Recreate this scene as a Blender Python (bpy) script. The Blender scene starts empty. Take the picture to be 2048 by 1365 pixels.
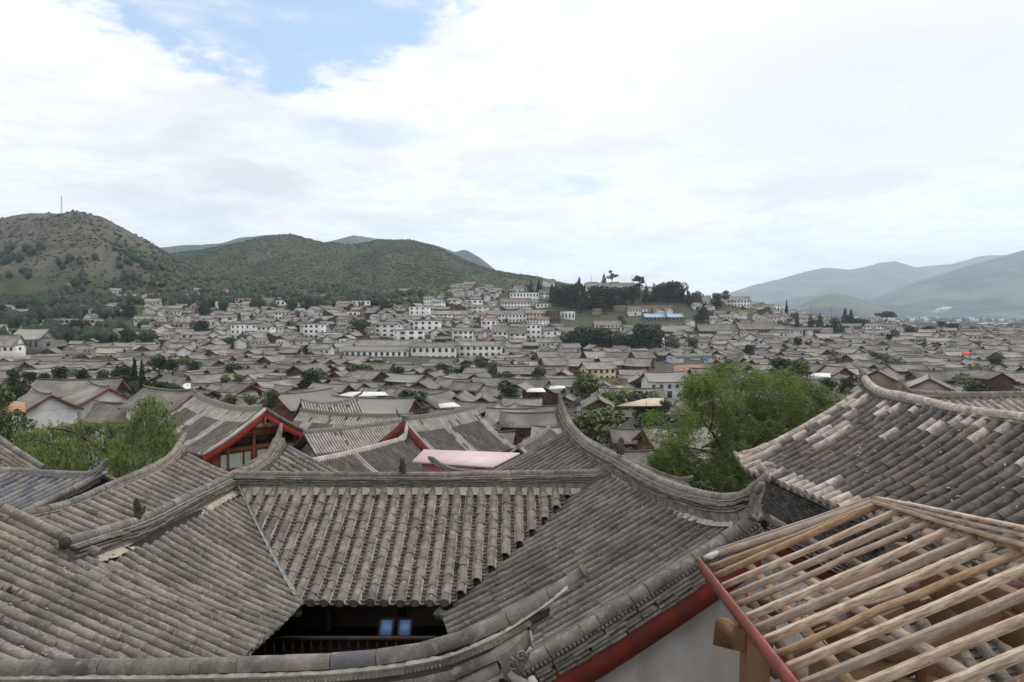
import bpy, math, random
import numpy as np
from mathutils import Vector, Matrix, noise as mnoise
random.seed(7); np.random.seed(7)
R = math.radians
scene = bpy.context.scene
COL = scene.collection
# ------------------------------------------------------------------ camera
F, CX, HY, CZ = 1365.0, 1024.0, 630.0, 30.0       # focal length in photo pixels, centre column, horizon row, eye height
cam_d = bpy.data.cameras.new('camera'); cam = bpy.data.objects.new('camera', cam_d); COL.objects.link(cam)
cam.location = (0, 0, CZ); cam.rotation_euler = (R(90), 0, 0)
cam_d.sensor_width = 36.0; cam_d.lens = F/2048*36.0
cam_d.shift_y = (HY-682.5)/2048.0
cam_d.clip_start = 0.1; cam_d.clip_end = 60000
scene.camera = cam
# ------------------------------------------------------------------ light
SUN_EL, SUN_AZ = 54.0, 48.0                       # azimuth clockwise from straight ahead: high on the right
world = bpy.data.worlds.new('World'); scene.world = world; world.use_nodes = True
nt = world.node_tree; nt.nodes.clear()
def N(t, typ, **kw):
    n = t.nodes.new(typ)
    for k, v in kw.items():
        if k in n.inputs.keys() if isinstance(k, str) else False: n.inputs[k].default_value = v
        else: setattr(n, k, v)
    return n
def lk(t, a, b): t.links.new(a, b)
def mth(t, op, a, b=None, c=None, clamp=False):
    n = t.nodes.new('ShaderNodeMath'); n.operation = op; n.use_clamp = clamp
    for i, x in enumerate((a, b, c)):
        if x is None: continue
        if isinstance(x, (int, float)): n.inputs[i].default_value = x
        else: t.links.new(x, n.inputs[i])
    return n.outputs[0]
def mix(t, f, a, b, blend='MIX'):
    n = t.nodes.new('ShaderNodeMix'); n.data_type = 'RGBA'; n.blend_type = blend; n.clamp_factor = True
    for s, x in ((0, f), (6, a), (7, b)):
        if isinstance(x, (int, float)): n.inputs[s].default_value = x
        elif isinstance(x, (tuple, list)): n.inputs[s].default_value = (*x[:3], 1)
        else: t.links.new(x, n.inputs[s])
    return n.outputs[2]
def noise_tex(t, vec, scale, detail=4, rough=.55, dist=0):
    n = t.nodes.new('ShaderNodeTexNoise'); n.inputs['Scale'].default_value = scale; n.inputs['Detail'].default_value = detail
    n.inputs['Roughness'].default_value = rough; n.inputs['Distortion'].default_value = dist
    if vec is not None: t.links.new(vec, n.inputs['Vector'])
    return n.outputs['Fac']
def smooth(t, x, lo, hi, a=0., b=1.):
    n = t.nodes.new('ShaderNodeMapRange'); n.interpolation_type = 'SMOOTHSTEP'
    n.inputs[1].default_value = lo; n.inputs[2].default_value = hi; n.inputs[3].default_value = a; n.inputs[4].default_value = b
    t.links.new(x, n.inputs[0]); return n.outputs[0]
def cmb(t, v):
    n = t.nodes.new('ShaderNodeCombineXYZ')
    for i in range(3): lk(t, v, n.inputs[i])
    return n.outputs[0]
sky = nt.nodes.new('ShaderNodeTexSky'); sky.sky_type = 'NISHITA'; sky.sun_disc = False
sky.sun_elevation = R(SUN_EL); sky.sun_rotation = R(SUN_AZ); sky.altitude = 2400; sky.air_density = 1.0; sky.dust_density = .6
tc = nt.nodes.new('ShaderNodeTexCoord'); sep = nt.nodes.new('ShaderNodeSeparateXYZ'); lk(nt, tc.outputs['Generated'], sep.inputs[0])
dx, dy, dz = sep.outputs
az = mth(nt, 'MULTIPLY', mth(nt, 'ARCTAN2', dx, dy), 180/math.pi)
el = mth(nt, 'MULTIPLY', mth(nt, 'ARCSINE', dz), 180/math.pi)
# cloud deck seen in perspective: direction over height
den = mth(nt, 'ADD', mth(nt, 'MAXIMUM', dz, 0.0), 0.14)
cv = nt.nodes.new('ShaderNodeCombineXYZ'); lk(nt, mth(nt, 'DIVIDE', dx, den), cv.inputs[0]); lk(nt, mth(nt, 'DIVIDE', dy, den), cv.inputs[1])
n_big = noise_tex(nt, cv.outputs[0], 1.1, 7, .58, .3)
n_mid = noise_tex(nt, cv.outputs[0], 2.6, 8, .6, .2)
n_fine = noise_tex(nt, cv.outputs[0], 7.0, 8, .62, .1)
wob = mth(nt, 'ADD', mth(nt, 'MULTIPLY', mth(nt, 'SUBTRACT', n_mid, .5), 2.3), mth(nt, 'MULTIPLY', mth(nt, 'SUBTRACT', n_fine, .5), 1.3))
def gap(ca, ce, ra, re, lo=.55, hi=1.25, w=.55):
    a = mth(nt, 'DIVIDE', mth(nt, 'SUBTRACT', az, ca), ra); e = mth(nt, 'DIVIDE', mth(nt, 'SUBTRACT', el, ce), re)
    r = mth(nt, 'SQRT', mth(nt, 'ADD', mth(nt, 'MULTIPLY', a, a), mth(nt, 'MULTIPLY', e, e)))
    r = mth(nt, 'ADD', r, mth(nt, 'MULTIPLY', wob, w))
    return smooth(nt, r, lo, hi, 1., 0.)
g = gap(-19.6, 28.0, 17.0, 11.0, .80, 1.02, .42)
for args, amt in (((-13, 14.6, 6.5, 1.2), .5), ((4, 10.6, 4.0, 1.0), .55), ((36, 7.9, 3, .8), .25), ((62, 31, 15, 7), .8), ((-75, 36, 18, 8), .8), ((150, 40, 22, 10), .8), ((-140, 24, 16, 6), .8)):
    g = mth(nt, 'MAXIMUM', g, mth(nt, 'MULTIPLY', gap(*args), amt))
veil = smooth(nt, n_mid, .44, .68, 0., .7)                     # thin cloud drifting across the blue
g = mth(nt, 'MULTIPLY', g, mth(nt, 'SUBTRACT', 1.0, veil))
shade = smooth(nt, n_big, .44, .68, 0., 1.)                     # grey cloud bases
bandg = gap(-21.0, 10.5, 5.0, 1.5, .4, 1.5, .9)
shade2 = mth(nt, 'MAXIMUM', mth(nt, 'MULTIPLY', shade, .75), mth(nt, 'MULTIPLY', bandg, .85))
right_g = gap(30, 17, 20, 8.5, .3, 1.35, .6)
shade2 = mth(nt, 'MAXIMUM', shade2, mth(nt, 'MULTIPLY', right_g, mth(nt, 'ADD', mth(nt, 'MULTIPLY', n_mid, 1.0), .15)))
ccol = mix(nt, shade2, (.955, .95, .945), (.615, .62, .63))
ccol = mix(nt, mth(nt, 'MULTIPLY', smooth(nt, n_fine, .42, .72), .55), ccol, (.70, .71, .725))
hor = smooth(nt, el, 0., 14., 1.35, 1.0)                        # overcast brightens towards the horizon
ccol = mix(nt, 1.0, ccol, cmb(nt, hor), 'MULTIPLY')
bg_c = nt.nodes.new('ShaderNodeBackground'); lk(nt, ccol, bg_c.inputs[0]); bg_c.inputs[1].default_value = 1.12
bg_s = nt.nodes.new('ShaderNodeBackground'); bg_s.inputs[1].default_value = 0.15; lk(nt, mix(nt, .42, sky.outputs[0], (4.2, 5.7, 7.3)), bg_s.inputs[0])
ms = nt.nodes.new('ShaderNodeMixShader'); lk(nt, g, ms.inputs[0]); lk(nt, bg_c.outputs[0], ms.inputs[1]); lk(nt, bg_s.outputs[0], ms.inputs[2])
wo = nt.nodes.new('ShaderNodeOutputWorld'); lk(nt, ms.outputs[0], wo.inputs[0])
sun_d = bpy.data.lights.new('sun', 'SUN'); sun_d.energy = 1.5; sun_d.angle = R(12); sun_d.color = (1, .96, .90)
sun = bpy.data.objects.new('sun', sun_d); COL.objects.link(sun)
sd = Vector((math.sin(R(SUN_AZ))*math.cos(R(SUN_EL)), math.cos(R(SUN_AZ))*math.cos(R(SUN_EL)), math.sin(R(SUN_EL))))
sun.rotation_euler = sd.to_track_quat('Z', 'Y').to_euler()
vs = scene.view_settings; vs.view_transform = 'Standard'; vs.look = 'None'; vs.gamma = 1; vs.exposure = 0.22; vs.use_curve_mapping = False
scene.render.engine = 'CYCLES'; scene.cycles.use_denoising = True; scene.cycles.max_bounces = 6; scene.cycles.volume_bounces = 2
scene.cycles.sample_clamp_indirect = 6
# ------------------------------------------------------------------ helpers
def P(px, py, Y): return Vector(((px-CX)/F*Y, Y, CZ-(py-HY)/F*Y))
def V(x, y, z): return Vector((x, y, CZ+z))                      # z measured from eye height
def img(p): return (CX+F*p[0]/p[1], HY+F*(CZ-p[2])/p[1]) if p[1] > .05 else (-9999, -9999)
def link(o): COL.objects.link(o); return o
def tag(o, label=None, cat=None, group=None, kind=None):
    for k, v in (('label', label), ('category', cat), ('group', group), ('kind', kind)):
        if v: o[k] = v
    return o
def empty(name, loc, label=None, cat=None, group=None, rz=0):
    o = bpy.data.objects.new(name, None); o.location = loc; o.rotation_euler = (0, 0, rz); o.empty_display_size = .2
    link(o); tag(o, label, cat, group); return o
_W = {}
def put(name, mesh, parent=None, M=None):
    """link a mesh as one object whose WORLD matrix is M"""
    o = bpy.data.objects.new(name, mesh); link(o)
    if parent is not None: o.parent = parent
    M = M if M is not None else Matrix.Identity(4)
    if parent is not None: M = wm(parent).inverted() @ M
    o.matrix_basis = M; return o
def wm(o):
    M = o.matrix_basis.copy()
    return wm(o.parent) @ M if o.parent is not None else M
def fbm(x, y, z=0, o=4):
    return mnoise.fractal(Vector((x, y, z)), 1.0, 2.0, o)
class MB:
    """collects vertices and faces; build() links them as one mesh object"""
    def __init__(s): s.v = []; s.f = {}; s.n = 0; s.m = {}; s.uv = []
    def add(s, v, f, mat=0, uv=None):
        v = np.asarray(v, float).reshape(-1, 3)
        if isinstance(f, dict): groups = f
        else:
            groups = {}
            for q in f: groups.setdefault(len(q), []).append(q)
        for k, q in groups.items():
            q = np.asarray(q, np.int64).reshape(-1, k)+s.n
            s.f.setdefault(k, []).append(q)
            mm = mat if not np.isscalar(mat) else np.full(len(q), mat)
            s.m.setdefault(k, []).append(np.asarray(mm))
        s.v.append(v); s.n += len(v)
        s.uv.append(np.zeros((len(v), 2)) if uv is None else np.asarray(uv, float).reshape(-1, 2))
        return s
    def many(s, proto, mats, mat=0):
        """proto = (verts, {k: faces}); mats = (m,4,4)"""
        if len(mats) == 0: return s
        pv, pf = proto; mats = np.asarray(mats); m = len(mats); n = len(pv)
        h = np.c_[pv, np.ones(n)]
        v = np.einsum('mij,nj->mni', mats, h)[:, :, :3].reshape(-1, 3)
        off = (np.arange(m)*n)[:, None, None]
        f = {k: (np.asarray(q)[None]+off).reshape(-1, k) for k, q in pf.items()}
        for k, q in f.items():
            s.f.setdefault(k, []).append(q+s.n); s.m.setdefault(k, []).append(np.full(len(q), mat))
        s.v.append(v); s.uv.append(np.zeros((len(v), 2))); s.n += len(v); return s
    def box(s, c, size, rot=None, mat=0):
        x, y, z = np.asarray(size)/2.
        v = np.array([[i*x, j*y, k*z] for i in (-1, 1) for j in (-1, 1) for k in (-1, 1)])
        if rot is not None: v = v @ np.array(rot).T
        return s.add(v+np.array(c), BOXF, mat)
    def beam(s, p, q, w, h, mat=0, up=(0, 0, 1)):
        p, q = Vector(p), Vector(q); y = (q-p); L = y.length; y.normalize(); x = y.cross(Vector(up)); x.normalize(); z = x.cross(y)
        return s.box((p+q)/2, (w, L, h), Matrix((x, y, z)).transposed(), mat)
    def tube(s, pts, rad, n=8, mat=0, caps=True, squash=1.0):
        pts = [Vector(p) for p in pts]; rings = []
        for i, p in enumerate(pts):
            t = (pts[min(i+1, len(pts)-1)]-pts[max(i-1, 0)]).normalized()
            a = t.cross(Vector((0, 0, 1)) if abs(t.z) < .95 else Vector((1, 0, 0))).normalized(); b = a.cross(t)
            r = rad[i] if hasattr(rad, '__len__') else rad
            rings += [p+(a*math.cos(k*2*math.pi/n)+b*math.sin(k*2*math.pi/n)*squash)*r for k in range(n)]
        f = [(i*n+k, i*n+(k+1) % n, (i+1)*n+(k+1) % n, (i+1)*n+k) for i in range(len(pts)-1) for k in range(n)]
        if caps: f += [tuple(range(n-1, -1, -1)), tuple((len(pts)-1)*n+k for k in range(n))]
        return s.add([tuple(v) for v in rings], f, mat)
    def mesh(s, name, mats, smooth=False):
        me = bpy.data.meshes.new(name); v = np.concatenate(s.v) if s.v else np.zeros((0, 3)); uv = np.concatenate(s.uv) if s.uv else np.zeros((0, 2))
        ks = sorted(s.f); fl = [np.concatenate(s.f[k]) for k in ks]; ml = [np.concatenate(s.m[k]) for k in ks]
        me.vertices.add(len(v)); me.vertices.foreach_set('co', v.ravel())
        loops = np.concatenate([q.ravel() for q in fl]); sizes = np.concatenate([np.full(len(q), k) for k, q in zip(ks, fl)])
        me.loops.add(len(loops)); me.loops.foreach_set('vertex_index', loops.astype(np.int32))
        me.polygons.add(len(sizes)); st = np.concatenate([[0], np.cumsum(sizes)[:-1]])
        me.polygons.foreach_set('loop_start', st.astype(np.int32))
        me.polygons.foreach_set('material_index', np.concatenate(ml).astype(np.int32))
        if smooth: me.polygons.foreach_set('use_smooth', np.ones(len(sizes), bool))
        if uv.any(): l = me.uv_layers.new(name='UVMap'); l.data.foreach_set('uv', uv[loops].ravel())
        me.update(calc_edges=True)
        if smooth == 2: me.set_sharp_from_angle(angle=R(38))
        for m in (mats if isinstance(mats, (list, tuple)) else [mats]): me.materials.append(m)
        return me
    def build(s, name, mats, parent=None, smooth=False, kind=None):
        """coordinates are world coordinates"""
        o = put(name, s.mesh(name, mats, smooth), parent)
        if kind: o['kind'] = kind
        return o
BOXF = {4: np.array([(0, 1, 3, 2), (4, 6, 7, 5), (0, 4, 5, 1), (2, 3, 7, 6), (0, 2, 6, 4), (1, 5, 7, 3)])}
def fdict(faces):
    d = {}
    for q in faces: d.setdefault(len(q), []).append(q)
    return {k: np.array(v) for k, v in d.items()}
# ------------------------------------------------------------------ materials
MATS = {}
def mat(name, c1, c2=None, c3=None, scale=3., rough=.85, rnd=0., bump=0., fine=40., f3=.6, hue=None, stripes=None, spec=.3, coords='pos', dirt=None, streak=None, metal=0., streakv=None, dirt2=None):
    """c1/c2 blotches, c3 small flecks, rnd per-piece brightness, hue = (colour, share) per-piece second tone, stripes = (freq, depth) along UV u"""
    m = bpy.data.materials.new(name); m.use_nodes = True; t = m.node_tree; t.nodes.clear()
    out = t.nodes.new('ShaderNodeOutputMaterial'); b = t.nodes.new('ShaderNodeBsdfPrincipled'); lk(t, b.outputs[0], out.inputs[0])
    b.inputs['Roughness'].default_value = rough; b.inputs['Specular IOR Level'].default_value = spec; b.inputs['Metallic'].default_value = metal
    geo = t.nodes.new('ShaderNodeNewGeometry'); oi = t.nodes.new('ShaderNodeObjectInfo')
    if coords == 'obj': tcn = t.nodes.new('ShaderNodeTexCoord'); vec = tcn.outputs['Object']
    else: vec = geo.outputs['Position']
    c2 = c2 or tuple(x*.75 for x in c1)
    nb = noise_tex(t, vec, scale, 5, .6)
    col = mix(t, smooth(t, nb, .35, .65), c1, c2)
    nf = noise_tex(t, vec, fine, 4, .65)
    if c3: col = mix(t, mth(t, 'MULTIPLY', smooth(t, nf, f3, f3+.10), .8), col, c3)
    if rnd or hue:
        r = mth(t, 'FRACT', mth(t, 'ADD', mth(t, 'MULTIPLY', oi.outputs['Random'], 7.31), mth(t, 'MULTIPLY', geo.outputs['Random Per Island'], 3.77)))
        if hue:
            r2 = mth(t, 'FRACT', mth(t, 'MULTIPLY', r, 17.3)); col = mix(t, mth(t, 'MULTIPLY', mth(t, 'LESS_THAN', r2, hue[1]), .85), col, hue[0])
        v = mth(t, 'ADD', 1-rnd, mth(t, 'MULTIPLY', r, 2*rnd))
        col = mix(t, 1.0, col, cmb(t, v), 'MULTIPLY')
    if stripes:
        uv = t.nodes.new('ShaderNodeUVMap'); sp = t.nodes.new('ShaderNodeSeparateXYZ'); lk(t, uv.outputs[0], sp.inputs[0])
        s = mth(t, 'SINE', mth(t, 'MULTIPLY', sp.outputs[0], 2*math.pi*stripes[0]))
        s2 = mth(t, 'SINE', mth(t, 'MULTIPLY', sp.outputs[1], 2*math.pi*stripes[0]*.8))
        k = mth(t, 'ADD', 1.0, mth(t, 'ADD', mth(t, 'MULTIPLY', s, stripes[1]), mth(t, 'MULTIPLY', s2, stripes[1]*.3)))
        col = mix(t, 1.0, col, cmb(t, k), 'MULTIPLY')
    if streakv:                                                     # long grain along one local axis
        mp = t.nodes.new('ShaderNodeMapping'); lk(t, vec, mp.inputs[0]); mp.inputs[3].default_value = streakv
        ns = noise_tex(t, mp.outputs[0], 1.0, 4, .6); col = mix(t, mth(t, 'MULTIPLY', smooth(t, ns, .42, .66), .85), col, streak)
    if dirt: col = mix(t, mth(t, 'MULTIPLY', smooth(t, noise_tex(t, vec, dirt[1], 5, .6), .52, .68), dirt[2]), col, dirt[0])
    if dirt2: col = mix(t, mth(t, 'MULTIPLY', smooth(t, noise_tex(t, vec, dirt2[1], 6, .65, .4), .50, .66), dirt2[2]), col, dirt2[0])
    lk(t, col, b.inputs['Base Color'])
    if bump:
        bn = t.nodes.new('ShaderNodeBump'); bn.inputs['Strength'].default_value = bump; bn.inputs['Distance'].default_value = .01; lk(t, nf, bn.inputs['Height']); lk(t, bn.outputs[0], b.inputs['Normal'])
    MATS[name] = m; return m
T_TILE = mat('tile_grey', (.245, .21, .178), (.135, .117, .10), (.05, .044, .037), scale=2.6, rnd=.13, bump=.6, fine=45, f3=.57, hue=((.15, .143, .138), .09), dirt=((.36, .345, .29), 16., .55), dirt2=((.075, .066, .055), .9, .55))
T_DARK = mat('tile_dark', (.18, .155, .135), (.095, .083, .073), (.038, .058, .05), scale=2.6, rnd=.12, bump=.6, fine=45, f3=.57, hue=((.11, .106, .104), .10), dirt=((.31, .285, .24), 18., .40), dirt2=((.055, .049, .043), .8, .55))
T_BLUE = mat('tile_bluegrey', (.22, .21, .205), (.14, .135, .138), (.07, .068, .07), scale=2.6, rnd=.18, bump=.5, fine=38, f3=.60, hue=((.12, .128, .15), .25), dirt=((.34, .33, .31), 16., .4), dirt2=((.065, .064, .064), .9, .5))
T_RR = mat('tile_weathered', (.138, .117, .104), (.070, .063, .059), (.52, .47, .42), scale=5., rnd=.16, bump=.6, fine=20, f3=.63, hue=((.17, .132, .098), .10), dirt=((.045, .042, .038), 6., .6))
T_WASH = mat('tile_whitewashed', (.52, .45, .40), (.33, .28, .25), (.15, .127, .11), scale=9., rnd=.16, bump=.4, fine=26, f3=.57, dirt=((.17, .145, .125), 5., .7))
T_PAN = mat('pan_tile_grey', (.12, .104, .09), (.065, .057, .05), (.30, .28, .24), scale=8., rnd=.34, bump=.4, fine=50, f3=.64)  # pan and deck colours darkened to deepen the shade between tile rows
T_RIDGE = mat('ridge_tile_grey', (.225, .196, .167), (.122, .108, .094), (.10, .09, .078), scale=2.6, rnd=.16, bump=.6, fine=34, f3=.60, hue=((.14, .14, .145), .12), dirt=((.40, .385, .33), 14., .45), dirt2=((.07, .063, .053), 1.2, .5))
T_COURSE = mat('ridge_course_grey', (.21, .19, .168), (.115, .106, .096), (.48, .46, .41), scale=8., rnd=.24, bump=.5, fine=26, f3=.63)
T_NEAR = mat('near_ridge_tile', (.205, .182, .157), (.088, .081, .075), (.055, .05, .044), scale=2.6, rnd=.16, bump=.7, fine=60, f3=.575, hue=((.10, .10, .112), .16), dirt=((.31, .285, .235), 11., .55), dirt2=((.055, .052, .048), 2.2, .5))
MORTAR = mat('mortar_pale', (.44, .40, .34), (.26, .235, .20), (.13, .12, .10), scale=12., fine=60, f3=.60, bump=.4)
MORT_B = mat('mortar_beige', (.42, .365, .30), (.30, .26, .215), (.25, .21, .17), scale=6., fine=40, f3=.68, bump=.3)
LICHEN = mat('mortar_lichen', (.38, .37, .315), (.22, .215, .18), (.09, .13, .11), scale=14., fine=60, f3=.60, bump=.4)
DECK = mat('roof_deck_dark', (.04, .035, .03), (.028, .025, .021)); CLAY = mat('clay_dark', (.075, .066, .060), (.045, .04, .037), scale=9., fine=40, bump=.5)
RED = mat('red_bargeboard', (.21, .035, .022), (.14, .026, .018), (.08, .02, .014), scale=3., fine=20, f3=.62, rough=.75, bump=.3, dirt=((.11, .06, .045), 3., .5))
REDB = mat('red_fascia_paint', (.29, .085, .065), (.20, .058, .046), (.13, .045, .035), scale=4., fine=25, f3=.60, rough=.65, bump=.2)
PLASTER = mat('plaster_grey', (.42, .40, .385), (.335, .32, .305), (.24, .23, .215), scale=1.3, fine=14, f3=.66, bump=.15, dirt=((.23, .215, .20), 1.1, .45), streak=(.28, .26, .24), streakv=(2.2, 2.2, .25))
WOODBR = mat('wood_brown', (.20, .085, .035), (.13, .055, .025), (.07, .03, .015), scale=4., fine=30, f3=.64, rough=.6)
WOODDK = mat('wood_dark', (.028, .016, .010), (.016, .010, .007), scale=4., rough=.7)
WHITE = mat('white_paint', (.80, .79, .77), (.72, .71, .70), (.55, .53, .50), scale=1., fine=6, f3=.72)
GLASS_SKY = mat('window_glass_painted_sky', (.12, .22, .42), (.09, .18, .35), scale=.5, rough=.2)  # flat blue stands in for the sky reflected in the panes
GLASS = mat('window_glass_dark', (.012, .014, .016), (.02, .022, .024), rough=.08, spec=.7)
TIN = mat('grey_tin', (.30, .31, .31), (.20, .21, .21), scale=8, rough=.5, metal=.4)
BRICK = mat('grey_brick', (.12, .112, .104), (.075, .072, .068), (.18, .17, .155), scale=8, rnd=.35, fine=60, f3=.66, bump=.3)
# ------------------------------------------------------------------ tile shapes (unit length along +Y = downslope, X across, Z out of the roof)
def tube_proto(R0=.075, taper=.90, n=7, disc=False, lip=.80):
    ang = [math.pi*(-.06+1.12*i/n) for i in range(n+1)]
    v = []; f = []
    for y, r in ((0., R0*taper), (1., R0)): v += [(math.cos(a)*r, y, math.sin(a)*r) for a in ang]
    v += [(math.cos(a)*R0*lip, 1., math.sin(a)*R0*lip) for a in ang]
    m = n+1
    f += [(i, i+1, m+i+1, m+i) for i in range(n)] + [(m+i, m+i+1, 2*m+i+1, 2*m+i) for i in range(n)]
    v += [(math.cos(a)*R0*lip, .9, math.sin(a)*R0*lip) for a in ang]
    f += [(2*m+i, 2*m+i+1, 3*m+i+1, 3*m+i) for i in range(n)]
    v += [(0., 0., 0.)]; c = len(v)-1; f += [(i+1, i, c) for i in range(n)]
    if disc:
        k = 12; b = len(v); rr = R0*1.03; zc = R0*.12
        for y in (.97, 1.03): v += [(math.cos(2*math.pi*i/k)*rr, y, zc+math.sin(2*math.pi*i/k)*rr) for i in range(k)]
        v += [(math.cos(2*math.pi*i/k)*rr*.72, 1.03, zc+math.sin(2*math.pi*i/k)*rr*.72) for i in range(k)]
        v += [(math.cos(2*math.pi*i/k)*rr*.68, 1.018, zc+math.sin(2*math.pi*i/k)*rr*.68) for i in range(k)]
        for o1, o2 in ((0, k), (k, 2*k), (2*k, 3*k)): f += [(b+o1+(i+1) % k, b+o1+i, b+o2+i, b+o2+(i+1) % k) for i in range(k)]
        f += [tuple(b+3*k+i for i in range(k-1, -1, -1)), tuple(b+i for i in range(k))]
    return np.array(v), fdict(f)
def pan_proto(w=.10, depth=.030, n=4, th=.014, rise=.024):
    v = []; f = []
    xs = [-w+2*w*i/n for i in range(n+1)]
    for y, dz in ((0., 0.), (1., rise)): v += [(x, y, depth*(x/w)**2+dz) for x in xs]
    v += [(x*.97, 1., depth*(x/w)**2+rise-th) for x in xs]; m = n+1
    f += [(i, i+1, m+i+1, m+i) for i in range(n)] + [(m+i, m+i+1, 2*m+i+1, 2*m+i) for i in range(n)]
    return np.array(v), fdict(f)
def cap_proto(R0=.075, n=9, lip=.82, taper=.93):
    ang = [math.pi*(-.16+1.32*i/n) for i in range(n+1)]; m = n+1; v = []; f = []
    for y, r in ((0., R0*taper), (1., R0)): v += [(math.cos(a)*r, y, math.sin(a)*r) for a in ang]
    v += [(math.cos(a)*R0*lip, 1., math.sin(a)*R0*lip) for a in ang]
    f += [(i, i+1, m+i+1, m+i) for i in range(n)] + [(m+i, m+i+1, 2*m+i+1, 2*m+i) for i in range(n)]
    f += [tuple(range(2*m, 3*m)), tuple(range(m-1, -1, -1))]
    return np.array(v), fdict(f)
def slab_proto(w=.1, h=.03):
    v = np.array([[i*w, j, k*h/2] for i in (-1, 1) for j in (0, 1) for k in (-1, 1)]); return v, BOXF
def proto_mesh(name, proto, m, smooth=False):
    return MB().add(proto[0], proto[1]).mesh(name, m, 2)
TUBE = {}
def tubes_for(R0):
    k = round(R0, 4)
    if k not in TUBE: TUBE[k] = (tube_proto(R0), tube_proto(R0, disc=True))
    return TUBE[k]
class Path:
    """smooth curve through control points, walked by arc length"""
    def __init__(s, pts, sub=10, straight=False):
        pts = [Vector(p) for p in pts]
        if straight or len(pts) < 3: q = pts
        else:
            q = []; n = len(pts)
            for i in range(n-1):
                p0, p1, p2, p3 = pts[max(i-1, 0)], pts[i], pts[i+1], pts[min(i+2, n-1)]
                for k in range(sub):
                    t = k/sub; q.append(.5*((2*p1)+(p2-p0)*t+(2*p0-5*p1+4*p2-p3)*t*t+(3*p1-p0-3*p2+p3)*t**3))
            q.append(pts[-1])
        s.q = q; s.c = [0.]
        for a, b in zip(q, q[1:]): s.c.append(s.c[-1]+(b-a).length)
        s.L = s.c[-1]
    def at(s, d):
        if d <= 0: return s.q[0]+(s.q[1]-s.q[0]).normalized()*d
        if d >= s.L: return s.q[-1]+(s.q[-1]-s.q[-2]).normalized()*(d-s.L)
        i = int(np.searchsorted(s.c, d))-1; i = max(i, 0)
        a, b = s.q[i], s.q[i+1]; return a+(b-a)*((d-s.c[i])/max(s.c[i+1]-s.c[i], 1e-9))
    def fr(s, u): return s.at(u*s.L)
    def tan(s, d): return (s.at(d+.03)-s.at(d-.03)).normalized()
    def off(s, side=0., up=0., steps=40):
        """parallel path, moved sideways (right of travel) and up"""
        q = []
        for i in range(steps+1):
            d = s.L*i/steps; t = s.tan(d); x = t.cross(Vector((0, 0, 1))).normalized(); z = x.cross(t); q.append(s.at(d)+x*side+z*up)
        return Path(q, straight=True)
def mat_from(p0, y, z0, L, sx=1., sz=1.):
    y = y.normalized(); x = y.cross(z0).normalized(); z = x.cross(y)
    return Matrix(((x.x*sx, y.x*L, z.x*sz, p0.x), (x.y*sx, y.y*L, z.y*sz, p0.y), (x.z*sx, y.z*L, z.z*sz, p0.z), (0, 0, 0, 1)))
def in_view(p, pad=30):
    a, b = img(p); return -pad < a < 2048+pad and -pad < b < 1365+pad
_MC = {}
def shared(name, proto, m):
    k = (name, id(proto[0]), m.name)
    if k not in _MC: _MC[k] = (proto_mesh(name, proto, m, False), proto)
    return _MC[k][0]
def place_pieces(name, proto, m, mats, parent, limit=300, near=True, rest=True):
    """the nearest `limit` pieces in view become objects that share one mesh, the rest one stuff part"""
    if not mats: return
    def key(M):
        p = M.translation; return (0 if in_view(p) else 1, (p-Vector((0, 0, CZ))).length)
    mats = sorted(mats, key=key) if len(mats) > limit else mats
    one = [M for M in mats[:limit]]; more = mats[limit:]
    me = shared(name, proto, m); inv = wm(parent).inverted()
    for M in one:
        o = bpy.data.objects.new(name, me); COL.objects.link(o); o.parent = parent; o.matrix_basis = inv @ M
    if more and rest:
        b = MB(); b.many(proto, [np.array(M) for M in more]); b.build('distant_'+name+'s', m, parent, smooth=2, kind='stuff')
class Loft:
    """roof slope: rows of tiles run from the upper curve B to the lower curve E"""
    def __init__(s, B, E, sag=.06, clip=()):
        s.B = Path(B); s.E = Path(E); s.sag = sag; s.clip = clip
        s.mid = sum((s.pt((i+1)/20, .5)-s.pt(i/20, .5)).length for i in range(20))
    def pt(s, u, t):
        if u < 0 or u > 1:
            a = s.pt(min(max(u, 0), 1), t); b = s.pt(.02 if u < 0 else .98, t); k = (-u if u < 0 else u-1)/.02; return a+(a-b)*k
        b, e = s.B.fr(u), s.E.fr(u); return b+(e-b)*t+Vector((0, 0, -s.sag*4*t*(1-t)))
    def rng(s, u):
        b, e = s.pt(u, 0), s.pt(u, 1); t0, t1 = 0., 1.
        for (ax, ay), (bx, by) in s.clip:                       # keep the side to the right of a->b seen from above
            nx, ny = (by-ay), -(bx-ax); d0 = (b.x-ax)*nx+(b.y-ay)*ny; d1 = (e.x-ax)*nx+(e.y-ay)*ny
            if d0 < 0 and d1 < 0: return None
            if d0 < 0: t0 = max(t0, d0/(d0-d1))
            elif d1 < 0: t1 = min(t1, d0/(d0-d1))
        return (t0, t1) if t1-t0 > .01 else None
    def frame(s, u, t):
        r = (s.pt(u+.01, t)-s.pt(u-.01, t)); y = (s.pt(u, t+.02)-s.pt(u, t-.02)).normalized(); z = r.cross(y)
        if z.z < 0: z = -z
        return y, z.normalized()
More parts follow.
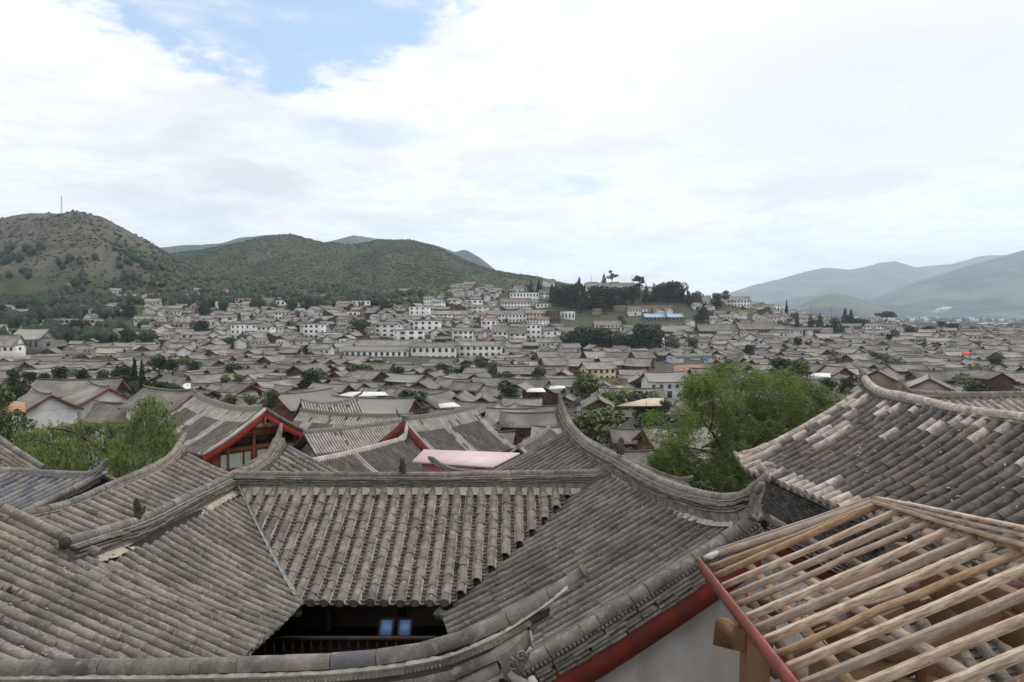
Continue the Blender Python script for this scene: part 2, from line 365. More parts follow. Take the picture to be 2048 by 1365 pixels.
def tile_roof(root, lo, space, L=.25, R0=.075, m_tube=None, m_pan=None, pans=True, tube_limit=300, pan_limit=0, mortar=None, mort_w=.022, expo=.09, ends=True, wash=None, deck=True, jit=.006, lift=.040, roof=None, eave_end=True, stag=.4, start=0.):
    m_tube = m_tube or T_TILE; m_pan = m_pan or T_PAN
    rn = random.Random(int(abs(lo.pt(0, 0).x*997+lo.pt(1, 1).y*131)))
    n = max(2, round(lo.mid/space)); pr, pe = tubes_for(R0)
    if roof is None:
        b = MB()
        for i in range(n):
            u0, u1 = i/n, (i+1)/n; rg = lo.rng((u0+u1)/2)
            if not rg: continue
            k = 6; top = []
            for j in range(k+1):
                t = rg[0]+(min(rg[1], .965)-rg[0])*j/k
                for u in (u0, u1): top.append(lo.pt(u, t)+Vector((0, 0, -.012)))
            vv = [tuple(p) for p in top]+[(p.x, p.y, p.z-.09) for p in top]; h = 2*(k+1)
            ff = []
            for j in range(k):
                a = 2*j; ff += [(a, a+1, a+3, a+2), (h+a, h+a+2, h+a+3, h+a+1)]
            ff += [(2*k, 2*k+1, h+2*k+1, h+2*k), (0, h, h+1, 1)]
            if i == 0: ff += [(2*j, 2*j+2, h+2*j+2, h+2*j) for j in range(k)]
            if i == n-1: ff += [(2*j+1, h+2*j+1, h+2*j+3, 2*j+3) for j in range(k)]
            b.add(vv, ff)
        roof = b.build('roof', DECK, root)
    tubes, washed, eaves, eavesw, pn, mo = [], [], [], [], [], MB()
    for i in range(n):
        u = (i+.5)/n; rg = lo.rng(u)
        if rg:
            t0, t1 = rg; t0 = max(t0, start*rn.uniform(.8, 1.15)); Lr = (lo.pt(u, 1)-lo.pt(u, 0)).length; full = t1 > .995
            N_ = max(1, round(Lr*(t1-t0)/L)); ts = [t1-(t1-t0)*k/N_ for k in range(N_+1)]
            off = rn.uniform(-stag, stag)/N_*(t1-t0)
            ts = [min(max(t+(off if 0 < k < N_ else 0), t0), t1) for k, t in enumerate(ts)]
            for k in range(N_):
                a, c = lo.pt(u, ts[k+1]), lo.pt(u, ts[k]); y, z = lo.frame(u, (ts[k]+ts[k+1])/2)
                x = y.cross(z); d = (c-a)
                yaw = x*rn.gauss(0, jit*1.2)+z*rn.gauss(0, jit*.5)
                p = a+z*(lift+rn.gauss(0, .003))+x*rn.gauss(0, jit*.6)
                M = mat_from(p, d+yaw, z, d.length*1.045)
                w = wash(u, (ts[k]+ts[k+1])/2, rn) if wash else False
                if k == 0 and full and eave_end: (eavesw if w else eaves).append(M)
                else: (washed if w else tubes).append(M)
            if mortar:
                K = max(4, int(Lr*(t1-t0)/.035)); y, z = lo.frame(u, .5); x = y.cross(z)
                for sg in ((-1, 1) if mortar is not LICHEN else ((1,) if x.y < 0 else (-1,))):
                    vv = []
                    for j in range(K+1):
                        t = t0+(t1-t0)*j/K; p = lo.pt(u, t); wd = abs(rn.gauss(mort_w, mort_w*.35))
                        vv += [tuple(p+x*sg*(R0*.80)+z*(lift+R0*(.04 if mortar is LICHEN else .35)+rn.uniform(-.008, .008))), tuple(p+x*sg*(R0*1.0+wd)+z*(.016+rn.uniform(-.006, .006)))]
                    mo.add(vv, [(2*j, 2*j+1, 2*j+3, 2*j+2) if sg < 0 else (2*j+1, 2*j, 2*j+2, 2*j+3) for j in range(K)])
        if pans and i < n-1:
            u = (i+1)/n; rg = lo.rng(u)
            if rg:
                t0, t1 = rg; t0 = max(t0, start*1.1); Lr = (lo.pt(u, 1)-lo.pt(u, 0)).length; K = max(1, round(Lr*(t1-t0)/expo))
                sx = (space-R0*1.25)/.2
                for k in range(K):
                    ta, tb = t1-(t1-t0)*(k+1)/K, t1-(t1-t0)*k/K
                    a, c = lo.pt(u, ta), lo.pt(u, tb); y, z = lo.frame(u, (ta+tb)/2)
                    yaw = y.cross(z)*rn.gauss(0, .006)
                    pn.append(mat_from(a+z*(-.004+rn.gauss(0, .0025)), (c-a)+yaw, z, (c-a).length*1.25, sx))
    s_lim = tube_limit
    place_pieces('eave_tile', pe, m_tube, eaves, roof, 120)
    if eavesw: place_pieces('whitewashed_eave_tile', pe, T_WASH, eavesw, roof, 120)
    place_pieces('tube_tile', pr, m_tube, tubes, roof, s_lim)
    if washed: place_pieces('whitewashed_tile', pr, T_WASH, washed, roof, s_lim)
    if pans: place_pieces('pan_tile', PAN, m_pan, pn, roof, pan_limit)
    if mortar and mo.n: mo.build('mortar', mortar, roof, kind='stuff')
    return roof
PAN = pan_proto()
def along(path, d0, d1, seg, rn, up=0., side=0., gap=.004, jz=.003, jl=.08, flip=False, sx=1., sz=1.):
    """matrices of pieces laid end to end along a path"""
    L = d1-d0; n = max(1, round(L/seg)); out = []
    for i in range(n):
        a, b = d0+L*i/n, d0+L*(i+1)/n
        if 0 < i: a += seg*jl*rn.uniform(-.5, .5)
        p, q = path.at(a), path.at(b); t = (q-p)
        x = t.normalized().cross(Vector((0, 0, 1))).normalized(); z = x.cross(t.normalized())
        o = x*side+z*(up+rn.gauss(0, jz))
        if flip: out.append(mat_from(q+o, p-q, z, t.length-gap, sx, sz))
        else: out.append(mat_from(p+o, t, z, t.length-gap, sx, sz))
    return out
CAPP = {}
def cap_for(R0):
    k = round(R0, 4)
    if k not in CAPP: CAPP[k] = cap_proto(R0)
    return CAPP[k]
SLAB = {}
def slab_for(w, h):
    k = (round(w, 4), round(h, 4))
    if k not in SLAB: SLAB[k] = slab_proto(w, h)
    return SLAB[k]
def ridge(root, pts, H=.33, R0=.07, seg=.3, m_cap=None, m_course=None, base_w=.085, tip0=0., tip1=0., flip=False, wash_cap=False, mort=True, start_disc=False, name='ridge'):
    """pts = line of the cap's axis; builds the stacked courses down to H below it and the cap tiles on top"""
    m_cap = m_cap or T_RIDGE; m_course = m_course or T_COURSE
    pa = Path(pts); rn = random.Random(int(pa.L*1000)); d0, d1 = tip0, pa.L-tip1
    core = MB(); K = 36                                             # mortar core the courses are bedded on
    vv = []
    for i in range(K+1):
        d = d0+(d1-d0)*i/K; p = pa.at(d); t = pa.tan(d); x = t.cross(Vector((0, 0, 1))).normalized()
        for w, h in ((-base_w*1.15, -H), (-base_w*.55, -R0*.4), (base_w*.55, -R0*.4), (base_w*1.15, -H)): vv.append(tuple(p+x*w+Vector((0, 0, h))))
    ff = [(4*i+k, 4*i+k+1, 4*i+5+k, 4*i+4+k) for i in range(K) for k in range(3)]+[(0, 1, 2, 3), (4*K+3, 4*K+2, 4*K+1, 4*K)]
    core.add(vv, ff); rid = core.build(name, MORTAR, root)
    hs = H-R0*.5
    if hs > .08:
        b_h = min(.14, hs*.46)
        place_pieces('ridge_block', slab_for(base_w*1.3, b_h), m_course, along(pa, d0, d1, seg*.9, rn, up=-H+b_h/2+.02, jz=.004, flip=flip), rid, 200)
        z = -H+b_h+.045; k = 0
        while z < -R0*.75:
            place_pieces('ridge_flat_tile', slab_for(base_w*(1.62-.18*(k % 2)), .026), m_cap if k % 2 == 0 else m_course, along(pa, d0+seg*.3*(k % 2), d1, seg*.85, rn, up=z, jz=.005, flip=flip, sx=1+rn.uniform(-.04, .04)), rid, 200)
            z += .046; k += 1
        place_pieces('drip_strip', slab_for(base_w*.95, .012), MORTAR, along(pa, d0, d1, seg*1.3, rn, up=-R0*.45, jz=.003, flip=flip), rid, 120)
    m_c = T_WASH if wash_cap else m_cap
    caps = along(pa, d0, d1, seg, rn, up=0., jz=.003, flip=flip)
    place_pieces('ridge_cap_tile', cap_for(R0), m_c, caps, rid, 200)
    for tl, end in ((tip0, 0), (tip1, 1)):
        if tl > 0:
            ds = [d0-tl*i/6 for i in range(-1, 7)] if end == 0 else [d1+tl*i/6 for i in range(-1, 7)]
            pp = [pa.at(d) for d in ds]; rr = [R0*1.02]+[R0*(1.0-.55*(i/6)**1.5) for i in range(7)]
            MB().tube(pp, rr, 8).build('ridge_tip', m_cap, rid)
            MB().tube([p+Vector((0, 0, -R0*(1.7-.15*i))) for i, p in enumerate(pp)], [r*.62 for r in rr], 6).build('tip_underlay', m_course, rid)
    return rid, pa
def seated_cat(root, p, s=.3, yaw=0., m=None):
    """little clay roof guardian: one continuous body grown from a skeleton"""
    v = [(0, 0, .18), (0, .02, .42), (0, .05, .62), (0, .10, .80), (0, .20, .80), (.15, .12, .02), (-.15, .12, .02), (.16, -.14, .06), (-.16, -.14, .06), (.16, .02, .12), (-.16, .02, .12), (.12, .08, 1.0), (-.12, .08, 1.0), (0, -.24, .30), (0, -.26, .58), (.13, .10, .32), (-.13, .10, .32)]
    e = [(0, 1), (1, 2), (2, 3), (3, 4), (2, 15), (15, 5), (2, 16), (16, 6), (0, 9), (9, 7), (0, 10), (10, 8), (3, 11), (3, 12), (0, 13), (13, 14)]
    r = [.17, .15, .11, .145, .06, .05, .05, .07, .07, .09, .09, .02, .02, .05, .03, .06, .06]
    me = bpy.data.meshes.new('roof_guardian'); me.from_pydata(v, e, []); me.update()
    o = bpy.data.objects.new('roof_guardian', me); link(o)
    md = o.modifiers.new('skin', 'SKIN'); md.use_smooth_shade = True
    for i, sv in enumerate(me.skin_vertices[0].data): sv.radius = (r[i]*1.3, r[i]*1.3); sv.use_root = (i == 0)
    o.modifiers.new('sub', 'SUBSURF').levels = 1; o.modifiers['sub'].render_levels = 1
    me.materials.append(m or T_COURSE)
    o.parent = root; o.matrix_basis = wm(root).inverted() @ (Matrix.Translation(p) @ Matrix.Rotation(yaw, 4, 'Z') @ Matrix.Scale(s, 4)); return o
def verge(root, lo, u, R0=.08, seg=.27, out=1., layers=3, drop=.30, m_board=None, t0=0., t1=1., board_up=-.05, board_h=.30, m_cap=None, seglist=True, steplen=.26, up0=.07, reach=0.05):
    """gable edge: a row of large cap tiles, a dotted drip course, stepped flat tiles and a barge board.  out = +1/-1 side of the path that faces outwards"""
    pts = [lo.pt(u, t0+(t1-t0)*i/10) for i in range(11)]; pa = Path(pts, straight=True); rn = random.Random(int(pa.L*777)+3)
    m_cap = m_cap or T_RIDGE
    vg = MB()
    vv = []; K = 12
    for i in range(K+1):
        d = pa.L*i/K; p = pa.at(d); t = pa.tan(d); x = t.cross(Vector((0, 0, 1))).normalized()*out; z = x.cross(t)*out
        z = z if z.z > 0 else -z
        for w, h in ((-.05, .04), (reach, .04), (reach, -drop*.8), (-.05, -drop*.8)): vv.append(tuple(p+x*w+z*h))
    vg.add(vv, [(4*i+k, 4*i+(k+1) % 4, 4*i+4+(k+1) % 4, 4*i+4+k) for i in range(K) for k in range(4)]+[(0, 1, 2, 3), (4*K+3, 4*K+2, 4*K+1, 4*K)])
    v = vg.build('verge', DECK, root)
    place_pieces('verge_tile', cap_for(R0), m_cap, along(pa, 0, pa.L, seg, rn, up=up0, side=out*.01, jz=.003), v, 120)
    place_pieces('drip_tile', slab_for(.035, .03), T_DARK, along(pa, 0, pa.L, .06, rn, up=up0-.055, side=out*(R0*.9+.02), gap=.022, jz=.003, jl=.0), v, 280)
    for k in range(layers):
        place_pieces('verge_flat_tile', slab_for(.10, .026), T_COURSE if k % 2 else m_cap, along(pa, 0, pa.L, steplen, rn, up=up0-.10-.046*k, side=out*(reach*.9-.045+.018*k), gap=.006, jz=.006, jl=.4), v, 120)
    if m_board:
        b = MB(); vv = []
        for i in range(K+1):
            d = pa.L*i/K; p = pa.at(d); t = pa.tan(d); x = t.cross(Vector((0, 0, 1))).normalized()*out
            for w in (reach-.035, reach+.01):
                for h in (board_up-.0, board_up-board_h): vv.append(tuple(p+x*w+Vector((0, 0, h))))
        b.add(vv, [q for i in range(K) for q in ((4*i, 4*i+1, 4*i+5, 4*i+4), (4*i+3, 4*i+2, 4*i+6, 4*i+7), (4*i+1, 4*i+3, 4*i+7, 4*i+5), (4*i+2, 4*i, 4*i+4, 4*i+6))]+[(0, 2, 3, 1), (4*K, 4*K+1, 4*K+3, 4*K+2)])
        b.build('bargeboard', m_board, root)
    return v, pa
def wall_poly(root, pts, th, m, name='wall', nrm=None):
    """a solid upright wall from its outer outline"""
    pts = [Vector(p) for p in pts]; n = nrm or (pts[1]-pts[0]).cross(pts[2]-pts[1]).normalized(); k = len(pts)
    vv = [tuple(p) for p in pts]+[tuple(p-n*th) for p in pts]
    ff = [tuple(range(k)), tuple(range(2*k-1, k-1, -1))]+[(i, i+k, (i+1) % k+k, (i+1) % k) for i in range(k)]
    return MB().add(vv, ff).build(name, m, root)
# ================================================================== the courtyard house in front
G0 = -9.0                                                           # courtyard level below the eye
# ---- back wing
bw = empty('courtyard_wing', V(-2, 13, G0), 'level-ridged wing behind the dark courtyard, its slope showing curved pan tiles', 'building', 'wings of the courtyard house')
vl0, vl1 = (-5.67, 14.05), (-3.56, 11.33); vr0, vr1 = (1.32, 14.05), (-1.05, 11.33)
lo_b = Loft([V(-5.72, 14.02, -3.60), V(-2, 14.02, -3.63), V(1.75, 14.02, -3.60)], [V(-5.72, 11.33, -4.80), V(-2, 11.33, -4.82), V(1.75, 11.33, -4.80)], sag=.07, clip=[(vl1, vl0), (vr0, vr1)])
rb = tile_roof(bw, lo_b, .25, L=.235, R0=.078, m_pan=T_PAN, tube_limit=300, pan_limit=300, mortar=MORT_B, mort_w=.010, expo=.088)
lo_b2 = Loft([V(1.6, 14.3, -3.60), V(-5.6, 14.3, -3.60)], [V(1.6, 17, -4.9), V(-5.6, 17, -4.9)], sag=.07, clip=[((-5.67, 14.1), (-3.5, 16.8))])
tile_roof(bw, lo_b2, .25, L=.26, R0=.078, pans=False, tube_limit=0)
mb = MB(); mb.add([tuple(V(x, y, z)) for x, y, z in ((-5.66, 14.04, -3.40), (1.36, 14.04, -3.40), (1.36, 13.86, -3.56), (-5.60, 13.86, -3.56))], [(0, 3, 2, 1)]); 
o = MB()
xs = np.linspace(-5.66, 1.40, 60); vv = []
for x in xs: vv += [tuple(V(x, 14.06, -3.47)), tuple(V(x, 13.86+random.uniform(-.04, .04), -3.655+random.uniform(-.014, .014)))]
o.add(vv, [(2*i, 2*i+1, 2*i+3, 2*i+2) for i in range(59)]); o.build('mortar_bed', MORT_B, rb, kind='stuff')
r_b, p_b = ridge(bw, [V(-5.80, 14.1, -3.28), V(-2.2, 14.1, -3.315), V(1.78, 14.1, -3.25)], H=.34, R0=.068, seg=.30, base_w=.09)
seated_cat(r_b, P(806, 947, 14.1), .33, 2.6, CLAY)
# valley flashing and gutter ends
for a, c, w in (((-5.62, 13.98, -3.50), (-3.60, 11.36, -4.70), .032),):
    q = [V(*a).lerp(V(*c), i/8)+Vector((0, 0, -.20*4*(i/8)*(1-i/8)*.35)) for i in range(9)]
    vv = []
    for i, p in enumerate(q): k = w*(.5+i/9); vv += [tuple(p+Vector((-k, 0, .055))), tuple(p+Vector((0, 0, .03))), tuple(p+Vector((k, 0, .055)))]
    MB().add(vv, [(3*i+j, 3*i+j+1, 3*i+j+4, 3*i+j+3) for i in range(8) for j in range(2)]).build('valley_flashing', TIN, bw)
def gutter_end(p, d, s=.13):
    d = Vector(d).normalized(); x = d.cross(Vector((0, 0, 1))).normalized(); p = Vector(p)
    vv = []
    for k in (0, 1):
        for w, h in ((-.6, .5), (-.45, 0), (.45, 0), (.6, .5)): vv.append(tuple(p+d*s*1.5*k+x*w*s+Vector((0, 0, h*s-.35*s*k))))
    MB().add(vv, [(0, 1, 5, 4), (1, 2, 6, 5), (2, 3, 7, 6), (4, 5, 6, 7)]).build('gutter_spout', TIN, bw)
gutter_end(V(-3.57, 11.36, -4.90), (.3, -1, 0)); gutter_end(V(-1.10, 11.36, -4.92), (-.5, -1, 0), .16)
# shaded gallery under the back eave
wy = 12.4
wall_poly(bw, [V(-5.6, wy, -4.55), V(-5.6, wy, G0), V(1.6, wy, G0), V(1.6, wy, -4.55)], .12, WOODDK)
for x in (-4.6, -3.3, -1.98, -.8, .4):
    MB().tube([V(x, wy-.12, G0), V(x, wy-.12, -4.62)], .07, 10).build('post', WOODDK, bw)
def window_pane(x0, x1, z0, z1, y, tilt):
    c = V((x0+x1)/2, y, (z0+z1)/2); w, h = x1-x0, z1-z0
    M = Matrix.Rotation(R(tilt), 3, 'X')
    b = MB(); fw = .03
    for cx, cz, sx, sz in ((-w/2, 0, fw, h+fw), (w/2, 0, fw, h+fw), (0, h/2, w, fw), (0, -h/2, w, fw)): b.box(c+M @ Vector((cx, 0, cz)), (sx, .035, sz), M)
    fr = b.build('window', WOODDK, bw)
    MB().box(c, (w-.02, .008, h-.02), M).build('pane', GLASS_SKY, fr)
window_pane(-2.19, -1.96, -5.30, -5.03, 11.27, -38); window_pane(-1.88, -1.66, -5.30, -5.03, 11.27, -38)
b = MB(); b.beam(V(-4.0, 10.75, -5.10), V(-1.2, 10.75, -5.10), .07, .05); b.beam(V(-4.0, 10.75, -5.62), V(-1.2, 10.75, -5.62), .06, .05); rail = b.build('balcony_railing', WOODDK, bw)
for i in range(19): MB().tube([V(-3.9+i*.148, 10.75, z) for z in (-5.6, -5.45, -5.35, -5.25, -5.12)], [.018, .026, .016, .026, .018], 7).build('baluster', WOODDK, rail)
MB().box(V(-2.0, 11.6, -5.72), (7.2, 1.8, .12)).build('gallery_floor', WOODDK, bw)
# ---- wing to the left of the courtyard
lw = empty('courtyard_wing', V(-5.6, 12, G0), 'wing on the willow side of the courtyard, ridge stopping at a round end tile', 'building', 'wings of the courtyard house')
Bl = [(-5.60, 14.6, -3.66), (-5.62, 13.9, -3.63), (-5.62, 11.8, -3.46), (-5.62, 10.17, -3.38), (-5.62, 8.45, -3.27)]
El = [(-3.50, 15.3, -5.10), (-3.55, 14.35, -5.05), (-3.55, 12.3, -4.90), (-3.50, 10.65, -4.74), (-3.44, 8.9, -4.44)]
lo_l = Loft([V(*p) for p in Bl], [V(*p) for p in El], sag=.05, clip=[(vl0, vl1)])
kw = dict(L=.29, stag=.22, R0=.066, mortar=LICHEN, mort_w=.034, expo=.10)
tile_roof(lw, lo_l, .222, tube_limit=300, pan_limit=0, start=.06, **kw)
lo_l2 = Loft([V(-5.62, 17.0, -3.36), V(-5.62, 15.6, -3.62), V(-5.62, 14.3, -3.64)], [V(-3.3, 17.3, -4.60), V(-3.4, 15.9, -4.95), V(-3.5, 14.6, -5.05)], sag=.05, clip=[((-3.5, 16.8), (-5.67, 14.1))])
tile_roof(lw, lo_l2, .222, tube_limit=60, **kw)
lo_l3 = Loft([V(-5.9, 8.9, -3.24), V(-5.9, 11.8, -3.48), V(-5.9, 14.5, -3.66), V(-5.9, 17.0, -3.4)], [V(-7.6, 8.9, -4.1), V(-7.6, 11.8, -4.35), V(-7.6, 14.5, -4.5), V(-7.6, 17, -4.25)], sag=.05)
tile_roof(lw, lo_l3, .24, L=.27, R0=.075, pans=False, tube_limit=0)
capL = [P(131, 1086, 8.82), P(213, 1061, 9.71), P(284, 1039, 10.65), P(355, 1004, 11.77), P(419, 973, 13.0), P(467, 950, 14.2), P(506, 934, 15.2), P(537, 910, 16.17), P(555, 878, 16.8), P(563, 848, 17.1)]
r_l, p_l = ridge(lw, capL, H=.35, R0=.078, seg=.30, base_w=.095, tip1=.35, flip=True)
b = MB(); e0 = P(131, 1086, 8.80); b.tube([e0+Vector((-.004, -.012, 0)), e0+Vector((-.008, -.03, .0))], [.080, .078], 18); b.build('round_end_tile', CLAY, r_l)
seated_cat(r_l, P(277, 1038, 10.5), .33, 2.2, CLAY)
# mortar bed along its ridge
def mortar_bed(roof_or_root, path, side, w, z0, z1, rn=random.Random(3), m=MORT_B, m0=.1, m1=1.2):
    vv = []; K = int(path.L/.07)
    for i in range(K+1):
        d = m0+(path.L-m0-m1)*i/K; p = path.at(d); t = path.tan(d); x = t.cross(Vector((0, 0, 1))).normalized()*side
        vv += [tuple(p+x*.05+Vector((0, 0, z0))), tuple(p+x*(w+rn.uniform(-.03, .03))+Vector((0, 0, z1+rn.uniform(-.012, .012))))]
    MB().add(vv, [(2*i, 2*i+1, 2*i+3, 2*i+2) for i in range(K)]).build('mortar_bed', m, roof_or_root, kind='stuff')
mortar_bed(r_l, p_l, 1, .24, -.23, -.335, m0=.4, m1=.75)
wall_poly(lw, [V(-4.3, 8, -4.6), V(-4.3, 8, G0), V(-4.3, 16, G0), V(-4.3, 16, -4.6)], .15, WOODDK)
verge(lw, lo_l2, 0.0, R0=.07, out=-1, layers=2, drop=.2, up0=.06)
# nearer, taller bay of the same wing
nb = empty('courtyard_wing', V(-6.5, 7.2, G0), 'nearest bay of lichen-dusted tile rows running down to the big curved ridge', 'building', 'wings of the courtyard house')
lo_n = Loft([V(-8.5, 8.86, -1.73), V(-8.3, 6.3, -1.72), V(-8.2, 5.2, -1.70)], [V(-3.46, 9.38, -4.47), V(-3.38, 6.8, -4.12), V(-3.3, 5.6, -3.95)], sag=.02)
tile_roof(nb, lo_n, .20, L=.30, stag=.25, R0=.066, tube_limit=300, pan_limit=0, mortar=LICHEN, mort_w=.030, expo=.11)
verge(nb, lo_n, 0.0, R0=.072, out=1, layers=2, drop=.24, up0=.13, t0=.0, t1=.575, m_cap=T_RIDGE)
# ---- wing to the right of the courtyard
rw = empty('courtyard_wing', V(1.5, 11, G0), 'wing with a long sagging ridge curling up beside the bare timber roof', 'building', 'wings of the courtyard house')
RB = [(3.34, 9.34, -2.86), (3.18, 10.0, -3.10), (2.95, 10.9, -3.22), (2.70, 11.9, -3.27), (2.42, 13.1, -3.30), (2.05, 14.7, -3.30), (1.80, 15.8, -3.24), (1.40, 17.5, -3.08)]
dn = Vector((-.975, -.223, 0)); RE = []
for (x, y, z) in RB:
    sag = z+2.80; RE.append((x+dn.x*3.86, y+dn.y*3.86, -2.80-.5*3.86+sag*.55))
lo_r = Loft([V(*p) for p in RB], [V(*p) for p in RE], sag=.06, clip=[(vr1, (vr0[0]+(vr0[0]-vr1[0])*.06, vr0[1]+(vr0[1]-vr1[1])*.06))])
# split at the back wing: rows nearer than its valley are cut by it, rows behind run down its far side
lo_r.clip = []
n_split = .58
class SubLoft(Loft):
    def __init__(s, base, u0, u1, clip): s.b = base; s.u0 = u0; s.u1 = u1; s.clip = clip; s.mid = base.mid*(u1-u0)
    def pt(s, u, t): return s.b.pt(s.u0+(s.u1-s.u0)*u, t)
lo_r1 = SubLoft(lo_r, .0, .595, [(vr1, vr0)])
lo_r2 = SubLoft(lo_r, .595, 1.0, [])
tile_roof(rw, lo_r1, .205, L=.30, stag=.13, R0=.064, m_tube=T_DARK, tube_limit=300, pan_limit=0, mortar=None, expo=.12, start=.03)
tile_roof(rw, lo_r2, .205, L=.30, stag=.13, R0=.064, m_tube=T_DARK, tube_limit=200, pan_limit=0, mortar=None, expo=.12)
capR = [P(1534, 948, 9.02), P(1524, 960, 9.12), P(1511, 973, 9.27), P(1495, 989, 9.45), P(1475, 995, 9.71), P(1433, 995, 10.27), P(1376, 982, 11.15), P(1312, 959, 12.34), P(1237, 917, 14.1), P(1181, 888, 15.78), P(1147, 856, 17.0), P(1128, 826, 17.79), P(1121, 802, 18.05), P(1119, 786, 18.2)]
r_r, p_r = ridge(rw, capR, H=.37, R0=.075, seg=.27, base_w=.09, tip0=.52, tip1=.35, m_cap=T_RIDGE)
seated_cat(r_r, P(1240, 910, 14.0), .36, -1.0, CLAY)
mortar_bed(r_r, p_r, -1, .19, -.28, -.40, m0=.75, m1=1.3)
v_r, pv = verge(rw, lo_r, 0.0, R0=.088, seg=.26, out=-1, layers=4, drop=.30, m_board=RED, board_up=-.17, board_h=.42, up0=.085, reach=.11)
verge(rw, lo_r, 1.0, R0=.07, out=1, layers=1, drop=.14, up0=.06)
# far slope of the same roof with its own gable edges
lo_rr = Loft([V(x+.12, y+.03, z) for x, y, z in RB[::-1]], [V(x-dn.x*3.3, y-dn.y*3.3, -4.5+(z+2.8)*.5) for x, y, z in RB[::-1]], sag=.10)
lo_rr.E = Path([V(x-dn.x*3.3, y-dn.y*3.3, -4.45+(z+2.8)*.5) for x, y, z in RB[::-1]][:-1]+[V(RB[0][0]+3.2, RB[0][1]+.7, -4.3)])
tile_roof(rw, lo_rr, .22, L=.27, R0=.08, m_tube=T_DARK, pans=False, tube_limit=0)
verge(rw, lo_rr, 1.0, R0=.075, out=1, layers=3, drop=.25, m_board=RED, up0=.07, reach=.09, t1=.6)
# curled edge on the far gable
pe = [lo_rr.pt(0, t)+Vector((0, 0, .10)) for t in (0.08, .25, .45, .65, .80)]+[P(1352, 936, 15.2), P(1374, 943, 14.9), P(1388, 940, 14.7)]
ridge(rw, [lo_rr.pt(0, .06)+Vector((0, 0, .12)), lo_rr.pt(0, .35)+Vector((0, 0, .11)), lo_rr.pt(0, .65)+Vector((0, 0, .12)), lo_rr.pt(0, .88)+Vector((0, 0, .13)), lo_rr.pt(0, 1.0)+Vector((0, 0, .2)), lo_rr.pt(0, 1.06)+Vector((.05, 0, .34))], H=.16, R0=.06, seg=.27, base_w=.06, tip1=.15, name='verge_ridge')
# gable wall under the near verge
ga = []
for t in (0.0, .25, .5, .75, 1.0): ga.append(lo_r.pt(0, t)+Vector((-.02, .10, -.20)))
far = lo_rr.pt(1.0, .6)+Vector((0, .10, -.2))
ga2 = [V(far.x, far.y, G0)]; 
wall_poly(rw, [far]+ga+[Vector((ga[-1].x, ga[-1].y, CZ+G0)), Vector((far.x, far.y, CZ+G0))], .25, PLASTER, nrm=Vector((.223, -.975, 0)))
for t in (.43, .66):
    p = lo_r.pt(0, t)+Vector((0, 0, -.60)); MB().box(p+Vector((-.02, -.02, 0)), (.09, .05, .06)).build('purlin_end', WOODDK, rw)
wall_poly(rw, [V(-.45, 11.6, -5.3), V(-.45, 11.6, G0), V(.0, 9.0, G0), V(.0, 9.0, -5.0)], .15, WOODDK)
# ornate upturned end of this ridge: curved plates and a clay scroll
b = MB()
for k, (w, x0) in enumerate(((.05, 0.), (.035, .02), (.03, .03), (.03, .04), (.03, .05))):
    q = [P(1462, 1030, 9.9), P(1490, 1024, 9.55), P(1507, 1008, 9.3), P(1516, 985, 9.2), P(1527, 966, 9.08)]
    b.tube([p+Vector((0, 0, -.062*k*(1-.16*i))) for i, p in enumerate(q)], [.062, .062, .055, .042, .028] if k == 0 else [.075, .07, .06, .045, .03], 8, squash=1. if k == 0 else .38)
b.build('ridge_end_sweep', T_COURSE, r_r)
b = MB(); b.tube([P(1512, 1042, 9.15), P(1514, 1018, 9.15), P(1516, 1000, 9.15), P(1514, 985, 9.15)], [.055, .05, .042, .03], 8); b.tube([P(1505, 1028, 9.1), P(1514, 1040, 9.08), P(1522, 1028, 9.1)], [.03, .045, .03], 7); b.tube([P(1512, 985, 9.12), P(1522, 968, 9.05), P(1530, 966, 9.02)], [.045, .04, .02], 7)
b.build('ridge_end_scroll', T_RIDGE, r_r)
# ---- the front wing: only its big curved ridge shows
fw = empty('courtyard_wing', V(-1.5, 4.5, G0), 'nearest roof whose big curved ridge of long cap tiles sweeps up to a pointed tip', 'building', 'wings of the courtyard house')
yF = 4.5
def pf(x, y, dy=0.): return P(x, y, yF+dy)
capF = [pf(-260, 1339), pf(0, 1337), pf(220, 1335), pf(400, 1333), pf(640, 1325), pf(725, 1319), pf(820, 1307), pf(912, 1284), pf(1005, 1244), pf(1060, 1214), pf(1098, 1193)]
paF = Path(capF); rn = random.Random(5)
core = MB(); vv = []; K = 50
for i in range(K+1):
    d = paF.L*i/K; p = paF.at(d)
    k_ = min(1., .12+max(0., paF.L-.35-d)/1.3)
    for y, z in ((-.06, -.05), (-.065, -.05-.41*k_), (.08, -.05-.55*k_), (.08, -.05)): vv.append((p.x, p.y+y, p.z+z))
core.add(vv, [(4*i+k, 4*i+4+k, 4*i+4+(k+1) % 4, 4*i+(k+1) % 4) for i in range(K) for k in range(4)]+[(3, 2, 1, 0), (4*K, 4*K+1, 4*K+2, 4*K+3)])
rf = core.build('ridge', DECK, fw)
place_pieces('ridge_cap_tile', cap_proto(.055, n=14, taper=.94), T_NEAR, along(paF, 0, paF.L, .302, rn, jz=.001, jl=.03, flip=True), rf)
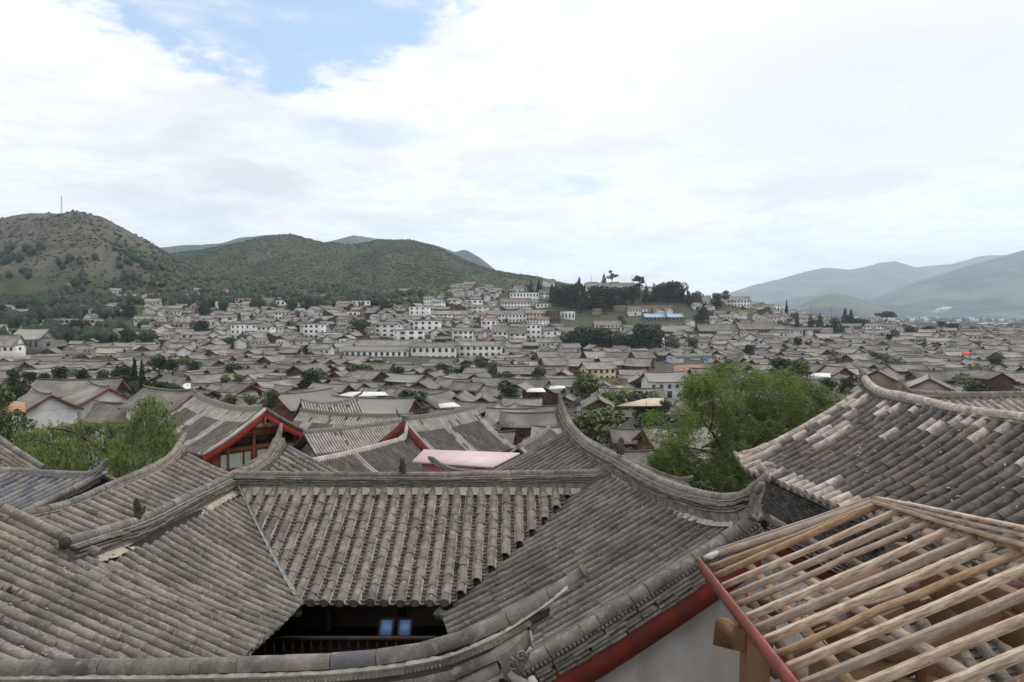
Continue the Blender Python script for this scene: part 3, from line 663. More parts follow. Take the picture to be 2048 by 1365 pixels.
# cap at the very end, narrower, closed by a round tile
pe = Path([pf(1086, 1199), pf(1125, 1175), pf(1166, 1146, .02)])
MB().many(cap_proto(.040, n=12), [np.array(m) for m in along(pe, 0, pe.L, .3, rn, flip=False)]).build('end_cap_tile', T_NEAR, rf)
e1 = pf(1168, 1143, .0); dd = (pf(1168, 1145)-pf(1125, 1175)).normalized()
b = MB(); b.tube([e1-dd*.006, e1+dd*.012], [.047, .047], 16); b.tube([e1+dd*.010, e1+dd*.020], [.030, .030], 14); b.build('round_end_tile', T_RIDGE, rf)
def band(ptsup, h, dy, m, name, seg=None, th=.05, kind=None, gap=.004, yoff=-.05):
    """flat course following the ridge: slabs of height h whose top edge follows ptsup"""
    pa = Path(ptsup); mats = []
    seg = seg or pa.L
    L = pa.L; n = max(1, round(L/seg))
    for i in range(n):
        p, q = pa.at(L*i/n), pa.at(L*(i+1)/n); t = q-p
        x = t.normalized().cross(Vector((0, 0, 1))).normalized(); z = x.cross(t.normalized())
        mats.append(mat_from(p+z*(-h/2)+Vector((0, dy+rn.gauss(0, .002), 0)), t, z, t.length-gap))
    pr = slab_proto(th, h); place_pieces(name, pr, m, mats, rf)
up = [pf(-260, 1347), pf(200, 1345), pf(440, 1343), pf(640, 1336), pf(725, 1330), pf(820, 1318), pf(912, 1297), pf(1005, 1256), pf(1060, 1222), pf(1100, 1194), pf(1134, 1167)]
paU = Path(up)
o = MB(); vv = []; K = 150                                          # ragged white mortar line under the cap
for i in range(K+1):
    d = paU.L*i/K; p = paU.at(d)
    for y, z in ((-.045, .003+rn.uniform(-.004, .007)), (-.064, -.003+rn.uniform(-.003, .003)), (-.066, -.010)): vv.append((p.x, p.y+y, p.z+z))
o.add(vv, [(3*i+k, 3*i+k+1, 3*i+4+k, 3*i+3+k) for i in range(K) for k in range(2)]); o.build('mortar_line', MORTAR, rf, kind='stuff')
vv = []; b = MB(); K = 60                                             # curved strip that runs out into the pointed tip
for i in range(K+1):
    d = paU.L*i/K; p = paU.at(d); k = min(1, (paU.L-d)/.5); w = .02+.043*k
    vv += [(p.x, p.y-w, p.z-.010), (p.x, p.y-w, p.z-.010-.014*k-.006), (p.x, p.y+w*.6, p.z-.010-.014*k-.006), (p.x, p.y+w*.6, p.z-.010)]
b.add(vv, [(4*i+k, 4*i+(k+1) % 4, 4*i+4+(k+1) % 4, 4*i+4+k) for i in range(K) for k in range(4)]+[(3, 2, 1, 0), (4*K, 4*K+1, 4*K+2, 4*K+3)])
b.build('tip_strip', T_NEAR, rf)
beads = []
for i in range(170):
    d = paU.L*(i+.5)/170
    if d > paU.L-.55: break
    p = paU.at(d)+Vector((0, -.064, -.048)); beads.append(mat_from(p, Vector((1, 0, 0)), Vector((0, 0, 1)), .013, 1.0, 1.0))
place_pieces('drip_bead', slab_proto(.009, .016), T_RIDGE, beads, rf, 200)
band([p+Vector((0, 0, -.030)) for p in up[:-2]], .032, -.03, T_DARK, 'drip_course', .3, th=.04)
c2 = [pf(-260, 1378), pf(300, 1376), pf(640, 1366), pf(740, 1358), pf(830, 1345), pf(917, 1322), pf(1000, 1283), pf(1040, 1262), pf(1060, 1246)]
place_pieces('lower_course_tile', cap_proto(.052, n=10, taper=.95), T_NEAR, along(Path([p+Vector((0, -.035, -.05)) for p in c2]), 0, Path(c2).L, .27, rn, jz=.002, flip=True), rf)
c3 = [pf(300, 1440), pf(700, 1405), pf(830, 1380), pf(917, 1352), pf(1000, 1312)]
place_pieces('lower_course_tile', cap_proto(.052, n=10, taper=.95), T_COURSE, along(Path([p+Vector((0, -.05, -.05)) for p in c3]), 0, Path(c3).L, .27, rn, jz=.002, flip=True), rf)
# curved plate below the tip, carved end board with two volutes, bracket
def plate(pts, y0, y1, m, name, par=None):
    pts = [pf(x, y) for x, y in pts]; k = len(pts)
    vv = [(p.x, yF+y0, p.z) for p in pts]+[(p.x, yF+y1, p.z) for p in pts]
    return MB().add(vv, [tuple(range(k)), tuple(range(2*k-1, k-1, -1))]+[(i, i+k, (i+1) % k+k, (i+1) % k) for i in range(k)]).build(name, m, par or rf)
plate([(1058, 1243), (1062, 1262), (1080, 1240), (1096, 1218), (1107, 1202), (1100, 1198), (1082, 1216)], -.05, .03, T_COURSE, 'curved_tip_plate')
plate([(1000, 1300), (1008, 1345), (1020, 1352), (1044, 1330), (1058, 1300), (1062, 1272), (1058, 1252), (1040, 1268), (1018, 1290)], -.085, .05, T_DARK, 'ridge_end_board')
def vol(cx, cy, r, turn, m=T_WASH, th=.008, start=0.):
    q = []
    for i in range(26):
        a = start+turn*i/25*2*math.pi*1.4; rr = r*(1-.72*i/25); q.append(pf(cx+math.cos(a)*rr, cy+math.sin(a)*rr, -.095))
    MB().tube(q, [th*(1-.4*i/25) for i in range(26)], 7).build('scroll', T_RIDGE, rf)
vol(1024, 1330, 12, 1, start=-1.6); vol(1043, 1311, 11, -1, start=.9)
MB().tube([pf(x, y, -.093) for x, y in ((1061, 1262), (1064, 1280), (1061, 1296), (1054, 1306))], [.006, .010, .011, .008], 7).build('scroll_edge', T_WASH, rf)
MB().tube([pf(x, y, -.093) for x, y in ((1021, 1312), (1026, 1318), (1031, 1322))], [.006, .011, .006], 7).build('scroll_leaf', T_RIDGE, rf)
b = MB(); b.tube([pf(x, y, -.10) for x, y in ((1018, 1345), (1032, 1360), (1050, 1372), (1066, 1380))], [.02, .03, .036, .04], 9); b.build('ridge_bracket', T_RIDGE, rf)
b = MB(); b.tube([pf(x, y, -.14) for x, y in ((1062, 1356), (1066, 1366), (1068, 1385))], [.022, .032, .034], 10); b.build('finial_knob', PLASTER, rf)
lo_f = Loft([V(.10, 4.62, -2.50), V(-4.6, 4.62, -2.52)], [V(.10, 6.5, -3.75), V(-4.6, 6.5, -3.75)], sag=.05)
tile_roof(fw, lo_f, .25, L=.26, R0=.07, pans=False, tube_limit=0)
lo_f2 = Loft([V(-4.6, 4.38, -2.62), V(.02, 4.38, -2.60)], [V(-4.6, 2.9, -3.5), V(.02, 2.9, -3.5)], sag=.05)
tile_roof(fw, lo_f2, .25, L=.26, R0=.07, pans=False, tube_limit=0)
wall_poly(fw, [V(-.1, 3.2, -3.5), V(-.1, 6.3, -3.8), V(-.1, 6.3, G0), V(-.1, 3.2, G0)], .2, PLASTER, nrm=Vector((1, 0, 0)))
wall_poly(fw, [V(-4.5, 6.0, -3.7), V(-.1, 6.0, -3.7), V(-.1, 6.0, G0), V(-4.5, 6.0, G0)], .15, WOODDK)
# ================================================================== weathered roof beside the timber frame
ww = empty('tiled_building', V(7, 12, -9), 'big weathered tile roof streaked with whitewash, brick wall under its eave', 'building')
B_rr = [P(1735, 786, 15.9), P(1751, 792, 15.4), P(1790, 806, 14.6), P(1862, 821, 13.4), P(1960, 838, 12.1), P(2039, 850, 11.3), V(8.45, 9.5, -1.80), V(8.5, 7.6, -1.78)]
E_rr = [V(5.28, 15.75, -3.42), V(5.30, 15.3, -3.52), V(5.40, 14.4, -3.47), V(5.52, 13.2, -3.42), V(5.65, 11.85, -3.36), V(5.75, 10.9, -3.32), V(5.85, 9.2, -3.25), V(5.95, 7.4, -3.2)]
lo_w = Loft(B_rr, E_rr, sag=.10)
def wash_rr(u, t, rn):
    if t > .93: return u < .52 and rn.random() < .85
    pt = mnoise.noise(Vector((u*13, t*6, .3)))
    if t < .16: return pt > -.05 and rn.random() < .75
    if u < .035: return rn.random() < .8
    if u < .15: return pt > .05 and rn.random() < .7*(1-t)
    if t < .32: return pt > .22 and rn.random() < .6
    return pt > .42 and rn.random() < .3
tile_roof(ww, lo_w, .262, L=.33, R0=.090, m_tube=T_RR, m_pan=T_DARK, tube_limit=300, pan_limit=0, wash=wash_rr, mortar=None, expo=.12, jit=.012)
# crumbs of whitewash and mortar caught between the rows
b = MB(); rn = random.Random(11)
for i in range(170):
    u, t = rn.random()*.75, rn.random()**1.3; y, z = lo_w.frame(u, t); x = y.cross(z); p = lo_w.pt(u, t)+z*(.085+rn.uniform(-.02, .02))
    l = rn.uniform(.015, .05); w = rn.uniform(.005, .013); a = rn.gauss(0, .5); d = y*math.cos(a)+x*math.sin(a); n_ = d.cross(z)
    b.add([tuple(p-d*l-n_*w), tuple(p-d*l*.2-n_*w*1.6+z*.012), tuple(p+d*l), tuple(p+d*l*.2+n_*w*1.5+z*.01), tuple(p-d*l*.6+n_*w), tuple(p-z*.03)], [(0, 1, 2, 3, 4), (0, 5, 1), (1, 5, 2), (2, 5, 3), (3, 5, 4), (4, 5, 0)])
b.build('mortar_crumbs', T_WASH, ww, kind='stuff')
capW = [P(1720, 738, 16.2), P(1727, 751, 16.0), P(1738, 768, 15.7), P(1767, 784, 15.0), P(1825, 796, 14.0), P(1883, 811, 13.1), P(1941, 822, 12.3), P(2048, 835, 11.2), V(8.35, 9.4, -1.60), V(8.4, 7.6, -1.58)]
r_w, p_w = ridge(ww, capW, H=.24, R0=.085, seg=.27, base_w=.085, tip0=.28, m_cap=T_RR, m_course=T_COURSE, wash_cap=True)
vw, _ = verge(ww, lo_w, 0.0, R0=.085, out=-1, layers=3, drop=.26, up0=.10, m_cap=T_WASH)
ridge(ww, [lo_w.pt(0, .80)+Vector((0, 0, .16)), lo_w.pt(0, .9)+Vector((0, 0, .15)), lo_w.pt(0, .985)+Vector((0, 0, .20)), P(1478, 913, 15.9), P(1467, 903, 15.95)], H=.14, R0=.06, seg=.2, base_w=.05, tip1=.15, m_cap=T_WASH, name='verge_ridge')
b = MB(); c = lo_w.pt(.145, .985); b.tube([c+Vector((-.10, 0, .20)), c+Vector((-.14, -.01, .19))], [.13, .13], 14); b.tube([c+Vector((.0, 0, .25)), c+Vector((.10, .05, .26)), c+Vector((.2, .02, .22))], [.05, .06, .04], 8); b.build('disc_tile', T_WASH, ww)
lo_w2 = Loft([p+Vector((.12, 0, 0)) for p in B_rr[::-1]], [p+Vector((2.6, .3, -1.4)) for p in B_rr[::-1]], sag=.08)
tile_roof(ww, lo_w2, .26, L=.27, R0=.09, m_tube=T_RR, pans=False, tube_limit=0, mortar=None)
# brick wall under the eave (each brick a piece) with the mortar behind
wl0, wl1 = V(5.42, 15.2, 0), V(6.35, 8.6, 0)
wd = (wl1-wl0); wL = wd.length; wd.normalize(); wn = wd.cross(Vector((0, 0, 1))); 
wb = wall_poly(ww, [V(wl0.x+.03, wl0.y, -3.45), V(wl1.x+.03, wl1.y, -3.28), V(wl1.x+.03, wl1.y, -9), V(wl0.x+.03, wl0.y, -9)], .3, mat('wall_mortar_dark', (.19, .18, .165), (.13, .125, .115), scale=6), nrm=wn)
bm_ = []; rn = random.Random(4)
for r_ in range(27):
    z = -3.60-.062*r_; x = rn.uniform(-.1, 0)+(.11 if r_ % 2 else 0)
    while x < 4.0:
        l = .22
        bm_.append(mat_from(Vector((wl0.x, wl0.y, CZ+z))+wd*x+Vector((-.004+rn.gauss(0, .003), 0, 0)), wd, Vector((0, 0, 1)), l-.018, 1, 1)); x += l
place_pieces('brick', slab_proto(.05, .046), BRICK, bm_, wb, 300)
wall_poly(ww, [V(5.42, 15.2, -3.5), V(5.42, 15.2, -9), V(11, 15.6, -9), V(11, 15.6, -3.5), V(8.3, 15.4, -2.1)], .2, BRICK, nrm=Vector((0, 1, 0)))
# roof of the next house behind its ridge
w2 = empty('tiled_building', V(12, 20, -9), 'tile roof with pale mortar stripes peeping out behind the whitewashed ridge', 'building')
lo_2 = Loft([P(1822, 799, 20), P(1950, 797, 20.2), P(2300, 790, 20.5)], [P(1822, 799, 20)+Vector((1.1, -2.6, -1.5)), P(1950, 797, 20.2)+Vector((1.1, -2.6, -1.5)), P(2300, 790, 20.5)+Vector((1.1, -2.6, -1.5))], sag=.05)
tile_roof(w2, lo_2, .26, L=.28, R0=.07, m_tube=T_TILE, tube_limit=100, mortar=T_WASH, mort_w=.06, expo=.14)
ridge(w2, [P(1801, 756, 19.8), P(1808, 772, 19.8), P(1830, 784, 20), P(1950, 788, 20.2), P(2300, 781, 20.5)], H=.22, R0=.065, seg=.3, base_w=.08, tip0=.3)
lo_22 = Loft([P(2300, 790, 20.8), P(1822, 799, 20.3)], [P(2300, 790, 20.8)+Vector((-.6, 2.6, -1.5)), P(1822, 799, 20.3)+Vector((-.6, 2.6, -1.5))], sag=.05)
tile_roof(w2, lo_22, .3, L=.3, R0=.07, pans=False, tube_limit=0)
wall_poly(w2, [V(13.5, 18.2, -3.9), V(24, 18.2, -3.9), V(24, 18.2, -9), V(13.5, 18.2, -9)], .2, PLASTER, nrm=Vector((0, -1, 0)))

# ================================================================== roofs on the left behind the courtyard house
l2 = empty('tiled_building', V(-7.5, 12, -9), 'narrow tile roof between willow and courtyard house, its ridge ending in a tall curl', 'building')
lo_2l = Loft([V(-7.36, 15.35, -3.22), V(-7.36, 14.9, -3.27), V(-7.36, 13.9, -3.32), V(-7.36, 12.4, -3.28), V(-7.36, 11.2, -3.26), V(-7.36, 9.6, -3.18), V(-7.36, 8.4, -3.1)],
            [V(-5.5, 15.6, -4.15), V(-5.5, 15.0, -4.2), V(-5.5, 14.0, -4.2), V(-5.5, 12.6, -4.15), V(-5.5, 11.4, -4.1), V(-5.5, 9.8, -4.0), V(-5.5, 8.6, -3.9)], sag=.03)
tile_roof(l2, lo_2l, .235, L=.29, stag=.25, R0=.072, tube_limit=240, pan_limit=0, mortar=LICHEN, mort_w=.03, expo=.12)
r_2, _ = ridge(l2, [V(-7.5, 8.3, -2.85), P(0, 1040, 10), P(130, 1010, 11.45), P(239, 963, 13.04), P(297, 940, 14.08), P(342, 912, 15.0), P(362, 884, 15.46), P(371, 866, 15.68)], H=.24, R0=.075, seg=.3, base_w=.085, tip1=.3, flip=True)
verge(l2, lo_2l, 0.0, R0=.07, out=-1, layers=2, drop=.2, up0=.06)
lo_2m = Loft([V(-7.62, 8.4, -3.1), V(-7.62, 12.4, -3.28), V(-7.62, 15.35, -3.22)], [V(-9.6, 8.4, -4.3), V(-9.6, 12.4, -4.5), V(-9.6, 15.35, -4.4)], sag=.04)
tile_roof(l2, lo_2m, .25, L=.28, R0=.075, pans=False, tube_limit=0)
wall_poly(l2, [V(-9.3, 15, -4.3), V(-7.5, 15, -3.4), V(-5.7, 15, -4.2), V(-5.7, 15, -9), V(-9.3, 15, -9)], .2, PLASTER, nrm=Vector((0, 1, 0)))
l1 = empty('tiled_building', V(-11, 15, -9), 'blue-grey tile roof under the willow, ridge ending in a short upturned horn', 'building')
b1 = [P(-260, 946, 16.8), P(0, 949, 16.3), P(110, 957, 16.1), P(198, 958, 15.9)]
lo_1 = Loft(b1, [p+Vector((-2.25, -2.25, -1.12)) for p in b1], sag=.06)
tile_roof(l1, lo_1, .225, L=.27, R0=.078, m_tube=T_BLUE, tube_limit=200, mortar=None, expo=.12)
ridge(l1, [P(-260, 937, 16.8), P(0, 940, 16.3), P(120, 947, 16.05), P(180, 948, 15.93), P(201, 937, 15.9), P(214, 918, 15.85)], H=.20, R0=.07, seg=.3, base_w=.075, tip1=.25, m_cap=T_BLUE)
verge(l1, lo_1, 1.0, R0=.07, out=-1, layers=1, drop=.2, up0=.06, m_cap=T_TILE)
lo_1b = Loft([p+Vector((0, .25, 0)) for p in b1[::-1]], [p+Vector((.6, 2.6, -1.3)) for p in b1[::-1]], sag=.06)
tile_roof(l1, lo_1b, .25, L=.28, R0=.075, pans=False, tube_limit=0)
wall_poly(l1, [V(-15, 15, -5), V(-10.0, 15, -5), V(-10.0, 15, -9), V(-15, 15, -9)], .2, PLASTER, nrm=Vector((0, -1, 0)))
l0 = empty('tiled_building', V(-15, 18, -9), 'corner of a tile roof with a heavy gable edge sloping down towards the willow', 'building')
lo_0 = Loft([P(-90, 820, 20), P(-200, 900, 18.6)], [P(84, 942, 18.6), P(-30, 1010, 17.0)], sag=.05)
tile_roof(l0, lo_0, .25, L=.28, R0=.078, tube_limit=80, mortar=MORT_B, mort_w=.02, expo=.12)
verge(l0, lo_0, 0.0, R0=.085, out=-1, layers=2, drop=.22, up0=.09)
wall_poly(l0, [V(-17, 17.6, -4.6), V(-13.3, 18.8, -4.8), V(-13.3, 18.8, -9), V(-17, 17.6, -9)], .2, PLASTER, nrm=Vector((.3, -.95, 0)))

# crumbs of mortar, tufts of weed on the courtyard roofs
rn = random.Random(17)
for root, lo, n_c, n_w, mm in ((lw, lo_l, 150, 7, LICHEN), (nb, lo_n, 260, 7, LICHEN), (bw, lo_b, 90, 5, T_WASH), (rw, lo_r1, 70, 8, MORTAR), (l2, lo_2l, 60, 4, LICHEN)):
    b, g = MB(), MB()
    for i in range(n_c+n_w*14):
        if i < n_c or (i-n_c) % 14 == 0: u, t = rn.random(), rn.random()
        rg = lo.rng(u)
        if not rg or not rg[0] < t < rg[1]: continue
        y, z = lo.frame(u, t); x = y.cross(z); p = lo.pt(u, t)
        if i < n_c:
            p = p+z*rn.uniform(.03, .095); l, w = rn.uniform(.012, .045), rn.uniform(.006, .016); d = (y+x*rn.gauss(0, .5)).normalized(); n_ = d.cross(z)
            b.add([tuple(p-d*l), tuple(p-n_*w+z*.006), tuple(p+d*l), tuple(p+n_*w+z*.006), tuple(p-z*.02), tuple(p+z*.012)], [(0, 1, 5), (1, 2, 5), (2, 3, 5), (3, 0, 5), (1, 0, 4), (2, 1, 4), (3, 2, 4), (0, 3, 4)])
        else:
            p = p+z*.03+x*rn.gauss(0, .02)+y*rn.gauss(0, .03); h = rn.uniform(.05, .15); d = (z+x*rn.gauss(0, .4)+y*rn.gauss(0, .4)).normalized(); s_ = d.cross(y).normalized()*.006
            g.add([tuple(p-s_), tuple(p+s_), tuple(p+d*h*.6+s_*.8), tuple(p+d*h+y*.02), tuple(p+d*h*.6-s_*.8)], [(0, 1, 2, 3, 4)])
    if b.n: b.build('mortar_crumbs', mm, root, kind='stuff')
    if g.n: g.build('weeds', MATS['weed_straw'] if 'weed_straw' in MATS else mat('weed_straw', (.17, .17, .07), (.10, .11, .045), scale=3), root, kind='stuff')
# ================================================================== unfinished timber roof
TIM = [mat('timber_pale', (.53, .42, .33), (.40, .305, .23), (.20, .14, .095), scale=5., fine=34, f3=.64, rnd=.16, bump=.4, streak=(.25, .155, .09), streakv=(8, 60, 60), coords='obj', rough=.75),
       mat('timber_ochre', (.34, .235, .15), (.245, .165, .10), (.14, .08, .04), scale=5., fine=34, f3=.66, rnd=.14, bump=.4, streak=(.22, .12, .05), streakv=(8, 60, 60), coords='obj', rough=.75),
       mat('timber_grey', (.42, .34, .28), (.29, .23, .19), (.17, .12, .09), scale=6., fine=34, f3=.62, rnd=.18, bump=.5, streak=(.24, .17, .12), streakv=(8, 60, 60), coords='obj', rough=.8)]
WARM = mat('timber_stained', (.17, .092, .048), (.13, .068, .032), (.06, .034, .018), scale=4., fine=30, f3=.63, rnd=.12, bump=.4, streak=(.15, .075, .03), streakv=(6, 50, 50), coords='obj', rough=.65)
BARK = mat('log_bark', (.20, .125, .085), (.12, .075, .055), (.40, .29, .20), scale=18., fine=50, f3=.58, bump=.8)
tf = empty('timber_roof_frame', V(3, 5, -9), 'unfinished roof of bare pale rafters over round purlins, red fascia board', 'roof frame')
F1, U1 = P(1402, 1124, 6.5), P(1757, 1012, 5.85); pv_ = Vector((.08, 1, -.11))
fy = lambda Y: F1+pv_*(Y-6.5)
uy = lambda Y: U1+pv_*(Y-5.85)
fl = lambda k: fy(6.5-2.75*k)
rn = random.Random(21)
def rough_beam(p, q, w, h, m, name, n=9, roundish=False, par=None, wob=.006, up=Vector((0, 0, 1)), taper=0.):
    """a sawn or split timber: a slightly crooked prism, bevelled, local X along the grain"""
    p, q = Vector(p), Vector(q); d = (q-p); L = d.length; d.normalize(); up = up if abs(d.dot(up)) < .98 else Vector((0, 1, 0)); y = up.cross(d).normalized(); z = d.cross(y)
    k = 8; ang = [(i+.5)*2*math.pi/k for i in range(k)]
    if roundish: prof = [(math.cos(a), math.sin(a)) for a in ang]
    else: prof = [(-1, -.93), (-.93, -1), (.93, -1), (1, -.93), (1, .93), (.93, 1), (-.93, 1), (-1, .93)]
    vv = []; oy = oz = 0.
    for i in range(n+1):
        s = i/n; oy += rn.gauss(0, wob); oz += rn.gauss(0, wob*.6); sc = (1-taper*s)*(1+rn.gauss(0, .035))
        for a, b in prof: vv.append((L*s+(rn.uniform(-.006, .006) if i in (0, n) else 0), oy*(1-abs(2*s-1))+a*w/2*sc, oz*(1-abs(2*s-1))+b*h/2*sc))
    ff = [(i*k+j, i*k+(j+1) % k, (i+1)*k+(j+1) % k, (i+1)*k+j) for i in range(n) for j in range(k)]+[tuple(range(k-1, -1, -1)), tuple(n*k+j for j in range(k))]
    me = MB().add(vv, ff).mesh(name, m, roundish)
    M = Matrix(((d.x, y.x, z.x, p.x), (d.y, y.y, z.y, p.y), (d.z, y.z, z.z, p.z), (0, 0, 0, 1)))
    return put(name, me, par or tf, M)
# rafters: (position along the fascia, material, width, height, kind)
raf = [(5.99, 1, .040, .046, 0), (5.69, 0, .036, .046, 0), (5.41, 2, .036, .046, 0), (5.2, 2, .044, .046, 1), (4.91, 0, .040, .048, 0), (4.67, 2, .042, .05, 0), (4.46, 0, .044, .05, 0), (4.22, 1, .05, .05, 1), (4.02, 0, .036, .046, 0), (3.78, 2, .034, .046, 0), (3.55, 0, .036, .048, 0), (3.30, 0, .038, .048, 0), (3.05, 3, .052, .052, 1), (2.82, 0, .036, .048, 0), (2.58, 2, .038, .048, 0), (2.32, 0, .036, .048, 0)]
for Y_, mi, w, h, rd in raf:
    p = fy(Y_)+Vector((.02, 0, .0)); q = uy(Y_-.13+rn.gauss(0, .012)); d = (q-p).normalized(); q = q+d*rn.uniform(.02, .16)
    rough_beam(p, q, w*.95, h*1.0, BARK if mi == 3 else TIM[mi], 'rafter', roundish=bool(rd), wob=.003 if not rd else .010, n=7)
# edge timbers: a thick split log and a board on the near gable side
rough_beam(P(1409, 1118, 6.42), P(1745, 1006, 5.93), .085, .07, TIM[2], 'edge_beam', roundish=True, wob=.005)
rough_beam(P(1422, 1136, 6.25), P(1750, 1012, 5.86), .05, .05, TIM[1], 'rafter', wob=.005)
rough_beam(P(1420, 1106, 6.5), P(1740, 998, 6.02), .03, .03, TIM[2], 'batten', wob=.006)
# fascia board
a, b_ = fl(-.005), fl(1.75); dd = (b_-a).normalized()
MB().beam(a+Vector((-.02, 0, -.012)), b_+Vector((-.02, 0, -.012)), .022, .105).build('fascia_board', REDB, tf)
# purlins (round logs) under the rafters
def purlin(pa, ya, pb, yb, r, m, dz=-.07):
    p, q = P(*pa, ya)+Vector((0, 0, dz)), P(*pb, yb)+Vector((0, 0, dz)); d = q-p
    rough_beam(p-d*.02, q+d*.35, r*2, r*2, m, 'purlin', roundish=True, wob=.004, n=12)
purlin((1530, 1092), 6.2, (1970, 1352), 3.82, .040, TIM[2]); purlin((1492, 1108), 6.3, (1717, 1360), 3.80, .042, TIM[1])
purlin((1757, 1010), 5.85, (2048, 1122), 3.98, .042, TIM[2]); purlin((1500, 1135), 6.25, (1700, 1400), 3.8, .04, WARM, -.28)
# ridge boards and the boards of the opposite slope seen over the ridge
for k, (x0, y0, x1, y1, m, w, h) in enumerate(((1744, 1003, 2080, 1098, 0, .05, .03), (1749, 999, 2090, 1079, 2, .05, .025), (1753, 996, 2090, 1065, 0, .06, .02), (1760, 1010, 2090, 1112, 1, .05, .03))):
    rough_beam(P(x0, y0, 5.95), P(x1, y1, 3.9), w, h, TIM[m], 'ridge_board', wob=.003)
# the frame below: posts, tie beams, braces
def sq(p, q, w, h, m, name='beam'): return rough_beam(p, q, w, h, m, name, wob=.002)
sq(P(1509, 1250, 5.0), P(1509, 1250, 5.0)+Vector((0, 0, -4)), .165, .165, WARM, 'post')
sq(P(1449, 1268, 4.9), P(1530, 1272, 5.25), .15, .18, WARM, 'beam_end')
rough_beam(P(1447, 1270, 4.87), P(1449, 1270, 4.89), .13, .16, WARM, 'cut_face', wob=0)
for x, y, Y in ((1636, 1210, 6.3), (1785, 1120, 6.2), (1860, 1330, 4.7), (1895, 1150, 5.6)):
    sq(P(x, y, Y), P(x, y, Y)+Vector((0, 0, -3.5)), .13, .13, WARM, 'post')
for p, q, w, h, m in ((P(1500, 1160, 6.3), P(1920, 1290, 4.3), .10, .12, WARM), (P(1600, 1180, 6.2), P(1830, 1090, 6.3), .10, .14, WARM), (P(1700, 1330, 4.8), P(2060, 1150, 4.9), .10, .15, WARM), (P(1540, 1290, 5.2), P(1800, 1180, 5.6), .10, .13, WARM), (P(1800, 1060, 6.1), P(2100, 1180, 4.6), .12, .14, WARM), (P(1640, 1240, 5.6), P(1900, 1365, 4.4), .09, .11, TIM[1]), (P(1850, 1110, 5.6), P(2080, 1235, 4.6), .10, .22, WARM)):
    sq(p+Vector((0, 0, -.18)), q+Vector((0, 0, -.18)), w, h, m, 'tie_beam')
for p, q in ((P(1680, 1150, 6.0), P(1810, 1125, 5.9)), (P(1840, 1130, 5.8), P(1905, 1122, 5.7)), (P(1830, 1205, 5.4), P(1985, 1190, 5.2)), (P(1590, 1120, 6.2), P(1640, 1150, 6.0)), (P(1725, 1222, 5.3), P(1790, 1205, 5.2))):
    rough_beam(p+Vector((0, 0, -.3)), q+Vector((0, 0, -.26)), .09, .02, TIM[2], 'offcut_board', wob=.004)
# splinters and straw rope at the purlin joints
b = MB()
for i in range(46):
    k = rn.uniform(.1, .75); p = P(1530, 1110, 6.2).lerp(P(1715, 1345, 3.85), k)+Vector((rn.gauss(0, .06), 0, -.09+rn.gauss(0, .03))); d = Vector((rn.gauss(0, 1), rn.gauss(0, 1), rn.gauss(0, .6))).normalized()
    b.beam(p-d*.05, p+d*.06, .008, .006)
b.build('splinters', TIM[2], tf, kind='stuff')
SHEETG = mat('plastic_pale', (.50, .49, .46), (.40, .39, .37), scale=20, fine=60)
# white plastic caught on the end of the log
q = [P(x, y, Y) for x, y, Y in ((1408, 1118, 6.36), (1416, 1111, 6.36), (1434, 1105, 6.33), (1438, 1108, 6.3), (1424, 1117, 6.28))]
b = MB(); b.add([tuple(p+Vector((0, 0, .02))) for p in q]+[tuple(p+Vector((0, 0, -.012))) for p in q], [(0, 1, 2, 3, 4), (9, 8, 7, 6, 5)]+[(i, i+5, (i+1) % 5+5, (i+1) % 5) for i in range(5)])
pl = b.build('plastic_sheet', SHEETG); tag(pl, 'scrap of white plastic sheet lying on the end of the split log', 'plastic sheet')
# the red-walled porch and its low tiled roof seen between the rafters
lp = empty('porch', V(4, 6, -9), 'low tiled porch roof and dark red wall seen between the bare rafters', 'porch')
wall_poly(lp, [V(3.7, 7.45, -3.0), V(6.2, 7.6, -3.0), V(6.2, 7.6, -9), V(3.7, 7.45, -9)], .1, mat('wall_dark_red', (.085, .024, .018), (.05, .017, .013), (.04, .015, .012), scale=3., fine=14, f3=.66), nrm=Vector((0, -1, 0)))
lo_p = Loft([V(3.5, 6.7, -3.05), V(6.6, 6.7, -3.05)], [V(3.3, 4.4, -3.95), V(6.4, 3.4, -4.0)], sag=.03)
tile_roof(lp, lo_p, .21, L=.25, R0=.065, m_tube=T_DARK, tube_limit=120, mortar=None)
MB().box(V(4.3, 5.6, -4.4), (4.6, 3.4, .1)).build('floor', WOODDK, lp)
# ================================================================== terrain
def interp(x, xs, ys): return np.interp(x, xs, ys)
def sstep(x, a, b):
    t = np.clip((x-a)/(b-a), 0, 1); return t*t*(3-2*t)
_rs = np.random.RandomState(3)
_perm = _rs.rand(256, 256)
def vnoise(x, y):
    x = np.asarray(x, float); y = np.asarray(y, float); xi = np.floor(x).astype(int); yi = np.floor(y).astype(int); fx = x-xi; fy = y-yi
    fx = fx*fx*(3-2*fx); fy = fy*fy*(3-2*fy); g = lambda i, j: _perm[i % 256, j % 256]
    return (g(xi, yi)*(1-fx)+g(xi+1, yi)*fx)*(1-fy)+(g(xi, yi+1)*(1-fx)+g(xi+1, yi+1)*fx)*fy
def nfbm(x, y, o=5):
    s = 0; a = .5
    for k in range(o): s = s+a*vnoise(x*2**k+17.3*k, y*2**k+5.1*k); a *= .5
    return s
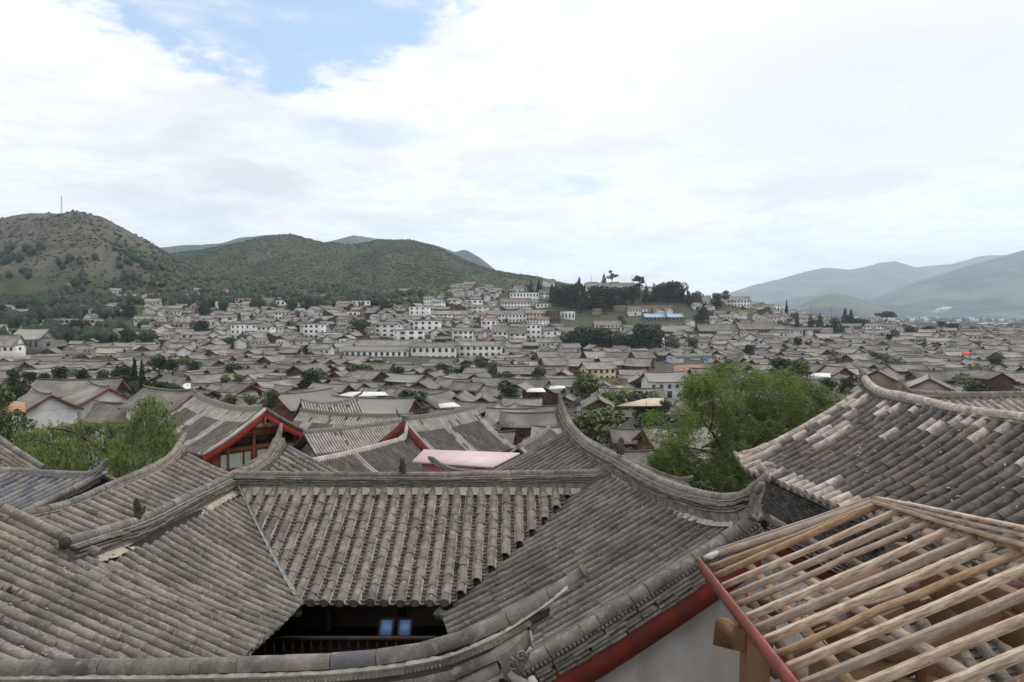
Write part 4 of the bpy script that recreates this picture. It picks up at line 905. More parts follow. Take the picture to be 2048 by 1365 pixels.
# crest rows (photo column -> photo row) and distance of every hill range
def H(py, Y): return CZ+(HY-py)*Y/F
def ground_z(x, Y):
    x = np.asarray(x, float); Y = np.asarray(Y, float)
    px = CX+F*x/np.maximum(Y, 1.)
    base = interp(Y, [-60, 0, 18, 45, 80, 130, 330, 430], [22, 21, 18, 11, 4.5, .8, .5, 0])
    wl = 1-sstep(px, 820, 1180)                                  # the slope climbs towards the hills on the left
    rise = interp(Y, [0, 380, 480, 600, 800, 1000, 6000], [0, 0, 13, 30, 52, 62, 62])*wl
    wr = sstep(px, 980, 1120)*(1-sstep(px, 1900, 2300))
    rise_r = interp(Y, [0, 430, 520, 640, 760, 1000, 6000], [0, 0, 5, 13, 14, 2, 0])*wr
    kn = 40*np.exp(-((x-120)/135)**2-((Y-770)/110)**2)+12*np.exp(-((x-235)/90)**2-((Y-730)/90)**2)+22*np.exp(-((x-5)/90)**2-((Y-830)/120)**2)
    z = base+rise+rise_r+kn
    def hill(z, xs, ys, Yc, Yb, back, rough=.13, ns=160.):
        crest = H(interp(px, xs, ys), Yc); t = np.where(Y < Yc, sstep(Y, Yb, Yc)**.85, 1-sstep(Y, Yc, back))
        n = (nfbm(x/ns+3, Y/ns*.8+7, 6)-.5)*2; n = n-.55*np.abs((nfbm(x/ns*1.7+31, Y/ns*.9+11, 4)-.5)*2)
        h = crest*t+n*crest*rough*t*(1-.75*np.exp(-((Y-Yc)/(.12*Yc))**2))
        return np.maximum(z, np.where(crest > 5, h, -50))
    z = hill(z, [-900, -300, 0, 60, 150, 200, 260, 330, 420, 520, 640], [470, 455, 440, 431, 428, 440, 468, 502, 548, 600, 655], 1100, 620, 2000, .24, 130.)
    z = hill(z, [120, 240, 330, 400, 480, 560, 640, 700, 760, 830, 900], [640, 585, 566, 560, 561, 563, 570, 577, 592, 612, 650], 900, 620, 1150, .07)
    z = hill(z, [150, 330, 400, 480, 535, 580, 640, 700, 760, 820, 870, 930, 985, 1050, 1110, 1160, 1300, 1480, 1560], [560, 510, 499, 488, 476, 471, 484, 490, 482, 486, 499, 525, 545, 555, 565, 574, 600, 634, 660], 1550, 800, 2600, .18, 170.)
    z = hill(z, [-200, 200, 330, 370, 440, 480, 530, 580, 640, 675, 705, 745, 770, 830, 880, 910, 930, 960, 1000, 1080, 1200, 1300], [520, 505, 496, 490, 488, 476, 470, 478, 486, 477, 469, 477, 482, 484, 496, 506, 500, 515, 545, 570, 610, 660], 5200, 3200, 7000, .15, 700.)
    z = hill(z, [1380, 1450, 1500, 1560, 1610, 1650, 1700, 1760, 1790, 1830, 1900, 1960, 2050, 2300, 2800], [650, 588, 572, 556, 542, 534, 540, 528, 525, 536, 532, 516, 506, 490, 480], 12200, 8000, 15500, .22, 1500.)
    z = hill(z, [1420, 1500, 1560, 1620, 1700, 1740, 1800, 1850, 1900, 1960, 2048, 2300, 2800], [650, 622, 606, 592, 598, 600, 578, 560, 545, 527, 503, 470, 455], 7600, 5000, 10000, .22, 1100.)
    z = hill(z, [1540, 1590, 1630, 1665, 1700, 1740, 1790, 1830, 1900], [660, 612, 594, 586, 592, 606, 625, 645, 670], 5000, 4000, 6000, .2, 600.)
    return z
cols = np.concatenate([np.linspace(-2600, -320, 40)[:-1], np.linspace(-320, 2360, 330)[:-1], np.linspace(2360, 4600, 40)])
Ys = np.concatenate([[-40, -10, 3, 8, 14], np.geomspace(20, 430, 46)[:-1], np.linspace(430, 1700, 130)[:-1], np.geomspace(1700, 13800, 80)])
X, YY = np.meshgrid((cols-CX)/F, Ys); Xw = X*np.maximum(YY, 14); Xw = np.where(YY < 14, X*60, Xw)
Z = ground_z(Xw, YY); nr, nc = Z.shape
def sheet(name, r0, r1, m, smooth=True):
    n_r = r1-r0; v = np.stack([Xw[r0:r1], YY[r0:r1], Z[r0:r1]], -1).reshape(-1, 3)
    i = np.arange((n_r-1)*(nc-1)); a = (i//(nc-1))*nc+i % (nc-1)
    b = MB().add(v, {4: np.stack([a, a+1, a+nc+1, a+nc], -1)}); o = b.build(name, m, None, smooth); o['kind'] = 'structure'; return o
def ground_mat():
    m = bpy.data.materials.new('terrain_cover'); m.use_nodes = True; t = m.node_tree; t.nodes.clear()
    out = t.nodes.new('ShaderNodeOutputMaterial'); b = t.nodes.new('ShaderNodeBsdfPrincipled'); lk(t, b.outputs[0], out.inputs[0]); b.inputs['Roughness'].default_value = 1; b.inputs['Specular IOR Level'].default_value = .05
    g = t.nodes.new('ShaderNodeNewGeometry'); sp = t.nodes.new('ShaderNodeSeparateXYZ'); lk(t, g.outputs['Position'], sp.inputs[0])
    n1 = noise_tex(t, g.outputs['Position'], .012, 7, .62, .3); n2 = noise_tex(t, g.outputs['Position'], .055, 6, .65); n3 = noise_tex(t, g.outputs['Position'], .25, 4, .6)
    green = mix(t, smooth(t, n2, .35, .65), (.046, .058, .030), (.072, .078, .044))
    rock = mix(t, smooth(t, n3, .35, .65), (.150, .128, .110), (.085, .075, .060)); rock = mix(t, mth(t, 'MULTIPLY', smooth(t, n2, .46, .60), .75), rock, (.062, .066, .042))
    xr = mth(t, 'DIVIDE', sp.outputs[0], mth(t, 'MAXIMUM', sp.outputs[1], 1.))          # western hill is bare rock and scrub
    west = mth(t, 'MULTIPLY', smooth(t, xr, -.56, -.44, 1., 0.), smooth(t, sp.outputs[2], 60, 95))
    bare = mth(t, 'MAXIMUM', mth(t, 'MULTIPLY', west, smooth(t, n1, .30, .44, .35, 1.)), mth(t, 'MULTIPLY', smooth(t, n1, .53, .66), .65))
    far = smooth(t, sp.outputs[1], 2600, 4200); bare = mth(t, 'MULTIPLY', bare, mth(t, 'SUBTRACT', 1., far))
    col = mix(t, bare, green, rock)
    red = mth(t, 'MULTIPLY', smooth(t, n2, .665, .70), mth(t, 'MULTIPLY', smooth(t, n1, .50, .56), smooth(t, sp.outputs[1], 1150, 1250)))
    col = mix(t, mth(t, 'MULTIPLY', red, mth(t, 'SUBTRACT', 1., far)), col, (.20, .085, .045))
    col = mix(t, mth(t, 'MULTIPLY', far, .92), col, mix(t, smooth(t, noise_tex(t, g.outputs['Position'], .0016, 7, .66, .6), .44, .60), (.018, .028, .030), (.125, .130, .090)))  # far slopes: bluish haze tone and relief contrast put into the colour
    flat = mth(t, 'MAXIMUM', smooth(t, sp.outputs[2], 3, 14, 1., 0.), mth(t, 'MULTIPLY', smooth(t, xr, -.10, 0.), smooth(t, sp.outputs[1], 900, 1000, .8, 0.)))
    col = mix(t, mth(t, 'MULTIPLY', flat, .9), col, mix(t, smooth(t, n3, .4, .6), (.10, .09, .078), (.075, .078, .05)))
    lk(t, col, b.inputs['Base Color']); return m
GM = ground_mat()
k1 = int(np.searchsorted(Ys, 430)); k2 = int(np.searchsorted(Ys, 2600))
sheet('ground', 0, k1+1, GM); sheet('hillside', k1, k2+1, GM); sheet('mountains', k2, nr, GM)
_hy = np.linspace(425, 1000, 460)
def hit(px, py, Y0):
    """distance at which the ground is first seen at photo row py in column px"""
    x = (px-CX)/F*_hy; row = HY+(CZ-ground_z(x, _hy))/_hy*F; k = np.nonzero(row <= py)[0]
    return float(_hy[k[0]]) if len(k) and k[0] > 0 else Y0
def gz(x, y): return float(ground_z(np.array([x]), np.array([y]))[0])
# ================================================================== houses just beyond the courtyard (rows of tiles too fine to pick apart: ribbed roofs)
FAR_T = mat('far_tile', (.165, .143, .125), (.10, .088, .079), (.30, .275, .245), scale=1.6, rnd=.22, bump=.2, fine=12, f3=.60, hue=((.10, .095, .095), .2))
FAR_W = mat('far_tile_limed', (.43, .39, .355), (.30, .27, .245), (.17, .15, .135), scale=1.6, rnd=.16, fine=12, f3=.62)
def ribbed(root, lo, space, R0, m=None, limed=None, name='roof', pan_m=None, seg=4, long=8, jog=.02):
    """roof of half-round rows; limed(u, t) -> True where rows are whitewashed"""
    n = max(3, round(lo.mid/space)); rows = MB(); deck = MB(); rn = random.Random(n)
    ang = [math.pi*i/seg for i in range(seg+1)]
    for i in range(n):
        u = (i+.5)/n; rg = lo.rng(u)
        if not rg: continue
        t0, t1 = rg
        cuts = [t0+(t1-t0)*k/long for k in range(long+1)]
        for k in range(long):
            a, c = lo.pt(u, cuts[k]), lo.pt(u, cuts[k+1]); y, z = lo.frame(u, (cuts[k]+cuts[k+1])/2); x = y.cross(z)
            j = rn.gauss(0, jog*R0); q = []
            for p, s in ((a, .92), (c, 1.0)): q += [tuple(p+x*(math.cos(g)*R0*s+j)+z*(math.sin(g)*R0*s+.01)) for g in ang]
            w = 1 if (limed and limed(u, (cuts[k]+cuts[k+1])/2)) else 0
            if w and rn.random() < .08: w = 0
            m1 = seg+1; rows.add(q, [(g, g+1, m1+g+1, m1+g) for g in range(seg)]+[tuple(m1+g for g in range(m1))], w)
        ua, ub = i/n, (i+1)/n; vv = []
        for k in range(5):
            t = t0+(t1-t0)*k/4
            for u_ in (ua, ub): vv.append(lo.pt(u_, t))
        vv = [tuple(p) for p in vv]+[(p.x, p.y, p.z-.12) for p in vv]
        ff = [q for k in range(4) for q in ((2*k, 2*k+1, 2*k+3, 2*k+2), (10+2*k, 12+2*k, 13+2*k, 11+2*k))]+[(8, 9, 19, 18), (0, 10, 11, 1)]
        if i == 0: ff += [(2*k, 2*k+2, 12+2*k, 10+2*k) for k in range(4)]
        if i == n-1: ff += [(2*k+1, 11+2*k, 13+2*k, 2*k+3) for k in range(4)]
        deck.add(vv, ff)
    d = deck.build(name, pan_m or T_PAN, root)
    rows.build('tile_rows', [m or FAR_T, FAR_W], d, smooth=2, kind='stuff'); return d
def simple_ridge(root, pts, r=.12, h=.22, m=None, tip=(0., 0.)):
    pa = Path(pts); b = MB(); K = 14; vv = []
    for i in range(K+1):
        d = pa.L*i/K; p = pa.at(d); t = pa.tan(d); x = t.cross(Vector((0, 0, 1))).normalized()
        for w, z in ((-1.1, -h), (-.55, 0), (0, r*.55), (.55, 0), (1.1, -h)): vv.append(tuple(p+x*w*r+Vector((0, 0, z))))
    b.add(vv, [(5*i+k, 5*i+k+1, 5*i+6+k, 5*i+5+k) for i in range(K) for k in range(4)]+[(4, 3, 2, 1, 0), tuple(5*K+k for k in range(5))])
    for s, d in ((tip[0], 0), (tip[1], 1)):
        if s > 0:
            q = [pa.at(0 if d == 0 else pa.L)]; t = pa.tan(0)*-1 if d == 0 else pa.tan(pa.L)
            q = [q[0]-t*s*.4, q[0]+t*s*.3+Vector((0, 0, s*.1)), q[0]+t*s*.62+Vector((0, 0, s*.36)), q[0]+t*s*.75+Vector((0, 0, s*.75))]
            b.tube(q, [r*.8, r*.7, r*.5, r*.2], 6)
    return b.build('ridge', m or T_COURSE, root)
def board_strip(b, pts, h, th, nrm, dz=0.):
    """board hanging below a line of points, thickness along nrm"""
    vv = []
    for p in pts: vv += [tuple(p+Vector((0, 0, dz))), tuple(p+Vector((0, 0, dz-h))), tuple(p+nrm*th+Vector((0, 0, dz-h))), tuple(p+nrm*th+Vector((0, 0, dz)))]
    n = len(pts); b.add(vv, [(4*i+k, 4*i+(k+1) % 4, 4*i+4+(k+1) % 4, 4*i+4+k) for i in range(n-1) for k in range(4)]+[(3, 2, 1, 0), tuple(4*n-4+k for k in range(4))])
def limed_bands(us, du=.03, top=.22):
    return lambda u, t: t < top or any(abs(u-x) < du for x in us)
class House3:
    """gabled house from its apex at the near gable, ridge direction and sizes"""
    def __init__(s, name, label, cat, apex, rdir, Lr, half, drop, base, lift=.35, back=None):
        s.r = Vector((rdir[0], rdir[1], 0)).normalized(); s.g = Vector((s.r.y, -s.r.x, 0)); s.a = Vector(apex); s.L = Lr; s.half = half; s.drop = drop
        s.root = empty(name, (s.a.x, s.a.y, base), label, cat); s.base = base; s.lift = lift
    def crest(s, d):
        k = abs(2*d/s.L-1); return s.a+s.r*d+Vector((0, 0, -s.lift*(1-k*k)))
    def eave(s, d, sg):
        k = abs(2*d/s.L-1); return s.a+s.r*d+s.g*s.half*sg+Vector((0, 0, -s.drop-s.lift*.6*(1-k*k)))
    def slope(s, sg, space=.25, R0=.085, limed=None, sag=.16, m=None):
        ds = [s.L*i/6 for i in range(7)]
        lo = Loft([s.crest(d) for d in ds], [s.eave(d, sg) for d in ds], sag=sag); s.__dict__['lo%d' % sg] = lo
        return ribbed(s.root, lo, space, R0, limed=limed, m=m)
    def barge(s, d, m, h=.42, out=-1):
        for sg in (-1, 1):
            b = MB(); lo = s.__dict__.get('lo%d' % sg) or Loft([s.crest(d), s.crest(d)], [s.eave(d, sg), s.eave(d, sg)])
            u = d/s.L; pts = [lo.pt(u, t) for t in (0, .25, .5, .75, 1.0)]
            board_strip(b, pts, h, .06, s.r*out*1.0, dz=.0); b.build('bargeboard', m, s.root)
    def walls(s, m, inset=.7, ends=(.8, .3), name='wall'):
        z0 = s.base; h = s.half-inset; dz = s.drop*h/s.half
        for d, nm in ((ends[0], -1), (s.L-ends[1], 1)):
            c = s.a+s.r*d
            pts = [c-s.g*h+Vector((0, 0, -dz-.18-s.lift*.5)), c+Vector((0, 0, -.30-s.lift*.3)), c+s.g*h+Vector((0, 0, -dz-.18-s.lift*.5))]
            pts += [Vector((pts[2].x, pts[2].y, z0)), Vector((pts[0].x, pts[0].y, z0))]
            wall_poly(s.root, pts, .2, m, name, nrm=s.r*nm)
        for sg in (-1, 1):
            p0 = s.a+s.r*ends[0]+s.g*h*sg; p1 = s.a+s.r*(s.L-ends[1])+s.g*h*sg; zt = s.a.z-dz-.18-s.lift*.6
            wall_poly(s.root, [Vector((p0.x, p0.y, zt)), Vector((p1.x, p1.y, zt)), Vector((p1.x, p1.y, z0)), Vector((p0.x, p0.y, z0))], .2, m, name, nrm=s.g*sg)
    def gpt(s, x, dz, d): return s.a+s.r*d+s.g*x+Vector((0, 0, dz))
# ---- house with the red gable
h1 = House3('gabled_house', 'house with bright red bargeboards and a half-timbered gable with pale curtains', 'house', V(-16.3, 45, -6.25), (-.72, .69), 11.4, 4.0, 2.40, 12., .45)
h1.slope(-1, .205, .072, limed_bands((.36, .68, .02, .985), .045, .22)); h1.slope(1, .205, .072, limed_bands((.3, .65, .02), .045, .22))
simple_ridge(h1.root, [h1.crest(d)+Vector((0, 0, .25)) for d in np.linspace(-.1, h1.L+.1, 9)], .17, .34, tip=(.0, 1.0))
MB().tube([h1.crest(0)+Vector((0, 0, .2)), h1.crest(0)+h1.r*-.1+Vector((0, 0, .7)), h1.crest(0)+Vector((.05, 0, 1.0))], [.16, .1, .04], 7).build('ridge_finial', T_DARK, h1.root)
RED2 = mat('red_gable_board', (.42, .055, .032), (.34, .045, .028), (.20, .035, .02), scale=2., fine=18, f3=.68, rough=.6)
h1.barge(0, RED2, .55)
WOOD2 = mat('gable_timber', (.24, .085, .035), (.16, .055, .022), (.08, .03, .012), scale=3., fine=16, f3=.66, rough=.6)
h1.walls(WOOD2, .75, (.9, .4))
for sg in (-1, 1):                                                   # broad grey verge of mortared tiles above the boards
    lo = h1.lo1 if sg == 1 else h1.__dict__['lo-1']
    MB().tube([lo.pt(-.008, t)+Vector((0, 0, .06)) for t in (0, .25, .5, .75, 1)], .13, 8).build('verge', FAR_W if sg < 0 else T_DARK, h1.root)
    MB().tube([lo.pt(.022, t)+Vector((0, 0, .08)) for t in (0, .25, .5, .75, 1)], .11, 8).build('verge', FAR_T, h1.root)
def gpanel(x0, x1, z0, z1, m, name, dy=.03, par=None, th=.06):
    c = [h1.gpt(x, z, .9)-h1.r*dy for x, z in ((x0, z0), (x1, z0), (x1, z1), (x0, z1))]
    return wall_poly(par or h1.root, c, th, m, name, nrm=h1.r*-1)
for x0, x1, z0, z1 in ((-1.05, -.30, -1.28, -.80), (.0-.18, .45, -1.28, -.85), (.62, 1.25, -1.30, -1.0), (1.45, 2.0, -1.62, -1.42), (-2.75, -2.15, -2.5, -2.12)):
    gpanel(x0, x1, z0, z1, WHITE, 'infill_panel')
for x0, x1, z0, z1 in ((-1.9, -.48, -2.38, -1.80), (-.18, 1.2, -2.38, -1.80), (1.4, 2.4, -2.4, -1.85)): gpanel(x0, x1, z0, z1, WOODDK, 'dark_opening')
CURT = mat('curtain_pale', (.50, .56, .50), (.38, .44, .40), scale=9., fine=30)
for x0, x1 in ((-2.55, -1.15), (-.98, -.6), (-.1, .5)):
    w = gpanel(x0-.06, x1+.06, -3.75, -2.72, WOOD2, 'window', .06)
    b = MB(); k = 12
    for i in range(k):                                              # folds of the curtain behind the pane
        xa = x0+(x1-x0)*i/k; xb = x0+(x1-x0)*(i+1)/k; dd_ = .10 if i % 2 else .085
        c = [h1.gpt(x, z, .9)-h1.r*dd_ for x, z in ((xa, -3.7), (xb, -3.7), (xb, -2.78), (xa, -2.78))]; b.add([tuple(p) for p in c], [(0, 1, 2, 3)])
    b.build('curtain', CURT, w)
w = gpanel(1.75, 2.5, -4.0, -2.55, GLASS, 'window', .06)
b = MB()
for i in range(7):
    for j in range(3):
        c = h1.gpt(1.82+.1*i, -2.65-.1*j, .9)-h1.r*.09; b.box(c, (.06, .06, .05), Matrix((h1.g, h1.r, Vector((0, 0, 1)))).transposed())
b.build('lattice', WHITE, w)
for x, w_ in ((-.35, .10), (1.3, .10), (-2.1, .08), (2.72, .13)): gpanel(x-w_, x+w_, -6, -1.5 if abs(x) > 2 else -.7, WOOD2, 'post', .12, th=.1)
gpanel(3.02, 3.22, -6, -2.5, WHITE, 'white_pillar', .14, th=.2)
for z in (-1.55, -2.58): gpanel(-3.1 if z < -2 else -1.8, 2.9 if z < -2 else 1.9, z-.09, z+.09, WOOD2, 'rail', .11, th=.08)
MB().tube([h1.gpt(-.02, -.45, -.10), h1.gpt(-.02, -.8, -.10), h1.gpt(-.02, -.95, -.1), h1.gpt(-.02, -1.2, -.1)], [.10, .07, .14, .05], 8).build('gable_pendant', WOOD2, h1.root)
# ---- long roofs to its right
h2 = House3('tiled_house', 'low house whose ribbed roof with pale bands runs level behind the red gable', 'house', V(-16.6, 53.5, -7.55), (.96, -.28), 9.6, 3.6, 1.95, 12., .22)
h2.slope(1, .205, .072, limed_bands((.12, .40, .66, .98), .04, .26)); h2.slope(-1, .3, .09)
simple_ridge(h2.root, [h2.crest(d)+Vector((0, 0, .2)) for d in np.linspace(0, h2.L, 7)], .15, .3); h2.walls(PLASTER)
h3 = House3('tiled_house', 'house whose banded roof drops beside a red bargeboard above the pink shed', 'house', V(-7.15, 45, -6.95), (.60, .80), 7.2, 3.9, 2.5, 12., .12)
h3.slope(1, .205, .072, limed_bands((.02, .46, .97), .05, .24)); h3.slope(-1, .205, .072, limed_bands((.02, .46), .05, .24))
simple_ridge(h3.root, [h3.crest(d)+Vector((0, 0, .2)) for d in np.linspace(0, h3.L, 7)], .15, .3, tip=(.9, .0)); h3.walls(PLASTER); h3.barge(0, RED, .62)
h4 = House3('tiled_house', 'house with a pale ridge climbing towards the red bargeboard, roof half limed', 'house', V(-13.6, 44.5, -7.75), (.74, .67), 8.4, 3.4, 1.9, 12., .10)
h4.slope(1, .205, .072, limed_bands((.35, .93), .05, .50)); h4.slope(-1, .28, .09, limed_bands((.3, .8), .05, .3))
simple_ridge(h4.root, [h4.crest(d)+Vector((0, 0, .18)) for d in np.linspace(0, h4.L, 7)], .15, .3); h4.walls(PLASTER)
h5 = House3('tiled_house', 'brownish tile roof just over the courtyard ridge, running down towards the pink shed', 'house', V(-11.1, 35.3, -7.75), (.52, .86), 8.2, 3.6, 1.8, 12., .10)
h5.slope(1, .205, .072, limed_bands((.5,), .02, .05)); h5.slope(-1, .28, .09, limed_bands((.5,), .02, .05))
cr5 = [h5.crest(d)+Vector((0, 0, .15)) for d in np.linspace(0, h5.L, 7)]; cr5 += [cr5[-1]+h5.r*.4+Vector((0, 0, .35)), cr5[-1]+h5.r*.5+Vector((0, 0, .8))]
simple_ridge(h5.root, cr5, .13, .3, m=FAR_W); h5.walls(PLASTER)
h6 = House3('tiled_house', 'small roof end with an upswept limed ridge behind the red gable house', 'house', V(-18.6, 60, -7.6), (.86, .5), 5.2, 3.0, 1.6, 12., .45)
h6.slope(1, .26, .09, limed_bands((.9,), .1, .9)); h6.slope(-1, .3, .09); simple_ridge(h6.root, [h6.crest(d)+Vector((0, 0, .2)) for d in np.linspace(0, h6.L, 7)], .14, .3, tip=(0, .9)); h6.walls(PLASTER)
h7 = House3('tiled_house', 'low roof with a dark slope below the red gable, half hidden by the curled ridges', 'house', V(-15.4, 33.5, -8.35), (.75, -.66), 6.5, 2.6, 1.3, 12., .1)
h7.slope(1, .205, .072, limed_bands((.2,), .03, .1)); h7.slope(-1, .28, .09); simple_ridge(h7.root, [h7.crest(d)+Vector((0, 0, .16)) for d in np.linspace(0, h7.L, 7)], .13, .28, m=FAR_W); h7.walls(PLASTER)
# ---- roof right of the courtyard's far ridge, with a limed edge
h8 = House3('tiled_house', 'dark tile roof with one limed gable edge beside the top of the courtyard ridge', 'house', V(.4, 44, -8.6), (.3, .95), 8, 3.6, 1.9, 12., .1)
h8.slope(1, .26, .09, limed_bands((.02,), .06, .06)); h8.slope(-1, .26, .09, limed_bands((.02,), .06, .06)); simple_ridge(h8.root, [h8.crest(d)+Vector((0, 0, .2)) for d in np.linspace(0, h8.L, 7)], .14, .3); h8.walls(PLASTER)
# ---- pink sheet-metal shed
PINK = mat('pink_sheet', (.62, .46, .48), (.58, .43, .45), scale=1., rough=.45, fine=8); PINKW = mat('pink_wall', (.42, .14, .18), (.36, .12, .15), scale=1., rough=.6)
ps = empty('metal_shed', P(915, 960, 25), 'shed under a flat pale pink sheet-metal roof', 'shed'); ps.location.z = 13
q = [P(848, 899, 25.6), P(1040, 906, 25.9), P(985, 934, 23.2), P(825, 922, 23.4)]
n_ = (q[1]-q[0]).cross(q[3]-q[0]).normalized(); n_ = n_ if n_.z > 0 else -n_
MB().add([tuple(p) for p in q]+[tuple(p-n_*.07) for p in q], [(0, 1, 2, 3), (7, 6, 5, 4)]+[(i, i+4, (i+1) % 4+4, (i+1) % 4) for i in range(4)]).build('roof', PINK, ps)
b = MB()
for i in range(1, 5):                                               # standing seams
    s = i/5; p0, p1 = q[0].lerp(q[1], s), q[3].lerp(q[2], s); b.beam(p0+n_*.002, p1+n_*.002, .008, .006)
b.build('seams', PINK, ps)
iq = [q[3].lerp(q[1], .10), q[2].lerp(q[0], .10), q[1].lerp(q[3], .1), q[0].lerp(q[2], .1)]
for a_, c_ in ((0, 1), (1, 2), (2, 3), (3, 0)):
    wall_poly(ps, [iq[a_]-n_*.08, iq[c_]-n_*.08, Vector((iq[c_].x, iq[c_].y, 13)), Vector((iq[a_].x, iq[a_].y, 13))], .06, PINKW)
# ---- small roof whose upturned corner rises in front of the shed
ct = empty('tiled_house', V(-2.5, 17.8, -9), 'small roof whose slender upturned corner rises in front of the pink shed', 'house')
lo_c = Loft([P(905, 946, 18.2), P(1010, 946, 18.2)], [P(905, 946, 18.2)+Vector((-.3, -1.5, -.8)), P(1010, 946, 18.2)+Vector((0, -1.5, -.8))], sag=.03); ribbed(ct, lo_c, .24, .08)
ridge(ct, [P(990, 944, 18.2), P(930, 943, 18.2), P(900, 938, 18.2), P(880, 929, 18.2), P(866, 919, 18.2), P(856, 914, 18.2)], H=.12, R0=.06, seg=.25, base_w=.05, tip1=.15)
wall_poly(ct, [P(915, 965, 17.5), P(1010, 965, 17.5), V(0, 17.5, -9), V(-1.4, 17.5, -9)], .1, PINKW)
# ================================================================== the old town
def coln(name, c, **k): return mat(name, c, tuple(x*.8 for x in c), tuple(x*.6 for x in c), scale=.6, fine=3, f3=.66, coords='pos', **k)
TOWN_R = mat('town_roof', (.235, .212, .186), (.150, .134, .118), (.31, .28, .245), scale=.30, rnd=.30, fine=2.2, f3=.58, hue=((.235, .222, .20), .22), stripes=(2.4, .20), rough=.95)
TOWN_D = mat('town_ridge', (.12, .11, .10), (.09, .082, .075), (.22, .2, .18), scale=.8, rnd=.2, fine=3, f3=.62)
W_WHITE = coln('wall_white', (.68, .665, .645), rnd=.12); W_WOOD = coln('wall_timber', (.105, .07, .052), rnd=.3); W_RED = coln('wall_red_timber', (.115, .052, .038), rnd=.22)
W_GREY = coln('wall_grey_brick', (.155, .145, .135), rnd=.2); W_TAN = coln('wall_earth', (.30, .23, .165), rnd=.18); W_RED2 = coln('wall_red_plank', (.18, .066, .046), rnd=.15); W_PALE = coln('wall_pale_earth', (.40, .335, .25), rnd=.06); W_CREAM = coln('wall_cream', (.62, .50, .32), rnd=.08)
WIN = mat('window_dark', (.02, .022, .025), (.035, .036, .04), rough=.25, spec=.5); BARGE = mat('bargeboard_brown', (.10, .045, .03), (.07, .033, .024), rnd=.35)
BARGE_R = mat('bargeboard_red', (.17, .055, .038), (.12, .042, .03), rnd=.2); FRAME = coln('window_frame', (.45, .42, .38))
def quad_uv(b, pts, uv, m=0): b.add([tuple(p) for p in pts], [(0, 1, 2, 3)], m, uv)
